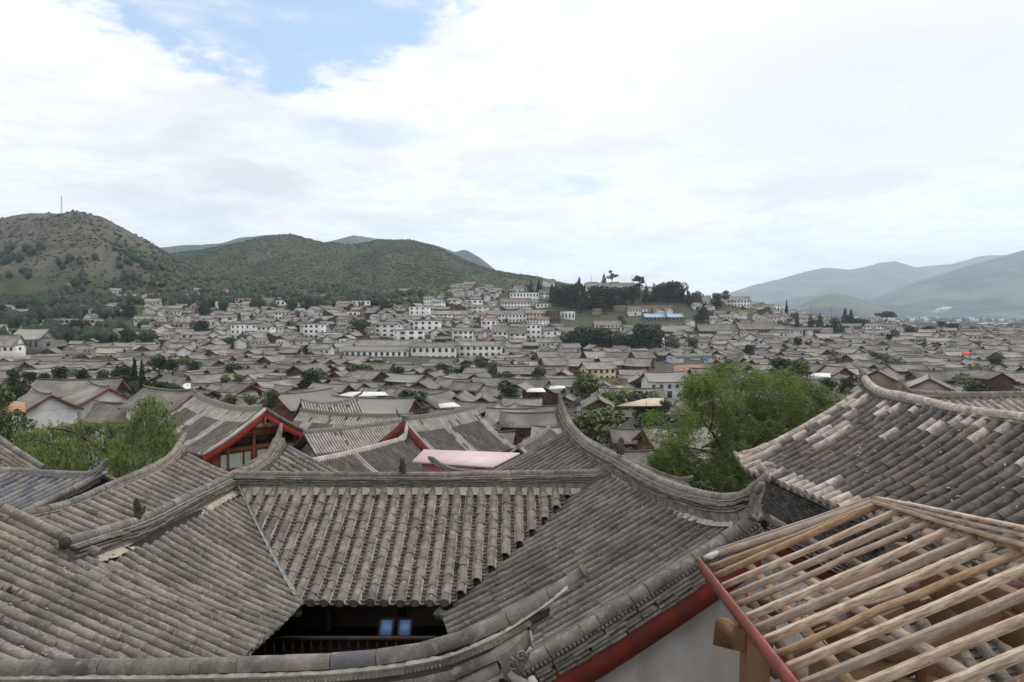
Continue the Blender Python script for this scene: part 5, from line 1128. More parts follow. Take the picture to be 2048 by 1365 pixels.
class HP:
    """one kind of house: its parts as local meshes"""
    def __init__(s, L, W, e, rise, wall, gable, barge, wins='side', over=.75, m_roof=None, shed=False):
        s.L, s.W, s.e, s.rise = L, W, e, rise; s.parts = []
        hx, hy = L/2, W/2; ov = over; tot = e+rise
        def zr(y): k = abs(y)/(hy+ov); return e+rise-(rise+.32)*(1.16*k-.16*k*k) if not shed else e+rise*.3
        b = MB()                                                    # walls
        v = [(-hx, -hy, -3.5), (hx, -hy, -3.5), (hx, hy, -3.5), (-hx, hy, -3.5)]; zt = zr(hy)-.12
        v += [(-hx, -hy, zt), (hx, -hy, zt), (hx, hy, zt), (-hx, hy, zt)]
        b.add(v, [(0, 1, 5, 4), (1, 2, 6, 5), (2, 3, 7, 6), (3, 0, 4, 7)]); s.parts.append(('wall', b, wall))
        for sx in (-1, 1):                                           # gable triangles
            b = MB()
            x = sx*hx; q = [(x, -hy, zt), (x, hy, zt), (x, hy*.5, zr(hy*.5)-.12), (x, 0, zr(0)-.12), (x, -hy*.5, zr(hy*.5)-.12)]
            q2 = [(x-sx*.2, y, z) for _, y, z in q]; b.add(q+q2, [(0, 1, 2, 3, 4), (9, 8, 7, 6, 5)]+[(i, i+5, (i+1) % 5+5, (i+1) % 5) for i in range(5)])
            s.parts.append(('gable', b, gable))
        b = MB(); gx = hx+ov*.9                                     # two roof slopes with thickness, ends lifted a little
        xs = [-gx, -gx*.5, 0, gx*.5, gx]; lift = lambda x: .26*(x/gx)**2
        for sy in (-1, 1):
            ys = [0, .35*(hy+ov), .7*(hy+ov), hy+ov]
            vv, uv = [], []
            for y in ys:
                for x in xs: vv.append((x, sy*y, zr(y)+lift(x))); uv.append((x, y*1.12))
            n5 = len(vv); vv += [(x, y, z-.16) for x, y, z in vv]; uv += uv
            f = []
            for j in range(3):
                for i in range(4):
                    a = j*5+i; f += [(a, a+1, a+6, a+5) if sy > 0 else (a, a+5, a+6, a+1), (n5+a, n5+a+5, n5+a+6, n5+a+1)]
            f += [(15+i, 16+i, n5+16+i, n5+15+i) for i in range(4)]+[(5*j, 5*j+5, n5+5*j+5, n5+5*j) for j in range(3)]+[(5*j+4, n5+5*j+4, n5+5*j+9, 5*j+9) for j in range(3)]
            b.add(vv, f, 0, uv)
        s.parts.append(('roof', b, m_roof or TOWN_R))
        b = MB()
        p = [(-gx-.1, 0, zr(0)+.62), (-gx*.9, 0, zr(0)+.40), (-gx*.5, 0, zr(0)+lift(gx*.5)+.12), (0, 0, zr(0)+.1), (gx*.5, 0, zr(0)+lift(gx*.5)+.12), (gx*.9, 0, zr(0)+.40), (gx+.1, 0, zr(0)+.62)]
        b.tube(p, [.08, .13, .16, .16, .16, .13, .08], 5); s.parts.append(('ridge', b, TOWN_D))
        for sx in (-1, 1):
            b = MB()
            for sy in (-1, 1):
                ys = [0, .35*(hy+ov), .7*(hy+ov), hy+ov]; vv = []
                for y in ys:
                    z = zr(y)+lift(gx)-.02
                    for dx_, dz_ in ((.05, .0), (.05, -.36), (-.03, -.36), (-.03, 0.)): vv.append((sx*(gx+dx_-.02), sy*y, z+dz_))
                b.add(vv, [(4*i+k, 4*i+(k+1) % 4, 4*i+4+(k+1) % 4, 4*i+4+k) for i in range(3) for k in range(4)])
            s.parts.append(('bargeboard', b, barge))
        def win(x, y, z, w, h, ax, nm='window', m=WIN):
            b = MB(); b.box((x, y, z), (w, .10, h) if ax == 'y' else (.10, w, h)); s.parts.append((nm, b, m))
        if wins in ('side', 'both'):
            n = max(2, int(L/2.6))
            for i in range(n):
                x = -hx+L*(i+.5)/n; win(x, -hy-.02, e*.66, 1.1, 1.2, 'y')
            win(0, -hy-.03, 1.0, 1.5, 2.1, 'y', 'door', W_WOOD)
            for i in range(0, n, 2): win(-hx+L*(i+.5)/n, hy+.02, e*.66, 1.0, 1.1, 'y')
        if wins in ('gable', 'both'):
            for sx in (-1, 1): win(sx*(hx+.02), -hy*.3, e*.62, .9, 1.0, 'x'); win(sx*(hx+.02), hy*.35, e*.62, .9, 1.0, 'x')
        s.meshes = None
    def thing(s, name, loc, rz, label, cat='house', group=None, sc=1.0):
        if s.meshes is None: s.meshes = [(n, b.mesh(n, m), m) for n, b, m in s.parts]
        o = bpy.data.objects.new(name, None); o.location = loc; o.rotation_euler = (0, 0, rz); o.scale = (sc, sc, sc); o.empty_display_size = .5; COL.objects.link(o); tag(o, label, cat, group)
        for n, me, m in s.meshes:
            c = bpy.data.objects.new(n, me); COL.objects.link(c); c.parent = o
        return o
    def merge(s, acc, loc, rz, sc=1.0):
        c_, s_ = math.cos(rz), math.sin(rz); Rm = np.array([[c_, -s_, 0], [s_, c_, 0], [0, 0, 1]])*sc
        for n, b, m in s.parts:
            v = np.concatenate(b.v) @ Rm.T+np.array(loc); uv = np.concatenate(b.uv)
            acc.setdefault(m.name, (MB(), m))[0].add(v, {k: np.concatenate(q) for k, q in b.f.items()}, 0, uv)
KINDS = [
    ('long timber house', HP(13, 6.6, 4.7, 1.9, W_WOOD, W_WOOD, BARGE, 'side')),
    ('white-walled house', HP(10.5, 6.4, 4.9, 1.9, W_WHITE, W_WOOD, BARGE, 'both')),
    ('small timber house', HP(8.5, 5.8, 4.3, 1.7, W_WOOD, W_RED, BARGE_R, 'side')),
    ('white-gabled house', HP(11, 6.8, 5.0, 2.0, W_WHITE, W_WHITE, BARGE, 'side')),
    ('long brick house', HP(15, 6.2, 4.0, 1.8, W_GREY, W_GREY, BARGE, 'side')),
    ('red-brown timber house', HP(11.5, 7.2, 5.2, 2.2, W_RED, W_RED, BARGE_R, 'both')),
    ('low earth-walled house', HP(9, 5.5, 3.8, 1.5, W_TAN, W_WOOD, BARGE, 'gable')),
    ('broad deep-eaved house', HP(12, 8.2, 4.8, 2.3, W_WOOD, W_RED, BARGE, 'both', over=1.0)),
    ('tiny grey outbuilding', HP(6, 4.6, 3.4, 1.3, W_GREY, W_WOOD, BARGE, 'gable')),
]
ORD = ['', 'second ', 'third ', 'fourth ', 'fifth ', 'sixth ', 'seventh ', 'eighth ', 'ninth ', 'tenth ', 'eleventh ', 'twelfth ', 'thirteenth ', 'fourteenth ', 'fifteenth ', 'sixteenth ', 'seventeenth ', 'eighteenth ', 'nineteenth ', 'twentieth ']
LAND = [('the red bargeboard gable', 530, 830), ('the pink shed', 915, 905), ('the tall courtyard ridge tip', 1120, 790), ('the cream-walled building', 1215, 742), ('the brown terrace rows', 1180, 722), ('the long white building', 790, 712), ('the pale canvas roof', 1280, 803), ('the white sheet roof', 715, 790), ('the twin white gables', 210, 800), ('the satellite dish', 375, 770),
        ('the paired dark round trees', 820, 800), ('the orange thatched roof', 725, 738), ('the whitewashed ridge curl', 1722, 742), ('the red parasol', 1932, 707), ('the feathery green tree', 1480, 800), ('the tan gable wall', 1855, 755), ('the earth lot with fencing', 1365, 715), ('the slender dark cypresses', 282, 735), ('the white terrace wall', 620, 725), ('the single round tree', 620, 752), ('the big flat-topped tree', 1770, 635), ('the clump of three town trees', 880, 750), ('the dark round bush', 1210, 822), ('the orange roof strip', 1232, 778)]
LAND += [('the long pinkish school', 145, 655), ('the beige block', 470, 658), ('the tan balcony block', 335, 658), ('the large brown hall', 50, 680), ('the striped mast', 970, 650), ('the pink hill house', 485, 605), ('the pale school hall', 895, 632), ('the patterned block', 652, 700)]
_used = {}
def near_label(kind, px, py, extra=''):
    best = min(LAND, key=lambda l: (l[1]-px)**2+(1.6*(l[2]-py))**2); k = (kind, best[0]); _used[k] = _used.get(k, 0)+1
    return best[0], _used[k]-1
occ = []
def free(x, y, r):
    return all((x-a)**2+(y-b)**2 > (r+c)**2 for a, b, c in occ)
rng_ = random.Random(99)
# ---- particular buildings first ------------------------------------------------
def block(name, px0, px1, Y, base_py, top_py, label, cat='building', depth=9., floors=2, wall=W_WHITE, roof='tile', rot=0., bays=None, roof_m=None, win_w=.45, rise=2.0, group=None, split=False):
    if Y >= 430: Y = hit((px0+px1)/2, base_py, Y)
    x0, x1 = (px0-CX)/F*Y, (px1-CX)/F*Y; zb = CZ-(base_py-HY)/F*Y; zt = CZ-(top_py-HY)/F*Y
    L = x1-x0; cxm = (x0+x1)/2; yc = Y+depth/2; root = empty(name, (cxm, yc, zb), label, cat, group, rot); occ.append((cxm, yc, max(L, depth)*.5))
    Mw = Matrix.Translation((cxm, yc, zb)) @ Matrix.Rotation(rot, 4, 'Z')
    def prt(b, nm, m, par=None):
        o = put(nm, b.mesh(nm, m), None); o.parent = par or root; return o
    h = zt-zb-(rise if roof == 'tile' else .5); e = h
    b = MB(); b.box((0, 0, e/2-3), (L, depth, e+6)); prt(b, 'wall', wall)
    if roof == 'tile':
        hp = HP(L, depth, e+.05, rise, wall, wall, BARGE, '', over=.9, m_roof=roof_m)
        for nm, bb, m in hp.parts:
            if nm != 'wall': prt(bb, nm, m)
    else:
        b = MB(); b.box((0, 0, e+.2), (L+.8, depth+.8, .45)); prt(b, 'roof', roof_m or W_GREY)
    n = bays or max(2, int(L/3.2)); fh = e/floors
    wm_ = {}
    for f in range(floors):
        for i in range(n):
            x = -L/2+L*(i+.5)/n; w = L/n*win_w
            if ('w',) not in wm_: wm_[('w',)] = (MB().box((0, 0, 0), (w, .12, fh*.48)).mesh('window', WIN), MB().box((0, -.02, -fh*.27), (w*1.15, .2, .12)).mesh('sill', FRAME))
            o = bpy.data.objects.new('window', wm_[('w',)][0]); COL.objects.link(o); o.parent = root; o.location = (x, -depth/2-.03, fh*(f+.52))
            if Y < 480:
                s2 = bpy.data.objects.new('sill', wm_[('w',)][1]); COL.objects.link(s2); s2.parent = o
    for sx in (-1, 1):
        for f in range(floors):
            b = MB(); b.box((sx*(L/2+.03), 0, fh*(f+.52)), (.12, depth*.2, fh*.45)); prt(b, 'window', WIN)
    return root
W_LIM = coln('wall_limewash', (.70, .69, .67))
block('white_building', 688, 816, 415, 730, 694, 'long two-storey white building with grid windows and grey tile roof', depth=9, floors=2, wall=W_LIM, bays=11, rise=2.2)
block('white_building', 822, 912, 416, 724, 686, 'three-row white building with square dark windows beside the long white one', depth=9, floors=2, wall=W_LIM, bays=7, rise=2.2)
block('white_building', 918, 1004, 420, 727, 684, 'white three-storey building closing the row of white buildings', depth=9, floors=3, wall=W_LIM, bays=7, rise=2.2)
block('market_hall', 712, 832, 440, 712, 682, 'hall with a broad pale grey roof behind the long white building', depth=16, floors=1, wall=W_GREY, bays=9, rise=4.5)
block('patterned_building', 640, 664, 430, 718, 686, 'small square block with a grid-patterned dark facade', depth=9, floors=4, wall=W_GREY, roof='flat', bays=6, win_w=.6)
block('plain_house', 667, 702, 432, 716, 688, 'house with one blank white wall next to the patterned block', depth=9, floors=1, wall=W_LIM, bays=2, win_w=.15)
for i, (a, c) in enumerate(((556, 594), (596, 636), (638, 676))):
    block('terrace_house', a, c, 385+4*i, 738+i, 712, 'white-walled terrace house '+('nearest the cypress', 'in the middle of its row', 'ending beside the long white building')[i], 'house', depth=8, floors=1, wall=W_LIM, bays=2, win_w=.12, group='white-walled terrace')
# terrace of brown timber houses
k = 0
for row, (Y, by, ty, x0, n_) in enumerate(((372, 741, 705, 1075, 5), (336, 757, 717, 1085, 4))):
    for i in range(n_):
        a = x0+i*(48 if row == 0 else 58); k += 1
        block('timber_terrace', a, a+(40 if row == 0 else 46), Y-3*(i % 2), by, ty+(i % 2)*2, '%sred-brown timber house of the %s terrace row, farthest from the site fence first' % (ORD[i] or 'first ', ('back', 'front')[row]), 'house', depth=10, floors=2, wall=W_RED2, bays=4, rise=3.2, rot=R(-20 if i % 2 else 14), group='brown terrace rows')
block('cream_building', 1168, 1228, 318, 762, 727, 'two-storey building with one cream side wall and a grey roof', depth=11, floors=2, wall=W_CREAM, rise=2.4, rot=R(12), bays=5)
block('school', 98, 190, 445, 670, 637, 'long pinkish school block with bands of windows among dark trees', depth=10, floors=3, wall=coln('wall_pinkish', (.52, .42, .37)), roof='flat', bays=9, win_w=.8)
block('office', 438, 506, 470, 668, 646, 'flat-roofed beige block with few windows', depth=12, floors=2, wall=coln('wall_beige', (.52, .44, .33)), roof='flat', bays=5, win_w=.25)
block('hostel', 307, 366, 455, 668, 645, 'two-storey tan block with balcony bands near the dark trees', depth=10, floors=2, wall=W_TAN, roof='flat', bays=7, win_w=.7)
for i, (a, c, Y, by, ty, fl_, rf, lb) in enumerate(((962, 992, 470, 672, 640, 3, 'flat', 'white block with a bluish flat roof beside the striped mast'), (985, 1015, 455, 690, 652, 3, 'tile', 'white three-storey house with tiled roof below the striped mast'), (1018, 1052, 460, 692, 655, 3, 'tile', 'white three-storey house with loggias in the middle of the hotel row'), (1052, 1082, 465, 690, 648, 4, 'flat', 'tall grey and white block closing the hotel row'), (975, 1052, 560, 645, 622, 2, 'tile', 'long white hotel with many windows above the striped mast'), (1052, 1095, 555, 642, 620, 2, 'tile', 'cream hotel wing with wooden bays'), (1092, 1120, 545, 645, 622, 2, 'flat', 'brown panelled block at the end of the hotels'), (1122, 1150, 540, 640, 622, 1, 'flat', 'low white arcade block at the end of the hotel row'), (1020, 1078, 720, 606, 585, 2, 'flat', 'white building under a bright blue sheet roof'), (1080, 1098, 725, 598, 580, 2, 'tile', 'small white house beside the blue sheet roof'), (1002, 1060, 690, 618, 597, 2, 'tile', 'grey and white house group below the blue sheet roof'), (1172, 1270, 790, 588, 566, 2, 'tile', 'long grey-roofed building crowning the knoll'), (1225, 1248, 785, 590, 570, 2, 'tile', 'white-gabled wing on the knoll crest'), (1455, 1500, 700, 614, 594, 2, 'tile', 'white house below the small pagoda roof'), (1395, 1422, 720, 607, 592, 1, 'tile', 'low white house among dark trees on the knoll'), (1528, 1560, 690, 626, 611, 1, 'flat', 'plain white block at the foot of the knoll'), (1260, 1300, 600, 625, 618, 1, 'flat', 'low white flat roof above the yellow bank'), (1190, 1245, 545, 656, 642, 1, 'tile', 'grey-roofed white house behind the big round trees'), (1325, 1385, 470, 672, 652, 1, 'tile', 'timber hall right behind the big round trees'), (1692, 1768, 540, 662, 648, 2, 'tile', 'long pale building under the flat-topped tree'), (1480, 1560, 500, 668, 646, 1, 'tile', 'big barn-like roof near the pointed dark trees'), (1400, 1475, 485, 672, 650, 1, 'tile', 'big low roof beside the barn-like one'), (1640, 1740, 436, 684, 669, 1, 'tile', 'long white-windowed row house under the pointed dark trees'), (855, 935, 620, 640, 622, 2, 'tile', 'long pale-roofed school hall above the hotels'), (1000, 1010, 640, 640, 626, 2, 'flat', 'slim white block above the hotels'), (470, 500, 660, 612, 596, 2, 'flat', 'pink house high on the wooded slope'), (525, 545, 665, 610, 596, 2, 'tile', 'cream house high on the wooded slope'), (552, 570, 660, 612, 600, 1, 'flat', 'white low house high on the wooded slope'), (20, 78, 400, 700, 660, 1, 'tile', 'large brown-roofed hall at the edge of the dark trees'), (-20, 28, 370, 705, 672, 1, 'tile', 'pavilion with white gable and upturned roof'))):
    rm = None; wl_ = W_LIM
    if 'blue sheet' in lb and 'under' in lb: rm = mat('blue_sheet', (.26, .38, .50), (.22, .33, .45), rough=.5)
    if 'row house under' in lb: wl_ = W_GREY
    if 'pink' in lb: wl_ = coln('wall_pink', (.50, .34, .30))
    if 'brown' in lb or 'timber' in lb or 'barn' in lb or 'big low' in lb: wl_ = W_WOOD
    if 'brown-roofed' in lb: wl_ = W_GREY
    if 'cream' in lb: wl_ = W_CREAM
    if 'bluish' in lb: rm = mat('bluish_sheet', (.40, .50, .62), (.34, .43, .54), rough=.5)
    block('hillside_building', a, c, Y, by, ty, lb, 'building', depth=(16 if fl_ == 1 else 12) if c-a > 55 else 9, floors=fl_, wall=wl_, roof=rf, roof_m=rm, rise=min(5.5, (by-ty)/F*Y*(.34 if fl_ > 1 else .68)))
for a, c, lb in ((1290, 1330, 'bright blue sheet roof with two humps by the yellow bank'), (1336, 1366, 'smaller bright blue sheet roof by the yellow bank')):
    block('blue_shed', a, c, 560, 642, 628, lb, 'shed', depth=10, floors=1, wall=W_GREY, roof='tile', roof_m=MATS['blue_sheet'], rise=3.0)
rb_ = random.Random(77)                                                # white blocks crowding the slope
for i in range(58):
    px = rb_.uniform(290, 1130); py = rb_.uniform(612, 688)
    if px < 560 and py < 640: continue
    Y = hit(px, py, 500); w = rb_.uniform(9, 20)/Y*F; fl_ = rb_.choice([1, 2, 2, 2, 3]); x = (px-CX)/F*Y
    if not free(x, Y+4, 4): continue
    lm, k_ = near_label('white block', px, py)
    block('hillside_building', px-w/2, px+w/2, Y, py, py-(fl_*3.1+1.6)/Y*F, 'white %s-floor house on the slope, %snearest %s' % (('one', 'two', 'three')[fl_-1], ORD[min(k_, 19)], lm), 'building', depth=8, floors=fl_, wall=W_LIM, roof=rb_.choice(['tile', 'tile', 'flat']), rise=1.6, rot=rb_.gauss(0, .3), bays=rb_.choice([2, 3, 4]), win_w=rb_.choice([.3, .4, .5]))
# three white houses at the willow
hA = HP(11, 8.6, 5.6, 2.7, W_LIM, W_LIM, BARGE_R, ''); hB = HP(13, 8.4, 6.6, 2.5, W_LIM, W_LIM, BARGE_R, 'gable'); hC = HP(17, 7.5, 6.5, 2.6, W_WOOD, W_WOOD, BARGE_R, 'side', over=1.1)
def pl(hp, name, px, Y, py_r, rz, label, cat='house', sc=1., near_end=False):
    x = (px-CX)/F*Y; z = CZ-(py_r-HY)/F*Y-(hp.e+hp.rise)*sc-.3
    if near_end: x += math.cos(rz)*hp.L/2; Y += math.sin(rz)*hp.L/2
    occ.append((x, Y, 7)); return hp.thing(name, (x, Y, z), rz, label, cat, None, sc)
hA = HP(9, 7.4, 5.6, 2.3, W_LIM, W_LIM, BARGE_R, ''); hB = HP(11, 8.0, 6.6, 2.4, W_LIM, W_LIM, BARGE_R, 'gable'); hC = HP(14, 7.5, 6.5, 2.6, W_WOOD, W_WOOD, BARGE_R, 'side', over=1.1)
pl(hA, 'white_house', 101, 108, 788, R(139), 'white-gabled house with red edges nearest the willow top', near_end=True); pl(hB, 'white_house', 216, 118, 774, R(136), 'taller white-gabled house with a small square window', near_end=True); pl(hC, 'gallery_house', 160, 140, 758, R(10), 'house with a long open dark gallery behind the white gables')
pl(HP(9, 6, 4.5, 2.0, W_WHITE, W_RED, BARGE_R, ''), 'red_gable_house', 384, 92, 781, R(155), 'small red-gabled house peeping over the ribbed roof', near_end=True)
pl(HP(9.5, 6, 4.5, 1.8, W_WHITE, W_RED, BARGE_R, ''), 'red_gable_house', 272, 96, 804, R(8), 'long low roof between the willow top and the white gable')
pl(HP(13, 9, 5.5, 2.4, W_PALE, W_PALE, BARGE, ''), 'earth_house', 1858, 175, 752, R(60), 'house with a bare tan gable wall')
pl(HP(11, 8, 5.2, 2.3, W_TAN, W_TAN, BARGE, ''), 'earth_house', 1765, 190, 737, R(50), 'house with a wide bare earth wall near the curled ridge')
pl(HP(11, 7.5, 5.2, 2.3, W_RED, W_RED, BARGE, 'gable'), 'red_timber_house', 1985, 205, 742, R(82), 'timber house with a dark red gable near the parasol', sc=.8)
pl(HP(14, 8.4, 5.4, 2.7, W_RED, W_RED, BARGE_R, 'gable'), 'red_timber_house', 612, 150, 783, R(55), 'house with a broad dark red gable behind the ribbed roofs')
pl(HP(17, 7.2, 5.2, 2.2, W_WOOD, W_RED, BARGE_R, 'side'), 'timber_house', 745, 140, 795, R(-12), 'long two-part house with brown roof and dark gallery')
pl(HP(13, 7.2, 5.2, 2.2, W_WHITE, W_WHITE, BARGE, 'side'), 'white_house', 1330, 215, 744, R(10), 'white house with a row of dark doors behind the feathery tree')
# sheets, canvas and odd roofs
def canopy(name, q, m, label, cat='canopy', th=.12, legs=3.):
    q = [P(*p) for p in q]; c = sum(q, Vector())/len(q); root = empty(name, (c.x, c.y, c.z-legs), label, cat); n = len(q); occ.append((c.x, c.y, 6))
    top_ = c+Vector((0, 0, .5)); vv = [tuple(p) for p in q]+[tuple(p-Vector((0, 0, th))) for p in q]+[tuple(top_)]
    MB().add(vv, [(i, (i+1) % n, 2*n) for i in range(n)]+[(i, i+n, (i+1) % n+n, (i+1) % n) for i in range(n)]+[tuple(range(2*n-1, n-1, -1))]).build('cover', m, root)
    for p in q: MB().beam(p.lerp(c, .08)-Vector((0, 0, th)), p.lerp(c, .08)-Vector((0, 0, th+legs)), .15, .15, up=(0, 1, 0)).build('post', BARGE, root)
CANV = mat('canvas_pale', (.52, .46, .33), (.44, .39, .28), scale=.5, fine=3); SHEET = mat('sheet_white', (.72, .73, .70), (.55, .56, .53), scale=.6, fine=2, rough=.5)
THATCH = mat('thatch_orange', (.42, .27, .12), (.33, .20, .085), scale=1.5, fine=6)
canopy('canvas_roof', [(1232, 812, 150), (1326, 812, 152), (1328, 797, 172), (1300, 795, 176)], CANV, 'broad pale canvas roof beside the feathery tree')
canopy('sheet_roof', [(664, 794, 165), (776, 791, 165), (770, 784, 182), (700, 784, 182)], SHEET, 'white corrugated sheet roof in the middle of the town')
canopy('sheet_roof', [(880, 816, 150), (922, 813, 150), (908, 805, 162), (876, 808, 162)], SHEET, 'small white sheet roof beside the pair of dark trees')
canopy('sheet_roof', [(1052, 784, 190), (1092, 784, 190), (1086, 776, 205), (1058, 777, 205)], SHEET, 'rusty white sheet roof beyond the tall ridge tip')
canopy('sheet_roof', [(1098, 779, 200), (1132, 776, 200), (1128, 772, 212), (1100, 773, 212)], SHEET, 'curved white sheet roof next to the rusty one')
canopy('sheet_roof', [(1620, 752, 215), (1662, 755, 215), (1660, 747, 230), (1626, 746, 230)], SHEET, 'bright white awning over the feathery tree crown')
canopy('thatched_roof', [(700, 745, 330), (756, 745, 330), (748, 734, 350), (708, 734, 350)], THATCH, 'orange thatched roof in front of the long white building')
canopy('thatched_roof', [(1212, 783, 232), (1250, 779, 232), (1246, 771, 250), (1222, 773, 250)], THATCH, 'orange strip roof amid the grey roofs')
canopy('parasol', [(1924, 709, 330), (1941, 709, 330), (1939, 704, 338), (1926, 704, 338)], mat('parasol_red', (.62, .06, .03), (.55, .05, .03)), 'bright red parasol over the roofs', 'parasol')
# satellite dish
sdh = empty('satellite_dish', P(376, 788, 118), 'white satellite dish on a roof beyond the ribbed houses', 'satellite dish')
c = P(375, 772, 118); b = MB(); nrm = Vector((.25, -.6, .75)).normalized(); ax_ = nrm.cross(Vector((0, 0, 1))).normalized(); ay_ = ax_.cross(nrm)
vv = []
for r_, d_ in ((.0, -.16), (.35, -.12), (.7, 0.)):
    vv += [tuple(c+(ax_*math.cos(a)+ay_*math.sin(a))*r_+nrm*d_) for a in np.linspace(0, 2*math.pi, 16, endpoint=False)]
b.add(vv, [(16*j+i, 16*j+(i+1) % 16, 16*j+16+(i+1) % 16, 16*j+16+i) for j in range(2) for i in range(16)]); b.build('dish', WHITE, sdh); MB().tube([c, c-Vector((0, 0, 1.4))], .05, 6).build('mast', TOWN_D, sdh); MB().tube([c, c+nrm*.6], .03, 5).build('feed_arm', TOWN_D, sdh)
# trees are placed later but need their ground kept free
TREES = []
def T(px, pt, pb, Y, kind, label=None): Y = hit(px, pb, Y) if Y >= 430 else Y; TREES.append((px, pt, pb, Y, kind, label)); occ.append(((px-CX)/F*Y, Y, (pb-pt)/F*Y*.28))
for t_ in ((620, 733, 778, 250, 'dark', 'single round dark tree amid the roofs'), (822, 776, 850, 168, 'dark', 'tallest of the paired dark trees behind the pink shed'), (790, 799, 850, 162, 'dark', 'shorter of the paired dark trees behind the pink shed'), (845, 806, 838, 165, 'light', 'yellowish bush leaning on the paired dark trees'), (752, 816, 838, 160, 'light', 'pale green bush at the foot of the paired dark trees'),
           (886, 726, 770, 290, 'dark', 'tallest of the three-tree clump in the old town'), (858, 736, 768, 288, 'dark', 'darker companion in the three-tree clump'), (895, 742, 770, 285, 'dark', 'lowest of the three-tree clump'), (930, 728, 756, 310, 'dark', 'bushy tree beyond the three-tree clump'), (915, 738, 756, 308, 'dark', 'small tree hugging the bushy one'), (1045, 722, 744, 320, 'olive', 'lone olive-green tree before the terrace rows'), (990, 742, 760, 290, 'light', 'broad low green bush by the lone olive tree'),
           (1212, 806, 842, 155, 'dark', 'dark round bush in front of the pale canvas roof'), (1182, 812, 840, 158, 'olive', 'olive bush beside the dark round one'), (1330, 800, 830, 150, 'dark', 'dark tree peeping beside the pale canvas'), (1275, 760, 785, 225, 'dark', 'small dark tree by the orange strip roof'), (1160, 740, 762, 300, 'dark', 'climbing tree against the cream building'),
           (120, 732, 768, 205, 'dark', 'bushy dark tree above the gallery house'), (165, 738, 768, 200, 'dark', 'second bushy tree above the gallery house'), (205, 736, 768, 205, 'olive', 'olive tree right of the gallery-house trees'), (250, 728, 772, 200, 'dark', 'broad dark tree at the cypress foot'), (268, 712, 770, 198, 'cypress', 'slimmer of the two tall cypresses'), (284, 716, 772, 195, 'cypress', 'stouter of the two tall cypresses'), (318, 712, 750, 240, 'dark', 'round dark tree beyond the cypresses'), (345, 716, 750, 238, 'dark', 'smaller round tree beyond the cypresses'), (262, 760, 790, 150, 'olive', 'low rounded tree beside the white gable'), (318, 764, 788, 150, 'dark', 'little dark tree near the satellite dish'), (60, 742, 772, 200, 'dark', 'dark tree at the pavilion side'), (28, 740, 772, 200, 'dark', 'outermost dark tree beneath the pavilion'), (90, 745, 775, 195, 'dark', 'dark bush between the pavilion trees'),
           (545, 780, 815, 105, 'olive', 'broad bush behind the ribbed roof ridge'), (500, 784, 812, 100, 'light', 'light bush just over the ribbed roof ridge'), (462, 786, 812, 98, 'light', 'light shrub at the limed ridge corner'), (452, 748, 768, 230, 'light', 'yellow-green bush in the middle roofs'), (478, 748, 768, 232, 'light', 'pale bush beside the yellow-green one'), (690, 820, 842, 120, 'light', 'light shrubs before the two-part house'), (660, 822, 842, 118, 'light', 'light shrub at the dark red gable foot'), (660, 740, 765, 300, 'dark', 'small dark tree near the white terrace'),
           (1145, 655, 705, 500, 'dark', 'outer tree of the great round clump'), (1172, 645, 708, 498, 'dark', 'full-crowned tree in the great round clump'), (1205, 646, 708, 500, 'dark', 'second full-crowned tree in the great round clump'), (1235, 662, 706, 495, 'dark', 'low-crowned tree in the great round clump'), (1262, 664, 706, 490, 'dark', 'lesser tree in the great round clump'), (1290, 643, 712, 485, 'dark', 'tallest dark tree of the great round clump'), (1312, 655, 710, 488, 'dark', 'last tree of the great round clump'), (1245, 632, 668, 520, 'sparse', 'sparse-limbed pine above the great clump'), (1345, 672, 705, 480, 'olive', 'olive tree beside the white column'), (1385, 675, 702, 480, 'olive', 'second olive tree beside the white column'),
           (1500, 688, 716, 330, 'dark', 'dark tree just over the feathery crown'), (1562, 708, 760, 235, 'dark', 'large dark tree touching the feathery crown'), (1600, 716, 762, 228, 'light', 'lighter tree behind the feathery crown'), (1655, 752, 790, 150, 'dark', 'dark spreading tree behind the weathered roof edge'), (1690, 756, 790, 152, 'dark', 'bush at the weathered roof edge'), (1595, 672, 694, 400, 'dark', 'wide tree under the long row house'), (1778, 666, 682, 420, 'dark', 'dark tree before the long row house'),
           (1690, 614, 660, 560, 'conifer', 'tallest pointed conifer right of the barn roofs'), (1702, 616, 660, 562, 'conifer', 'conifer twin beside the tallest one'), (1640, 624, 666, 540, 'conifer', 'pointed conifer beside the barn roofs'), (1622, 628, 668, 535, 'conifer', 'broad conifer beside the barn roofs'), (1594, 622, 666, 530, 'cypress', 'narrow conifer nearest the barn roofs'), (1715, 632, 662, 555, 'dark', 'bushy tree among the conifers'), (1672, 636, 668, 540, 'dark', 'low dark tree among the conifers'), (1730, 636, 660, 560, 'dark', 'bushy tree next to the flat-topped one'), (1771, 621, 652, 560, 'flat', 'big flat-topped tree on the plain edge'), (1820, 648, 676, 480, 'dark', 'round tree past the flat-topped one'), (1860, 650, 672, 500, 'dark', 'low tree on the plain edge'), (1882, 641, 664, 520, 'dark', 'dark tree toward the far plain'), (1908, 645, 670, 500, 'dark', 'big dark tree toward the far plain'), (1945, 652, 668, 520, 'dark', 'dark hedge-like tree toward the far plain'), (1990, 702, 732, 300, 'olive', 'bushy olive tree near the red parasol'), (1975, 660, 678, 480, 'dark', 'small dark tree on the far plain edge'), (2020, 648, 664, 560, 'dark', 'last dark tree at the plain'),
           (1405, 612, 645, 560, 'dark', 'round tree on the bank below the knoll'), (1573, 600, 626, 640, 'cypress', 'thin dark tree beside the plain white block')): T(*t_)
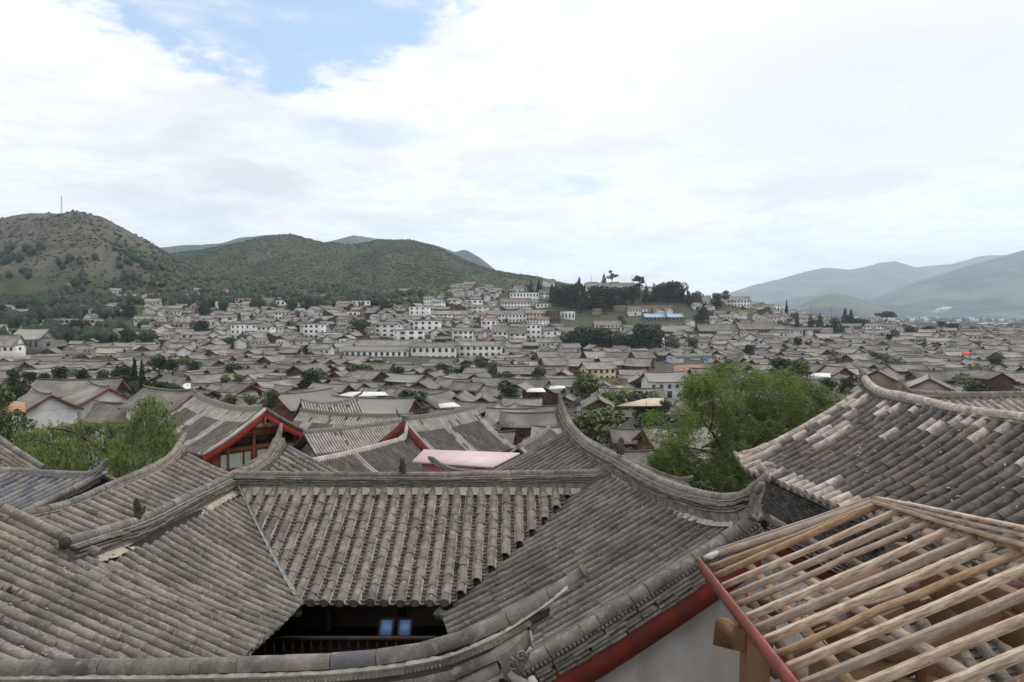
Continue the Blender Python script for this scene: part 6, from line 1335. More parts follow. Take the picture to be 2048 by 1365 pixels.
# knoll wood and street trees
rk = random.Random(5)
for i, (px, pt, pb, kd) in enumerate([(1104, 574, 606, 'dark'), (1118, 572, 612, 'dark'), (1135, 576, 616, 'dark'), (1150, 575, 618, 'dark'), (1168, 580, 620, 'dark'), (1186, 578, 620, 'dark'), (1205, 578, 620, 'dark'), (1222, 580, 618, 'dark'), (1232, 576, 600, 'dark'), (1250, 574, 606, 'dark'), (1266, 576, 608, 'dark'), (1280, 558, 600, 'pine'), (1292, 572, 606, 'dark'), (1308, 570, 604, 'dark'), (1325, 568, 604, 'dark'), (1338, 570, 606, 'dark'), (1352, 562, 604, 'dark'), (1364, 572, 606, 'dark'), (1378, 584, 610, 'dark'), (1392, 590, 612, 'olive'), (1208, 554, 576, 'conifer'), (1224, 556, 576, 'pine'), (1062, 566, 586, 'conifer'), (1078, 563, 584, 'conifer'), (1112, 566, 588, 'conifer'), (1432, 596, 618, 'dark'), (1158, 566, 580, 'dark')]):
    T(px, pt-rk.choice([3, 6, 9, 14]), pb, 735+rk.uniform(-12, 12)-(20 if pb > 610 else 0), rk.choice([kd, kd, 'conifer']) if kd == 'dark' else kd, '%s tree of the knoll wood, counted from the blue sheet roof' % ((ORD[i] if i < 20 else 'far, %s' % ORD[i-19]) or 'first ').strip())
for i in range(26):                                                  # dark grove around the cypresses
    px = rk.uniform(15, 360); Y = rk.uniform(172, 225); x = (px-CX)/F*Y; h = rk.uniform(7, 11); pb = HY+(CZ-gz(x, Y))/Y*F
    if free(x, Y, 1.5): T(px, pb-h*F/Y, pb, Y, rk.choice(['dark', 'dark', 'dark', 'olive']), None)
for i in range(90):                                                  # in the courtyards of the old town
    px = rk.uniform(20, 2060); Y = math.exp(rk.uniform(math.log(140), math.log(430))); x = (px-CX)/F*Y
    if 1280 < px < 1450 and Y > 300 or (700 < px < 1010 and Y < 240) or 1060 < px < 1310 and Y > 290 or 670 < px < 1010 and Y > 360 or (Y < 175 and 400 < px < 1000): continue
    h = rk.uniform(6.5, 10.5); pb = HY+(CZ-gz(x, Y))/Y*F
    if free(x, Y, 3): T(px, pb-h*F/Y, pb, Y, rk.choice(['dark', 'dark', 'olive', 'light', 'light']), None)
for i in range(60):                                                  # among the slope houses
    px = rk.uniform(-30, 960); Y = rk.uniform(430, 640)
    if px > 600 and rk.random() < .6: continue
    x = (px-CX)/F*Y; z = gz(x, Y); pb = HY+(CZ-z)/Y*F; h = rk.uniform(8, 15)
    if free(x, Y, 5): T(px, pb-h*F/Y, pb, Y, rk.choice(['dark', 'dark', 'olive', 'conifer']))
# ---- the carpet of houses
cells = []; cell = 10.8
for iy in range(0, 92):
    for ix in range(-66, 86):
        y0 = 74+iy*cell*.80; x0 = ix*cell
        cells.append((x0+rng_.uniform(-2.6, 2.6)+(cell/2 if iy % 2 else 0), y0+rng_.uniform(-2.4, 2.4)))
placed = []
for x, y in cells:
    if y < 60 or y > 800: continue
    px = CX+F*x/y
    if px < -140 or px > 2190: continue
    zg = gz(x, y)
    if zg > 62: continue
    if y < 92 and -45 < x < 12: continue
    dens = .88 if y < 420 else (.62 if px > 1000 else .55)
    if px < 900 and y > 620: dens = .10
    if px > 1480 and y > 560: dens = .5
    if 1000 < px < 1480 and y > 600: dens = .12
    if 1290 < px < 1440 and 300 < y < 425: continue                  # bare building lot
    if y < 130 and px < 420: dens = .5
    if px < 290 and y > 452: dens = .10
    if 672 < px < 1010 and 372 < y < 418 or 1062 < px < 1312 and 298 < y < 376 or 1150 < px < 1245 and 270 < y < 320 or 745 < px < 865 and 128 < y < 172 or 590 < px < 650 and 225 < y < 255: continue
    if rng_.random() > dens: continue
    ph = 20*math.sin(x*.013)+16*math.sin(y*.017+1)
    rz = R(ph+rng_.gauss(0, 7)+(90 if rng_.random() < .42 else 0)+(180 if rng_.random() < .3 else 0))
    w = [3, 2.6, 2.0, (3.2 if px > 1300 else 1.6), 2.4, 1.5, .9, 1.5, 1.6] if y < 400 else [1.4, 4, .8, 9, 1.2, .8, 1.4, .4, 1.4]
    k = rng_.choices(range(len(KINDS)), w)[0]; hp = KINDS[k][1]
    if not free(x, y, 3.2): continue
    occ.append((x, y, 3.4)); placed.append((x, y, zg+rng_.uniform(-.5, .7)-.3, rz, k, rng_.choice([.68, .82, .88, .92, .98, 1.15])*rng_.uniform(.95, 1.05)))
placed.sort(key=lambda p: math.hypot(p[0], p[1]))
acc = {}; names = ['timber_house', 'white_house', 'small_timber_house', 'white_gabled_house', 'brick_house', 'red_timber_house', 'earth_house', 'deep_eaved_house', 'outbuilding']
nth = 0
for x, y, z, rz, k, sc in placed:
    hp = KINDS[k][1]; px, py = img((x, y, z+5))
    if nth < 296 and -40 < px < 2088:
        nth += 1; a = abs(math.cos(rz)); face = 'seen side-on' if a > .75 else ('showing its gable' if a < .5 else 'at a slant')
        lm, i = near_label(KINDS[k][0]+face, px, py); lab = '%s %s, %snearest %s' % (KINDS[k][0], face, ORD[min(i, 19)], lm)
        hp.thing(names[k], (x, y, z), rz, lab, 'house', 'tile-roofed houses of the old town', sc)
    else: hp.merge(acc, (x, y, z), rz, sc)
tw = empty('town_beyond', (0, 420, 0)); tw['kind'] = 'stuff'; tag(tw, 'more grey-roofed houses packed together across the far town', None)
for nm, (b, m) in acc.items(): b.build('far_'+nm, m, tw, kind='stuff')
print('HOUSES', len(placed), nth)
# far city on the plain
b = MB(); rk = random.Random(8)
for i in range(420):
    px = rk.gauss(1850, 70) if i < 200 else rk.uniform(1560, 2150); Y = rk.uniform(2600, 3600) if i < 200 else rk.uniform(900, 3000)
    x = (px-CX)/F*Y; h = rk.uniform(6, 20) if i < 200 else rk.uniform(3, 8); z = gz(x, Y)
    b.box((x, Y, z+h/2-1), (rk.uniform(7, 16), rk.uniform(8, 14), h), None, 0 if rk.random() < .35 else 1)
o = b.build('far_city', [W_LIM, W_GREY]); tag(o, 'pale blocks of the far city on the hazy plain', None, None, 'stuff')
# ================================================================== trees
def leafmat(name, c1, c2, c3, sc=.6):
    m = mat(name, c1, c2, c3, scale=sc, fine=5., f3=.56, rnd=.28, rough=.7, spec=.2)
    return m
L_DARK = leafmat('leaf_dark', (.034, .050, .022), (.021, .033, .016), (.052, .070, .029)); L_OLIVE = leafmat('leaf_olive', (.075, .090, .040), (.050, .064, .030), (.105, .115, .05))
L_LIGHT = leafmat('leaf_light', (.125, .145, .045), (.085, .105, .035), (.16, .17, .06)); L_CON = leafmat('leaf_conifer', (.028, .042, .024), (.020, .030, .018), (.045, .06, .03))
TRUNK = mat('bark', (.07, .055, .042), (.045, .036, .028), scale=6., fine=30)
def leaves_in(b, rs, centres, n, size, flat=.6):
    """leaf-clump faces spread through a set of lobes (centre, radii)"""
    cs = np.array([c[0] for c in centres]); rr = np.array([c[1] for c in centres]); w = rr.prod(1)**(2/3); idx = rs.choice(len(cs), n, p=w/w.sum())
    d = rs.normal(size=(n, 3)); d /= np.linalg.norm(d, axis=1)[:, None]; rad = rs.uniform(.55, 1.05, n)**.6
    p = cs[idx]+d*rr[idx]*rad[:, None]
    nrm = d*.7+rs.normal(size=(n, 3))*.6+np.array([0, 0, .35]); nrm /= np.linalg.norm(nrm, axis=1)[:, None]
    t = np.cross(nrm, rs.normal(size=(n, 3))); t /= np.linalg.norm(t, axis=1)[:, None]; s = np.cross(nrm, t)
    sz = size*rs.uniform(.6, 1.4, n)[:, None]
    v = np.stack([p-t*sz, p+s*sz*flat, p+t*sz, p-s*sz*flat], 1)+nrm[:, None, :]*0
    v[:, 1] += nrm*sz*.25; v[:, 3] += nrm*sz*.25
    f = np.arange(4*n).reshape(n, 4); b.add(v.reshape(-1, 3), {4: f})
def tree_proto(kind, seed):
    rs = np.random.RandomState(seed); crown, trunk = MB(), MB()
    if kind in ('dark', 'olive', 'light', 'flat'):
        c = []
        n = 9 if kind != 'flat' else 7
        for i in range(n):
            a = rs.uniform(0, 6.28); r = rs.uniform(.05, .26); z = rs.uniform(.20, .82)
            if kind == 'flat': z = rs.uniform(.62, .82); r = rs.uniform(.1, .46)
            k = rs.uniform(.14, .24); c.append(((math.cos(a)*r, math.sin(a)*r, z), (k*1.1, k*1.1, k*(.9 if kind != 'flat' else .6))))
        c.append(((0, 0, .48 if kind != 'flat' else .70), (.28, .28, .36 if kind != 'flat' else .17)))
        leaves_in(crown, rs, c, 1250, .042)
        trunk.tube([(0, 0, -.05), (.01, 0, .25), (0, .01, .55)], [.03, .024, .012], 6)
        for i in range(5):
            q = c[i][0]; trunk.tube([(0, 0, .28), tuple(np.array(q)*.6+np.array([0, 0, .12])), q], [.016, .011, .004], 5)
        m = {'dark': L_DARK, 'olive': L_OLIVE, 'light': L_LIGHT, 'flat': L_DARK}[kind]
    elif kind in ('conifer', 'cypress'):
        c = []; wd = .24 if kind == 'conifer' else .13
        for i in range(12):
            z = .1+.86*i/12; k = wd*(1-.88*i/12); c.append(((rs.normal()*.012, rs.normal()*.012, z), (k, k, .085)))
        leaves_in(crown, rs, c, 800, .035); trunk.tube([(0, 0, -.05), (0, 0, .5), (0, 0, .95)], [.025, .015, .004], 6); m = L_CON
    else:                                                             # open-limbed pine
        c = []
        for i in range(7): a = rs.uniform(0, 6.28); r = rs.uniform(.05, .30); c.append(((math.cos(a)*r, math.sin(a)*r, rs.uniform(.55, .95)), (.12, .12, .07)))
        leaves_in(crown, rs, c, 420, .040); trunk.tube([(0, 0, -.05), (.02, 0, .5), (0, .02, .9)], [.026, .018, .006], 6)
        for q, _ in c: trunk.tube([(0, 0, q[2]*.72), q], [.012, .004], 5)
        m = L_OLIVE if kind == 'sparse' else L_CON
    return crown.mesh('crown', m), trunk.mesh('trunk', TRUNK)
TP = {}
def town_tree(px, pt, pb, Y, kind, label):
    x = (px-CX)/F*Y; h = (pb-pt)/F*Y; zb = CZ-(pb-HY)/F*Y; key = (kind, int(px) % 3)
    if key not in TP: TP[key] = tree_proto(kind, hash(kind) % 1000 if False else sum(map(ord, kind))+int(px) % 3)
    cr, tr = TP[key]; nm = {'dark': 'broadleaf_tree', 'olive': 'broadleaf_tree', 'light': 'bush', 'conifer': 'conifer_tree', 'cypress': 'cypress_tree', 'flat': 'flat_topped_tree', 'pine': 'pine_tree', 'sparse': 'pine_tree'}[kind]
    if not label:
        kd = {'dark': 'dark bushy tree', 'olive': 'olive-green tree', 'conifer': 'pointed conifer', 'light': 'pale green bush'}[kind]; lm, i = near_label(kd, px, pb); 
        label = '%s among the houses, %snearest %s' % (kd, ORD[min(i, 19)], lm)
    e = empty(nm, (x, Y, zb), label, 'tree' if kind != 'light' else 'bush', 'trees among the houses', random.uniform(0, 6.28)); wdt = {'dark': 1.3, 'olive': 1.3, 'light': 1.5, 'flat': 1.25}.get(kind, 1.)
    e.scale = (h*wdt, h*wdt, h)
    for n, me in (('crown', cr), ('trunk', tr)):
        o = bpy.data.objects.new(n, me); COL.objects.link(o); o.parent = e
for t_ in TREES: town_tree(*t_)
# ---- woods on the hills (too many to count): one mesh of rough clumps
phi = (1+5**.5)/2
ICO = np.array([(-1, phi, 0), (1, phi, 0), (-1, -phi, 0), (1, -phi, 0), (0, -1, phi), (0, 1, phi), (0, -1, -phi), (0, 1, -phi), (phi, 0, -1), (phi, 0, 1), (-phi, 0, -1), (-phi, 0, 1)])/1.9
ICF = np.array([(0, 11, 5), (0, 5, 1), (0, 1, 7), (0, 7, 10), (0, 10, 11), (1, 5, 9), (5, 11, 4), (11, 10, 2), (10, 7, 6), (7, 1, 8), (3, 9, 4), (3, 4, 2), (3, 2, 6), (3, 6, 8), (3, 8, 9), (4, 9, 5), (2, 4, 11), (6, 2, 10), (8, 6, 7), (9, 8, 1)])
def wood(name, n, sel, hmin, hmax, m, seed, wide=.5, label=''):
    rs = np.random.RandomState(seed); px = rs.uniform(-120, 2100, n*6); Y = np.exp(rs.uniform(math.log(430), math.log(2000), n*6)); x = (px-CX)/F*Y; z = ground_z(x, Y)
    k = sel(px, Y, x, z, rs)
    k = np.nonzero(k)[0][:n]; px, Y, x, z = px[k], Y[k], x[k], z[k]; m_ = len(k); h = rs.uniform(hmin, hmax, m_)
    v = ICO[None]*(1+rs.normal(0, .32, (m_, 12, 3))); v *= np.stack([h*wide, h*wide, h*.55], 1)[:, None, :]; v += np.stack([x, Y, z+h*.42], 1)[:, None, :]
    f = (ICF[None]+(np.arange(m_)*12)[:, None, None]).reshape(-1, 3)
    o = MB().add(v.reshape(-1, 3), {3: f}).build(name, m); o['kind'] = 'stuff'; o['label'] = label; return m_
FOR1 = leafmat('forest_green', (.062, .080, .038), (.046, .060, .030), (.078, .092, .045), .02); FOR2 = leafmat('forest_dark', (.026, .039, .020), (.018, .028, .015), (.036, .049, .025), .02)
FOR3 = leafmat('scrub_olive', (.075, .070, .050), (.060, .057, .041), (.088, .082, .058), .03)
def crest_mask(px, Y): return np.ones_like(px, bool)
def n1(x, Y, s, o=3): return nfbm(x/s, Y/s, o)
c1 = wood('hill_wood', 16000, lambda px, Y, x, z, rs: (Y > 600) & (Y < 980) & (px < 900) & (z > 40) & (rs.rand(len(px)) < np.clip((n1(x, Y, 60)-.25)*3, .1, 1)) & ~((px < 230) & (Y > 760)), 2.6, 6.5, FOR1, 1, .46, 'bright green pine wood covering the low foothill')
c2 = wood('foot_wood', 8000, lambda px, Y, x, z, rs: (Y > 452) & (Y < 800+90*(px < 330)) & (px < 1000) & ((z > 20) | (px < 300)) & (rs.rand(len(px)) < np.clip((n1(x, Y, 45)-.38)*5, 0, 1)) & (px < 470+rs.rand(len(px))*530) & ((px < 290) | (Y > 640)), 5, 12, FOR2, 2, .42, 'dark broadleaf wood along the foot of the slope')
c3 = wood('ridge_wood', 26000, lambda px, Y, x, z, rs: (Y > 900) & (Y < 1800) & (px > 180) & (px < 1520) & (z > 45) & (rs.rand(len(px)) < np.clip((n1(x, Y, 130)-.34)*3.2, .05, .9)), 1.6, 4.0, FOR1, 3, .55, 'green wood covering the long middle ridge')
c4 = wood('scrub', 10000, lambda px, Y, x, z, rs: (Y > 640) & (Y < 1250) & (px < 540) & (z > 60) & (rs.rand(len(px)) < np.clip((n1(x, Y, 60, 5)-.42)*9, .012, 1)), .8, 2.8, FOR3, 4, .75, 'scattered scrub on the stony hill')
c5 = wood('ridge_scrub', 9000, lambda px, Y, x, z, rs: (Y > 900) & (Y < 1700) & (px > 300) & (px < 1500) & (z > 60) & (n1(x, Y, 130) < .50), 1.2, 3, FOR3, 6, .7, 'olive scrub in the clearings of the middle ridge')
kn_ = wood('knoll_scrub', 1500, lambda px, Y, x, z, rs: (Y > 600) & (Y < 830) & (px > 960) & (px < 1620) & (z > 17) & (rs.rand(len(px)) < np.clip((n1(x, Y, 30)-.40)*5, .02, .8)), 2, 5, FOR3, 9, .6, 'bushes scattered over the knoll')
print('WOOD', c1, c2, c3, c4, c5)
# ================================================================== the two big trees in front
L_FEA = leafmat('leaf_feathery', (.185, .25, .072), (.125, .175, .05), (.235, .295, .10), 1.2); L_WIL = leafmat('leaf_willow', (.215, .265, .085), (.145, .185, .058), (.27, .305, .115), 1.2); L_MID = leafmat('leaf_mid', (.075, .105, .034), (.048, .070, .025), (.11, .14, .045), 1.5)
for m in (L_FEA, L_WIL):                                              # thin leaves let some light through
    t = m.node_tree; b = next(n for n in t.nodes if n.type == 'BSDF_PRINCIPLED'); o = next(n for n in t.nodes if n.type == 'OUTPUT_MATERIAL')
    tr = t.nodes.new('ShaderNodeBsdfTranslucent'); src = b.inputs['Base Color'].links[0].from_socket; lk(t, src, tr.inputs[0]); mx = t.nodes.new('ShaderNodeMixShader'); mx.inputs[0].default_value = .45
    lk(t, b.outputs[0], mx.inputs[1]); lk(t, tr.outputs[0], mx.inputs[2]); lk(t, mx.outputs[0], o.inputs[0])
def leaf_quads(b, p, d, ln, wd, rs):
    """many small leaves: points p, directions d"""
    n = len(p); side = np.cross(d, rs.normal(size=(n, 3))); side /= np.linalg.norm(side, axis=1)[:, None]+1e-9
    up = np.cross(side, d); L = ln*rs.uniform(.6, 1.3, n)[:, None]; W = wd*rs.uniform(.7, 1.3, n)[:, None]
    v = np.stack([p, p+d*L*.45+side*W+up*W*.3, p+d*L, p+d*L*.45-side*W+up*W*.3], 1)
    b.add(v.reshape(-1, 3), {4: np.arange(4*n).reshape(n, 4)})
def limb(b, pts, r0, r1, rn, n=7):
    pa = Path(pts); k = max(4, int(pa.L/.25)); q = [pa.at(pa.L*i/k)+Vector((rn.gauss(0, .012), rn.gauss(0, .012), 0)) for i in range(k+1)]
    b.tube(q, [r0+(r1-r0)*i/k for i in range(k+1)], n); return q
rs = np.random.RandomState(12); rn = random.Random(12)
YT = 21.0
ft = empty('feathery_tree', P(1478, 1010, YT)-Vector((0, 0, 4)), 'tall feathery light green tree between the courtyard house and the weathered roof', 'tree')
br = MB(); base = P(1478, 1010, YT)-Vector((0, 0, 4))
def pt3(x, y, dy=0.): return P(x, y, YT+dy)
limbs = [([base, pt3(1478, 985), pt3(1474, 900), pt3(1476, 850), pt3(1472, 805), pt3(1468, 760)], .11, .025), ([pt3(1476, 850), pt3(1500, 822, .4), pt3(1520, 790, .8), pt3(1530, 750, 1)], .05, .012), ([pt3(1478, 960), pt3(1450, 910, -.5), pt3(1420, 862, -.9), pt3(1405, 840, -1), pt3(1402, 790, -1.2)], .055, .014), ([pt3(1420, 862, -.9), pt3(1428, 820, -.6), pt3(1425, 780, -.4)], .035, .01), ([pt3(1405, 845, -1), pt3(1370, 850, -1.4), pt3(1330, 860, -1.8)], .03, .01),
         ([pt3(1479, 970), pt3(1515, 900, .8), pt3(1545, 840, 1.4), pt3(1590, 800, 1.8), pt3(1640, 780, 2)], .06, .014), ([pt3(1545, 840, 1.4), pt3(1585, 855, 1.), pt3(1590, 820, .8)], .03, .01), ([pt3(1477, 930), pt3(1520, 880, -.8), pt3(1560, 850, -1), pt3(1580, 830, -1)], .045, .012), ([pt3(1450, 915, -.5), pt3(1400, 900, -1.5), pt3(1340, 890, -2.2), pt3(1300, 880, -2.4)], .04, .01), ([pt3(1473, 880), pt3(1455, 840, .6), pt3(1440, 790, .9), pt3(1440, 740, 1)], .045, .012), ([pt3(1472, 805), pt3(1490, 760), pt3(1500, 725)], .025, .008)]
for q, a, c in limbs: limb(br, q, a, c, rn)
lobes = [(1480, 748, 62, 30, 0), (1505, 735, 30, 20, 0), (1418, 800, 62, 46, -1), (1400, 768, 38, 30, -1), (1535, 788, 72, 46, .8), (1618, 800, 55, 42, 1.8), (1655, 792, 32, 24, 2), (1350, 852, 58, 50, -1.6), (1312, 888, 44, 42, -2.2), (1420, 880, 76, 56, -.8), (1498, 846, 66, 56, .2), (1578, 848, 58, 48, 1.2), (1380, 932, 72, 44, -1.2), (1455, 955, 64, 40, -.2), (1338, 812, 26, 20, -1.5), (1560, 748, 34, 18, 1), (1440, 742, 26, 18, .6), (1300, 850, 22, 26, -2), (1530, 905, 46, 44, .4), (1340, 920, 44, 36, -1.8), (1690, 782, 14, 14, 2.1), (1375, 800, 30, 28, -1.2), (1420, 965, 54, 28, -.8), (1360, 960, 40, 26, -1.4), (1290, 905, 30, 26, -2.3), (1600, 770, 40, 22, 1.6)]
twigs = []
w = np.array([l[2]*l[3] for l in lobes], float); w /= w.sum()
for i in rs.choice(len(lobes), 8200, p=w):
    x, y, rx, ry, dy = lobes[i]; a = rs.normal(size=3); a /= np.linalg.norm(a); r = rs.uniform(.25, 1.05)**.55
    c = np.array(P(x, y, YT+dy)); c = c+np.array([a[0]*rx*r*YT/F, a[1]*(rx+ry)/2*r*YT/F*1.1, a[2]*ry*r*YT/F])
    if nfbm(c[0]*1.1+40, c[2]*1.1+c[1]*.6, 3) < .37: continue
    twigs.append(c)
twigs = np.array(twigs); n = len(twigs); dirs = rs.normal(size=(n, 3))*np.array([1, 1, .5])+np.array([0, 0, -.25]); dirs /= np.linalg.norm(dirs, axis=1)[:, None]
cr = MB(); K = 13
for k in range(K):
    p = twigs+dirs*(k*.030)+np.array([0, 0, -1.])*(.0012*k*k); s = 1 if k % 2 else -1
    sd = np.cross(dirs, np.array([0, 0, 1.])); sd /= np.linalg.norm(sd, axis=1)[:, None]+1e-9
    d = dirs*.45+sd*s*.8+rs.normal(size=(n, 3))*.28+np.array([0, 0, -.25]); d /= np.linalg.norm(d, axis=1)[:, None]
    leaf_quads(cr, p, d, .085, .014, rs)
for c, d in list(zip(twigs, dirs))[::8]: br.tube([Vector(c)-Vector(d)*.35, Vector(c), Vector(c)+Vector(d)*.35], [.007, .005, .003], 3, caps=False)
br.build('trunk', TRUNK, ft, smooth=True); cr.build('crown', L_FEA, ft)
# ---- willow
YW = 27.0; rs = np.random.RandomState(31); rn = random.Random(31)
wl = empty('willow_tree', P(235, 960, YW)-Vector((0, 0, 4)), 'weeping willow with long hanging strands behind the horned blue-grey roof', 'tree')
br = MB(); base = P(238, 960, YW)-Vector((0, 0, 4))
def pw(x, y, dy=0.): return P(x, y, YW+dy)
for q, a, c in [([base, pw(238, 950), pw(236, 905), pw(225, 870), pw(215, 848)], .22, .05), ([pw(237, 915), pw(260, 875, .5), pw(285, 830, .8), pw(300, 800, 1)], .10, .02), ([pw(237, 930), pw(190, 890, -.8), pw(140, 862, -1.5), pw(95, 858, -2)], .11, .02), ([pw(228, 880), pw(180, 855, .8), pw(140, 850, 1.5)], .06, .015), ([pw(240, 925), pw(285, 890, -1), pw(320, 865, -1.4)], .07, .02), ([pw(190, 890, -.8), pw(120, 890, -2.2), pw(70, 880, -2.8)], .06, .015)]: limb(br, q, a, c, rn, 8)
tops = [(300, 796, 26, 10, .8, 1), (318, 818, 24, 12, .4, 1), (285, 825, 24, 14, .8, 1), (335, 850, 16, 14, 0, .8), (258, 848, 26, 12, .6, .9), (225, 852, 30, 10, .4, .9), (190, 846, 36, 10, .8, .8), (150, 850, 34, 10, 1, .8), (115, 856, 34, 10, .5, 1), (75, 862, 32, 12, 0, 1), (45, 872, 20, 14, -.5, .9), (100, 885, 40, 14, -1.8, 1), (150, 885, 40, 14, -1.6, .8), (200, 880, 40, 14, -1.2, .9), (250, 885, 34, 16, -1, 1), (300, 880, 34, 16, -1, 1), (130, 915, 44, 14, -2.5, .7), (220, 910, 40, 14, -2.2, .7), (60, 905, 30, 14, -2, .8), (290, 915, 34, 12, -2, .6), (345, 880, 12, 12, -.6, .7)]
cr = MB(); ci = MB(); w = np.array([t_[2]*(1.) for t_ in tops]); w /= w.sum(); lp_, ld_, lq_, le_ = [], [], [], []
for i in rs.choice(len(tops), 2500, p=w):
    x, y, rx, ry, dy, hl = tops[i]; c = np.array(P(x+rs.normal()*rx*.55, y+rs.normal()*ry*.6, YW+dy+rs.normal()*.7))
    if nfbm(c[0]*.9+11, c[1]*.9, 3) < .33: continue
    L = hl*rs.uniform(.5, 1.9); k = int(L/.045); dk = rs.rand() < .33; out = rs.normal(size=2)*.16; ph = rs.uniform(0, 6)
    for j in range(k):
        s = j*.045; p = c+np.array([out[0]*min(s, .5)*1.6+.02*math.sin(ph+s*4), out[1]*min(s, .5)*1.6, .18*math.sin(min(s*5, 3.14))-s])
        d = np.array([rs.normal()*.45, rs.normal()*.45, -.75]); (lq_ if dk else lp_).append(p); (le_ if dk else ld_).append(d/np.linalg.norm(d))
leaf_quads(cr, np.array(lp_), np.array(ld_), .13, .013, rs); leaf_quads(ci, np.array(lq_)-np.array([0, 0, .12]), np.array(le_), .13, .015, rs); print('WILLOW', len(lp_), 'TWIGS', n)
br.build('trunk', TRUNK, wl, smooth=True); cr.build('crown', L_WIL, wl); ci.build('shade_tinted_strands', L_MID, wl)  # darker leaf colour on some strands stands in for shade inside the crown
# ---- darker broadleaf tree at the edge beyond the willow
bt = empty('broadleaf_tree', P(10, 930, 36)-Vector((0, 0, 5)), 'dark leafy tree beyond the willow beside the orange planks', 'tree'); rs = np.random.RandomState(5)
cr = MB(); c = []
for x, y, r in ((0, 800, 26), (-30, 830, 40), (25, 840, 26), (5, 870, 40), (40, 880, 26), (-50, 880, 50), (22, 910, 34), (55, 850, 14), (12, 775, 14), (60, 900, 22)): q = P(x, y, 36+rs.normal()*.6); k = r/F*36; c.append((tuple(q), (k, k, k*.8)))
leaves_in(cr, rs, c, 5200, .085, .5); cr.build('crown', L_MID, bt); b = MB(); b.tube([P(10, 930, 36)-Vector((0, 0, 5)), P(8, 880, 36), P(0, 830, 36)], [.2, .12, .04], 8); b.tube([P(8, 890, 36), P(35, 860, 36)], [.07, .02], 6); b.build('trunk', TRUNK, bt)
canopy('plank_stack', [(14, 824, 60), (52, 824, 60), (50, 806, 66), (20, 803, 66)], mat('plank_orange', (.40, .235, .13), (.32, .18, .10), scale=1.5, fine=8), 'bright orange plank roof behind the leafy tree', 'roof')
# low courtyard trees under the tall ridge and by the pink shed
for px, pt, pb, Y, kd, lb in ((1400, 960, 1010, 17, 'olive', 'low shrubbery in the gap below the feathery tree'),):
    TP.pop(None, None); town_tree(px, pt, pb, Y, kd, lb)
# ================================================================== masts, pylons, lot, bank
STEEL = mat('steel_grey', (.22, .22, .22), (.17, .17, .17), scale=1.); REDP = mat('mast_red', (.50, .07, .04), (.42, .06, .035), scale=1.); WHP = W_LIM
def pole(name, px, pt, pb, Y, r, label, cat, m=STEEL, cross=0):
    root = empty(name, P(px, pb, Y), label, cat); b = MB(); a, c = P(px, pb, Y)-Vector((0, 0, 2)), P(px, pt, Y); b.tube([a, c], [r*1.3, r*.7], 6); b.build('shaft', m, root)
    if cross:
        b = MB()
        for k in range(cross): z = c-Vector((0, 0, .8+1.4*k)); b.beam(z-Vector((1.6, 0, 0)), z+Vector((1.6, 0, 0)), .16, .16)
        b.build('crossarm', m, root)
    return root
def lattice(name, px, pt, pb, Y, w, label, cat, m=STEEL, arms=3, th=.16, bands=None):
    a = P(px, pb, Y)-Vector((0, 0, 1)); H_ = (pb-pt)/F*Y+1; root = empty(name, a, label, cat); n = 8
    b, b2 = MB(), MB()
    for i in range(n):
        z0, z1 = H_*i/n, H_*(i+1)/n; w0, w1 = w*(1-.85*i/n), w*(1-.85*(i+1)/n); tgt = (b2 if (bands and i % 2) else b)
        cs0 = [a+Vector((sx*w0/2, sy*w0/2, z0)) for sx, sy in ((-1, -1), (1, -1), (1, 1), (-1, 1))]; cs1 = [a+Vector((sx*w1/2, sy*w1/2, z1)) for sx, sy in ((-1, -1), (1, -1), (1, 1), (-1, 1))]
        for k in range(4): tgt.tube([cs0[k], cs1[k]], th, 4, caps=False); tgt.tube([cs0[k], cs1[(k+1) % 4]], th*.7, 4, caps=False); tgt.tube([cs0[k], cs0[(k+1) % 4]], th*.6, 4, caps=False)
    b.build('lattice', m, root)
    if b2.n: b2.build('white_band', WHP, root)
    if arms:
        b = MB()
        for k in range(arms): z = a+Vector((0, 0, H_*(.62+.13*k))); l = w*(1.0-.15*k); b.beam(z-Vector((l, 0, 0)), z+Vector((l, 0, 0)), th*2, th*2)
        b.build('crossarm', m, root)
lattice('radio_tower', 123, 392, 431, 1092, 2.8, 'thin radio tower on top of the stony hill', 'tower', arms=0, th=.11)
lattice('striped_mast', 970, 622, 678, 455, 2.4, 'red lattice mast with pale bands beside the white hotels', 'mast', REDP, 0, .15, True)
for px, pt, pb, Y, lb in ((335, 600, 645, 560, 'taller power pylon at the wooded slope foot'), (385, 617, 652, 550, 'slimmer power pylon near the beige block'), (585, 630, 665, 520, 'power pylon standing among the slope houses'), (610, 578, 602, 700, 'power pylon half sunk in the pine wood')): lattice('power_pylon', px, pt, pb, hit(px, pb, Y), 4.0, lb, 'pylon', STEEL, 3, .11)
for i, px in enumerate((1042, 1058, 1072, 1084, 1096, 1106)): pole('ridge_antenna', px, 541+2.5*i, 562+2.4*i, 1540, .25, '%santenna pole along the far ridge end, counted downhill' % (ORD[i] or 'first '), 'antenna')
for px, pt, pb, Y, lb in ((1183, 552, 575, 790, 'tall thin pole over the knoll roofs'), (1264, 551, 572, 790, 'thin pole beside the knoll pine'), (1257, 598, 614, 640, 'utility pole below the knoll wood'), (1622, 612, 640, 560, 'bare pole among the conifers'), (1663, 617, 642, 560, 'stubby mast behind the conifers')): pole('utility_pole', px, pt, pb, hit(px, pb, Y), .22, lb, 'pole', cross=1)
for i in range(5): pole('substation_post', 510+8*i, 646, 662, hit(510+8*i, 662, 500), .2, '%swhite substation post by the beige block' % (ORD[i] or 'first '), 'post', W_LIM, 1)
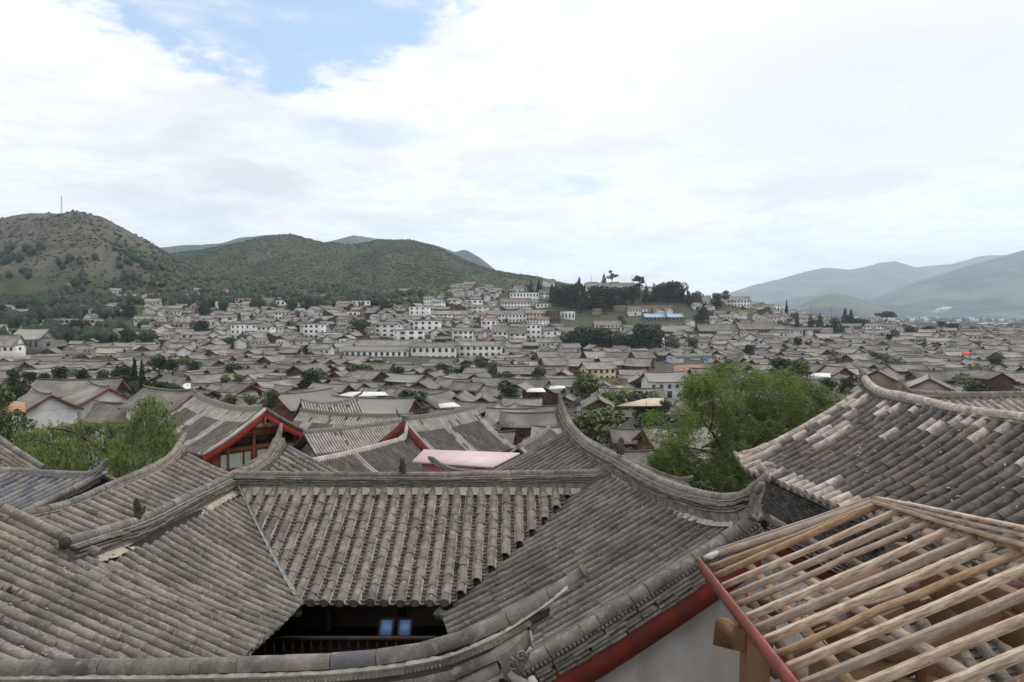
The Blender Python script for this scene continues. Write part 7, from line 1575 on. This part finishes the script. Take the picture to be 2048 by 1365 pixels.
pole('white_column', 1326, 676, 704, 470, 1.2, 'thick white column beside the great round trees', 'column', W_LIM)
# bare building lot with its fence
def strip(pa, pb_, h, th, m, name, label, cat, posts=10):
    root = empty(name, (pa+pb_)/2, label, cat); n = posts
    pr = MB().box((0, 0, h/2), ((pb_-pa).length/n-.06, th, h)).mesh('panel', m); ang = math.atan2((pb_-pa).y, (pb_-pa).x)
    for i in range(n):
        o = bpy.data.objects.new('panel', pr); COL.objects.link(o); o.parent = root; o.matrix_basis = Matrix.Translation(pa.lerp(pb_, (i+.5)/n)-root.location) @ Matrix.Rotation(ang, 4, 'Z')
    for i in range(n+1):
        b = MB(); p = pa.lerp(pb_, i/n); b.box(p+Vector((0, .1, h/2)), (.12, .12, h+.3)); b.build('post', STEEL, root)
FEN = mat('fence_pale', (.30, .33, .32), (.24, .27, .26), scale=1.); SOIL = mat('soil_red', (.30, .165, .10), (.22, .12, .075), (.38, .24, .16), scale=.4, fine=2.)
strip(P(1352, 718, 400), P(1424, 716, 408), 2.6, .1, FEN, 'site_fence', 'pale panel fence behind the bare earth lot', 'fence', 16)
b = MB(); rn = random.Random(6); vv = []; nx, ny = 26, 16
for j in range(ny):
    for i in range(nx):
        x = 88+30*i/(nx-1)+(j-8)*.8; y = 345+55*j/(ny-1); e_ = min(i, nx-1-i, j, ny-1-j)/5
        vv.append((x, y, gz(x, y)+min(1, e_)*(1.2+2.6*float(nfbm(np.array(x/7.), np.array(y/9.), 4)))-.3))
b.add(vv, {4: np.array([(j*nx+i, j*nx+i+1, (j+1)*nx+i+1, (j+1)*nx+i) for j in range(ny-1) for i in range(nx-1)])}); o = b.build('earth_lot', SOIL, None, True); o['kind'] = 'structure'
BLUE = mat('tarp_blue', (.05, .16, .48), (.04, .13, .40), scale=1.)
for px, py, Y, lb in ((1303, 727, 368, 'blue tarpaulin at the end of the brown terrace'), (1332, 722, 380, 'blue tarpaulin by the site fence corner'), (1412, 717, 398, 'blue tarpaulin at the far end of the earth lot')):
    p = P(px, py, Y); b = MB(); b.add([tuple(p+Vector(q)) for q in ((-1.6, 0, -1.4), (1.5, -.6, -1.4), (1.3, .2, -.1), (-.9, .3, .4), (0, -.6, -.6), (-1.5, .8, -1.4), (1.6, .8, -1.4))], [(0, 1, 4), (1, 2, 4), (2, 3, 4), (3, 0, 4), (0, 5, 6, 1), (5, 3, 2, 6), (0, 3, 5), (1, 6, 2)]); o = b.build('tarpaulin', BLUE); tag(o, lb, 'tarpaulin')
BANK = mat('bank_ochre', (.22, .165, .11), (.15, .115, .078), scale=.2, fine=1.)
for a, c, py, Y, h, lb in ((1228, 1345, 624, 620, 6., 'ochre cut bank below the knoll wood'), (1416, 1500, 632, 640, 5.5, 'ochre cut bank below the pagoda houses')):
    Ya = hit(a, py, Y); Yc = hit(c, py, Y); pa, pb_ = P(a, py, Ya), P(c, py, Yc); root = empty('retaining_bank', (pa+pb_)/2, lb, 'bank')
    MB().beam(pa+Vector((0, 1, h/2-2)), pb_+Vector((0, 1, h/2-2)), 2.0, h+4).build('bank_face', BANK, root); MB().beam(pa+Vector((0, .6, h+.15)), pb_+Vector((0, .6, h+.15)), 1.6, .4).build('bank_coping', W_TAN, root)
# small pagoda on the knoll
pg_y = hit(1452, 600, 700); pg = empty('pagoda', P(1452, 602, pg_y), 'small red pagoda with upturned eaves on the knoll shoulder', 'pagoda'); c = P(1452, 602, pg_y)
for k, (w_, z_) in enumerate(((9, 5.5), (6, 9.0))):
    b = MB(); b.box(c+Vector((0, 0, z_-2)), (w_*.6, w_*.6, 3.2)); b.build('storey', W_RED, pg)
    b = MB(); q = [c+Vector((sx*w_/2, sy*w_/2, z_)) for sx, sy in ((-1, -1), (1, -1), (1, 1), (-1, 1))]; md = [c+Vector((sx*w_*.5*.85, sy*w_*.5*.85, z_-.5)) for sx, sy in ((0, -1), (1, 0), (0, 1), (-1, 0))]; tp = c+Vector((0, 0, z_+2.2))
    ring = [q[0], md[0], q[1], md[1], q[2], md[2], q[3], md[3]]; b.add([tuple(p) for p in ring]+[tuple(tp)]+[tuple(p-Vector((0, 0, .3))) for p in ring], [(i, (i+1) % 8, 8) for i in range(8)]+[(i, i+9, (i+1) % 8+9, (i+1) % 8) for i in range(8)]+[tuple(range(16, 8, -1))]); b.build('roof', TOWN_D, pg)
# white steam over the plain
b = MB(); rs = np.random.RandomState(2)
for i in range(26):
    k = i/25; p = np.array(P(1868+30*k, 626-12*k-3*math.sin(k*5), 4300)); v = ICO*(1+rs.normal(0, .2, (12, 3)))*np.array([16, 10, 9])*(.5+k*.7)*rs.uniform(.6, 1.1)+p+rs.normal(0, 4, 3); b.add(v, {3: ICF})
o = b.build('steam', WHITE, None, True); o['kind'] = 'stuff'; o['label'] = 'white steam drifting over the distant plain'
# ================================================================== air
top = max(float(Z.max()), CZ)+12.; bot = float(Z.min())-1.
hx0, hx1 = float(Xw.min())-5, float(Xw.max())+5; hy0, hy1 = float(Ys.min())-25, float(Ys.max())+5
b = MB(); b.box(((hx0+hx1)/2, (hy0+hy1)/2, (top+bot)/2), (hx1-hx0, hy1-hy0, top-bot))
hm = bpy.data.materials.new('thin_haze'); hm.use_nodes = True; t = hm.node_tree; t.nodes.clear()
out = t.nodes.new('ShaderNodeOutputMaterial'); pv = t.nodes.new('ShaderNodeVolumePrincipled'); lk(t, pv.outputs[0], out.inputs['Volume'])
pv.inputs['Color'].default_value = (.74, .87, 1.0, 1); pv.inputs['Density'].default_value = 9.0e-5; pv.inputs['Anisotropy'].default_value = .5
hz = b.build('haze', hm); hz['kind'] = 'stuff'
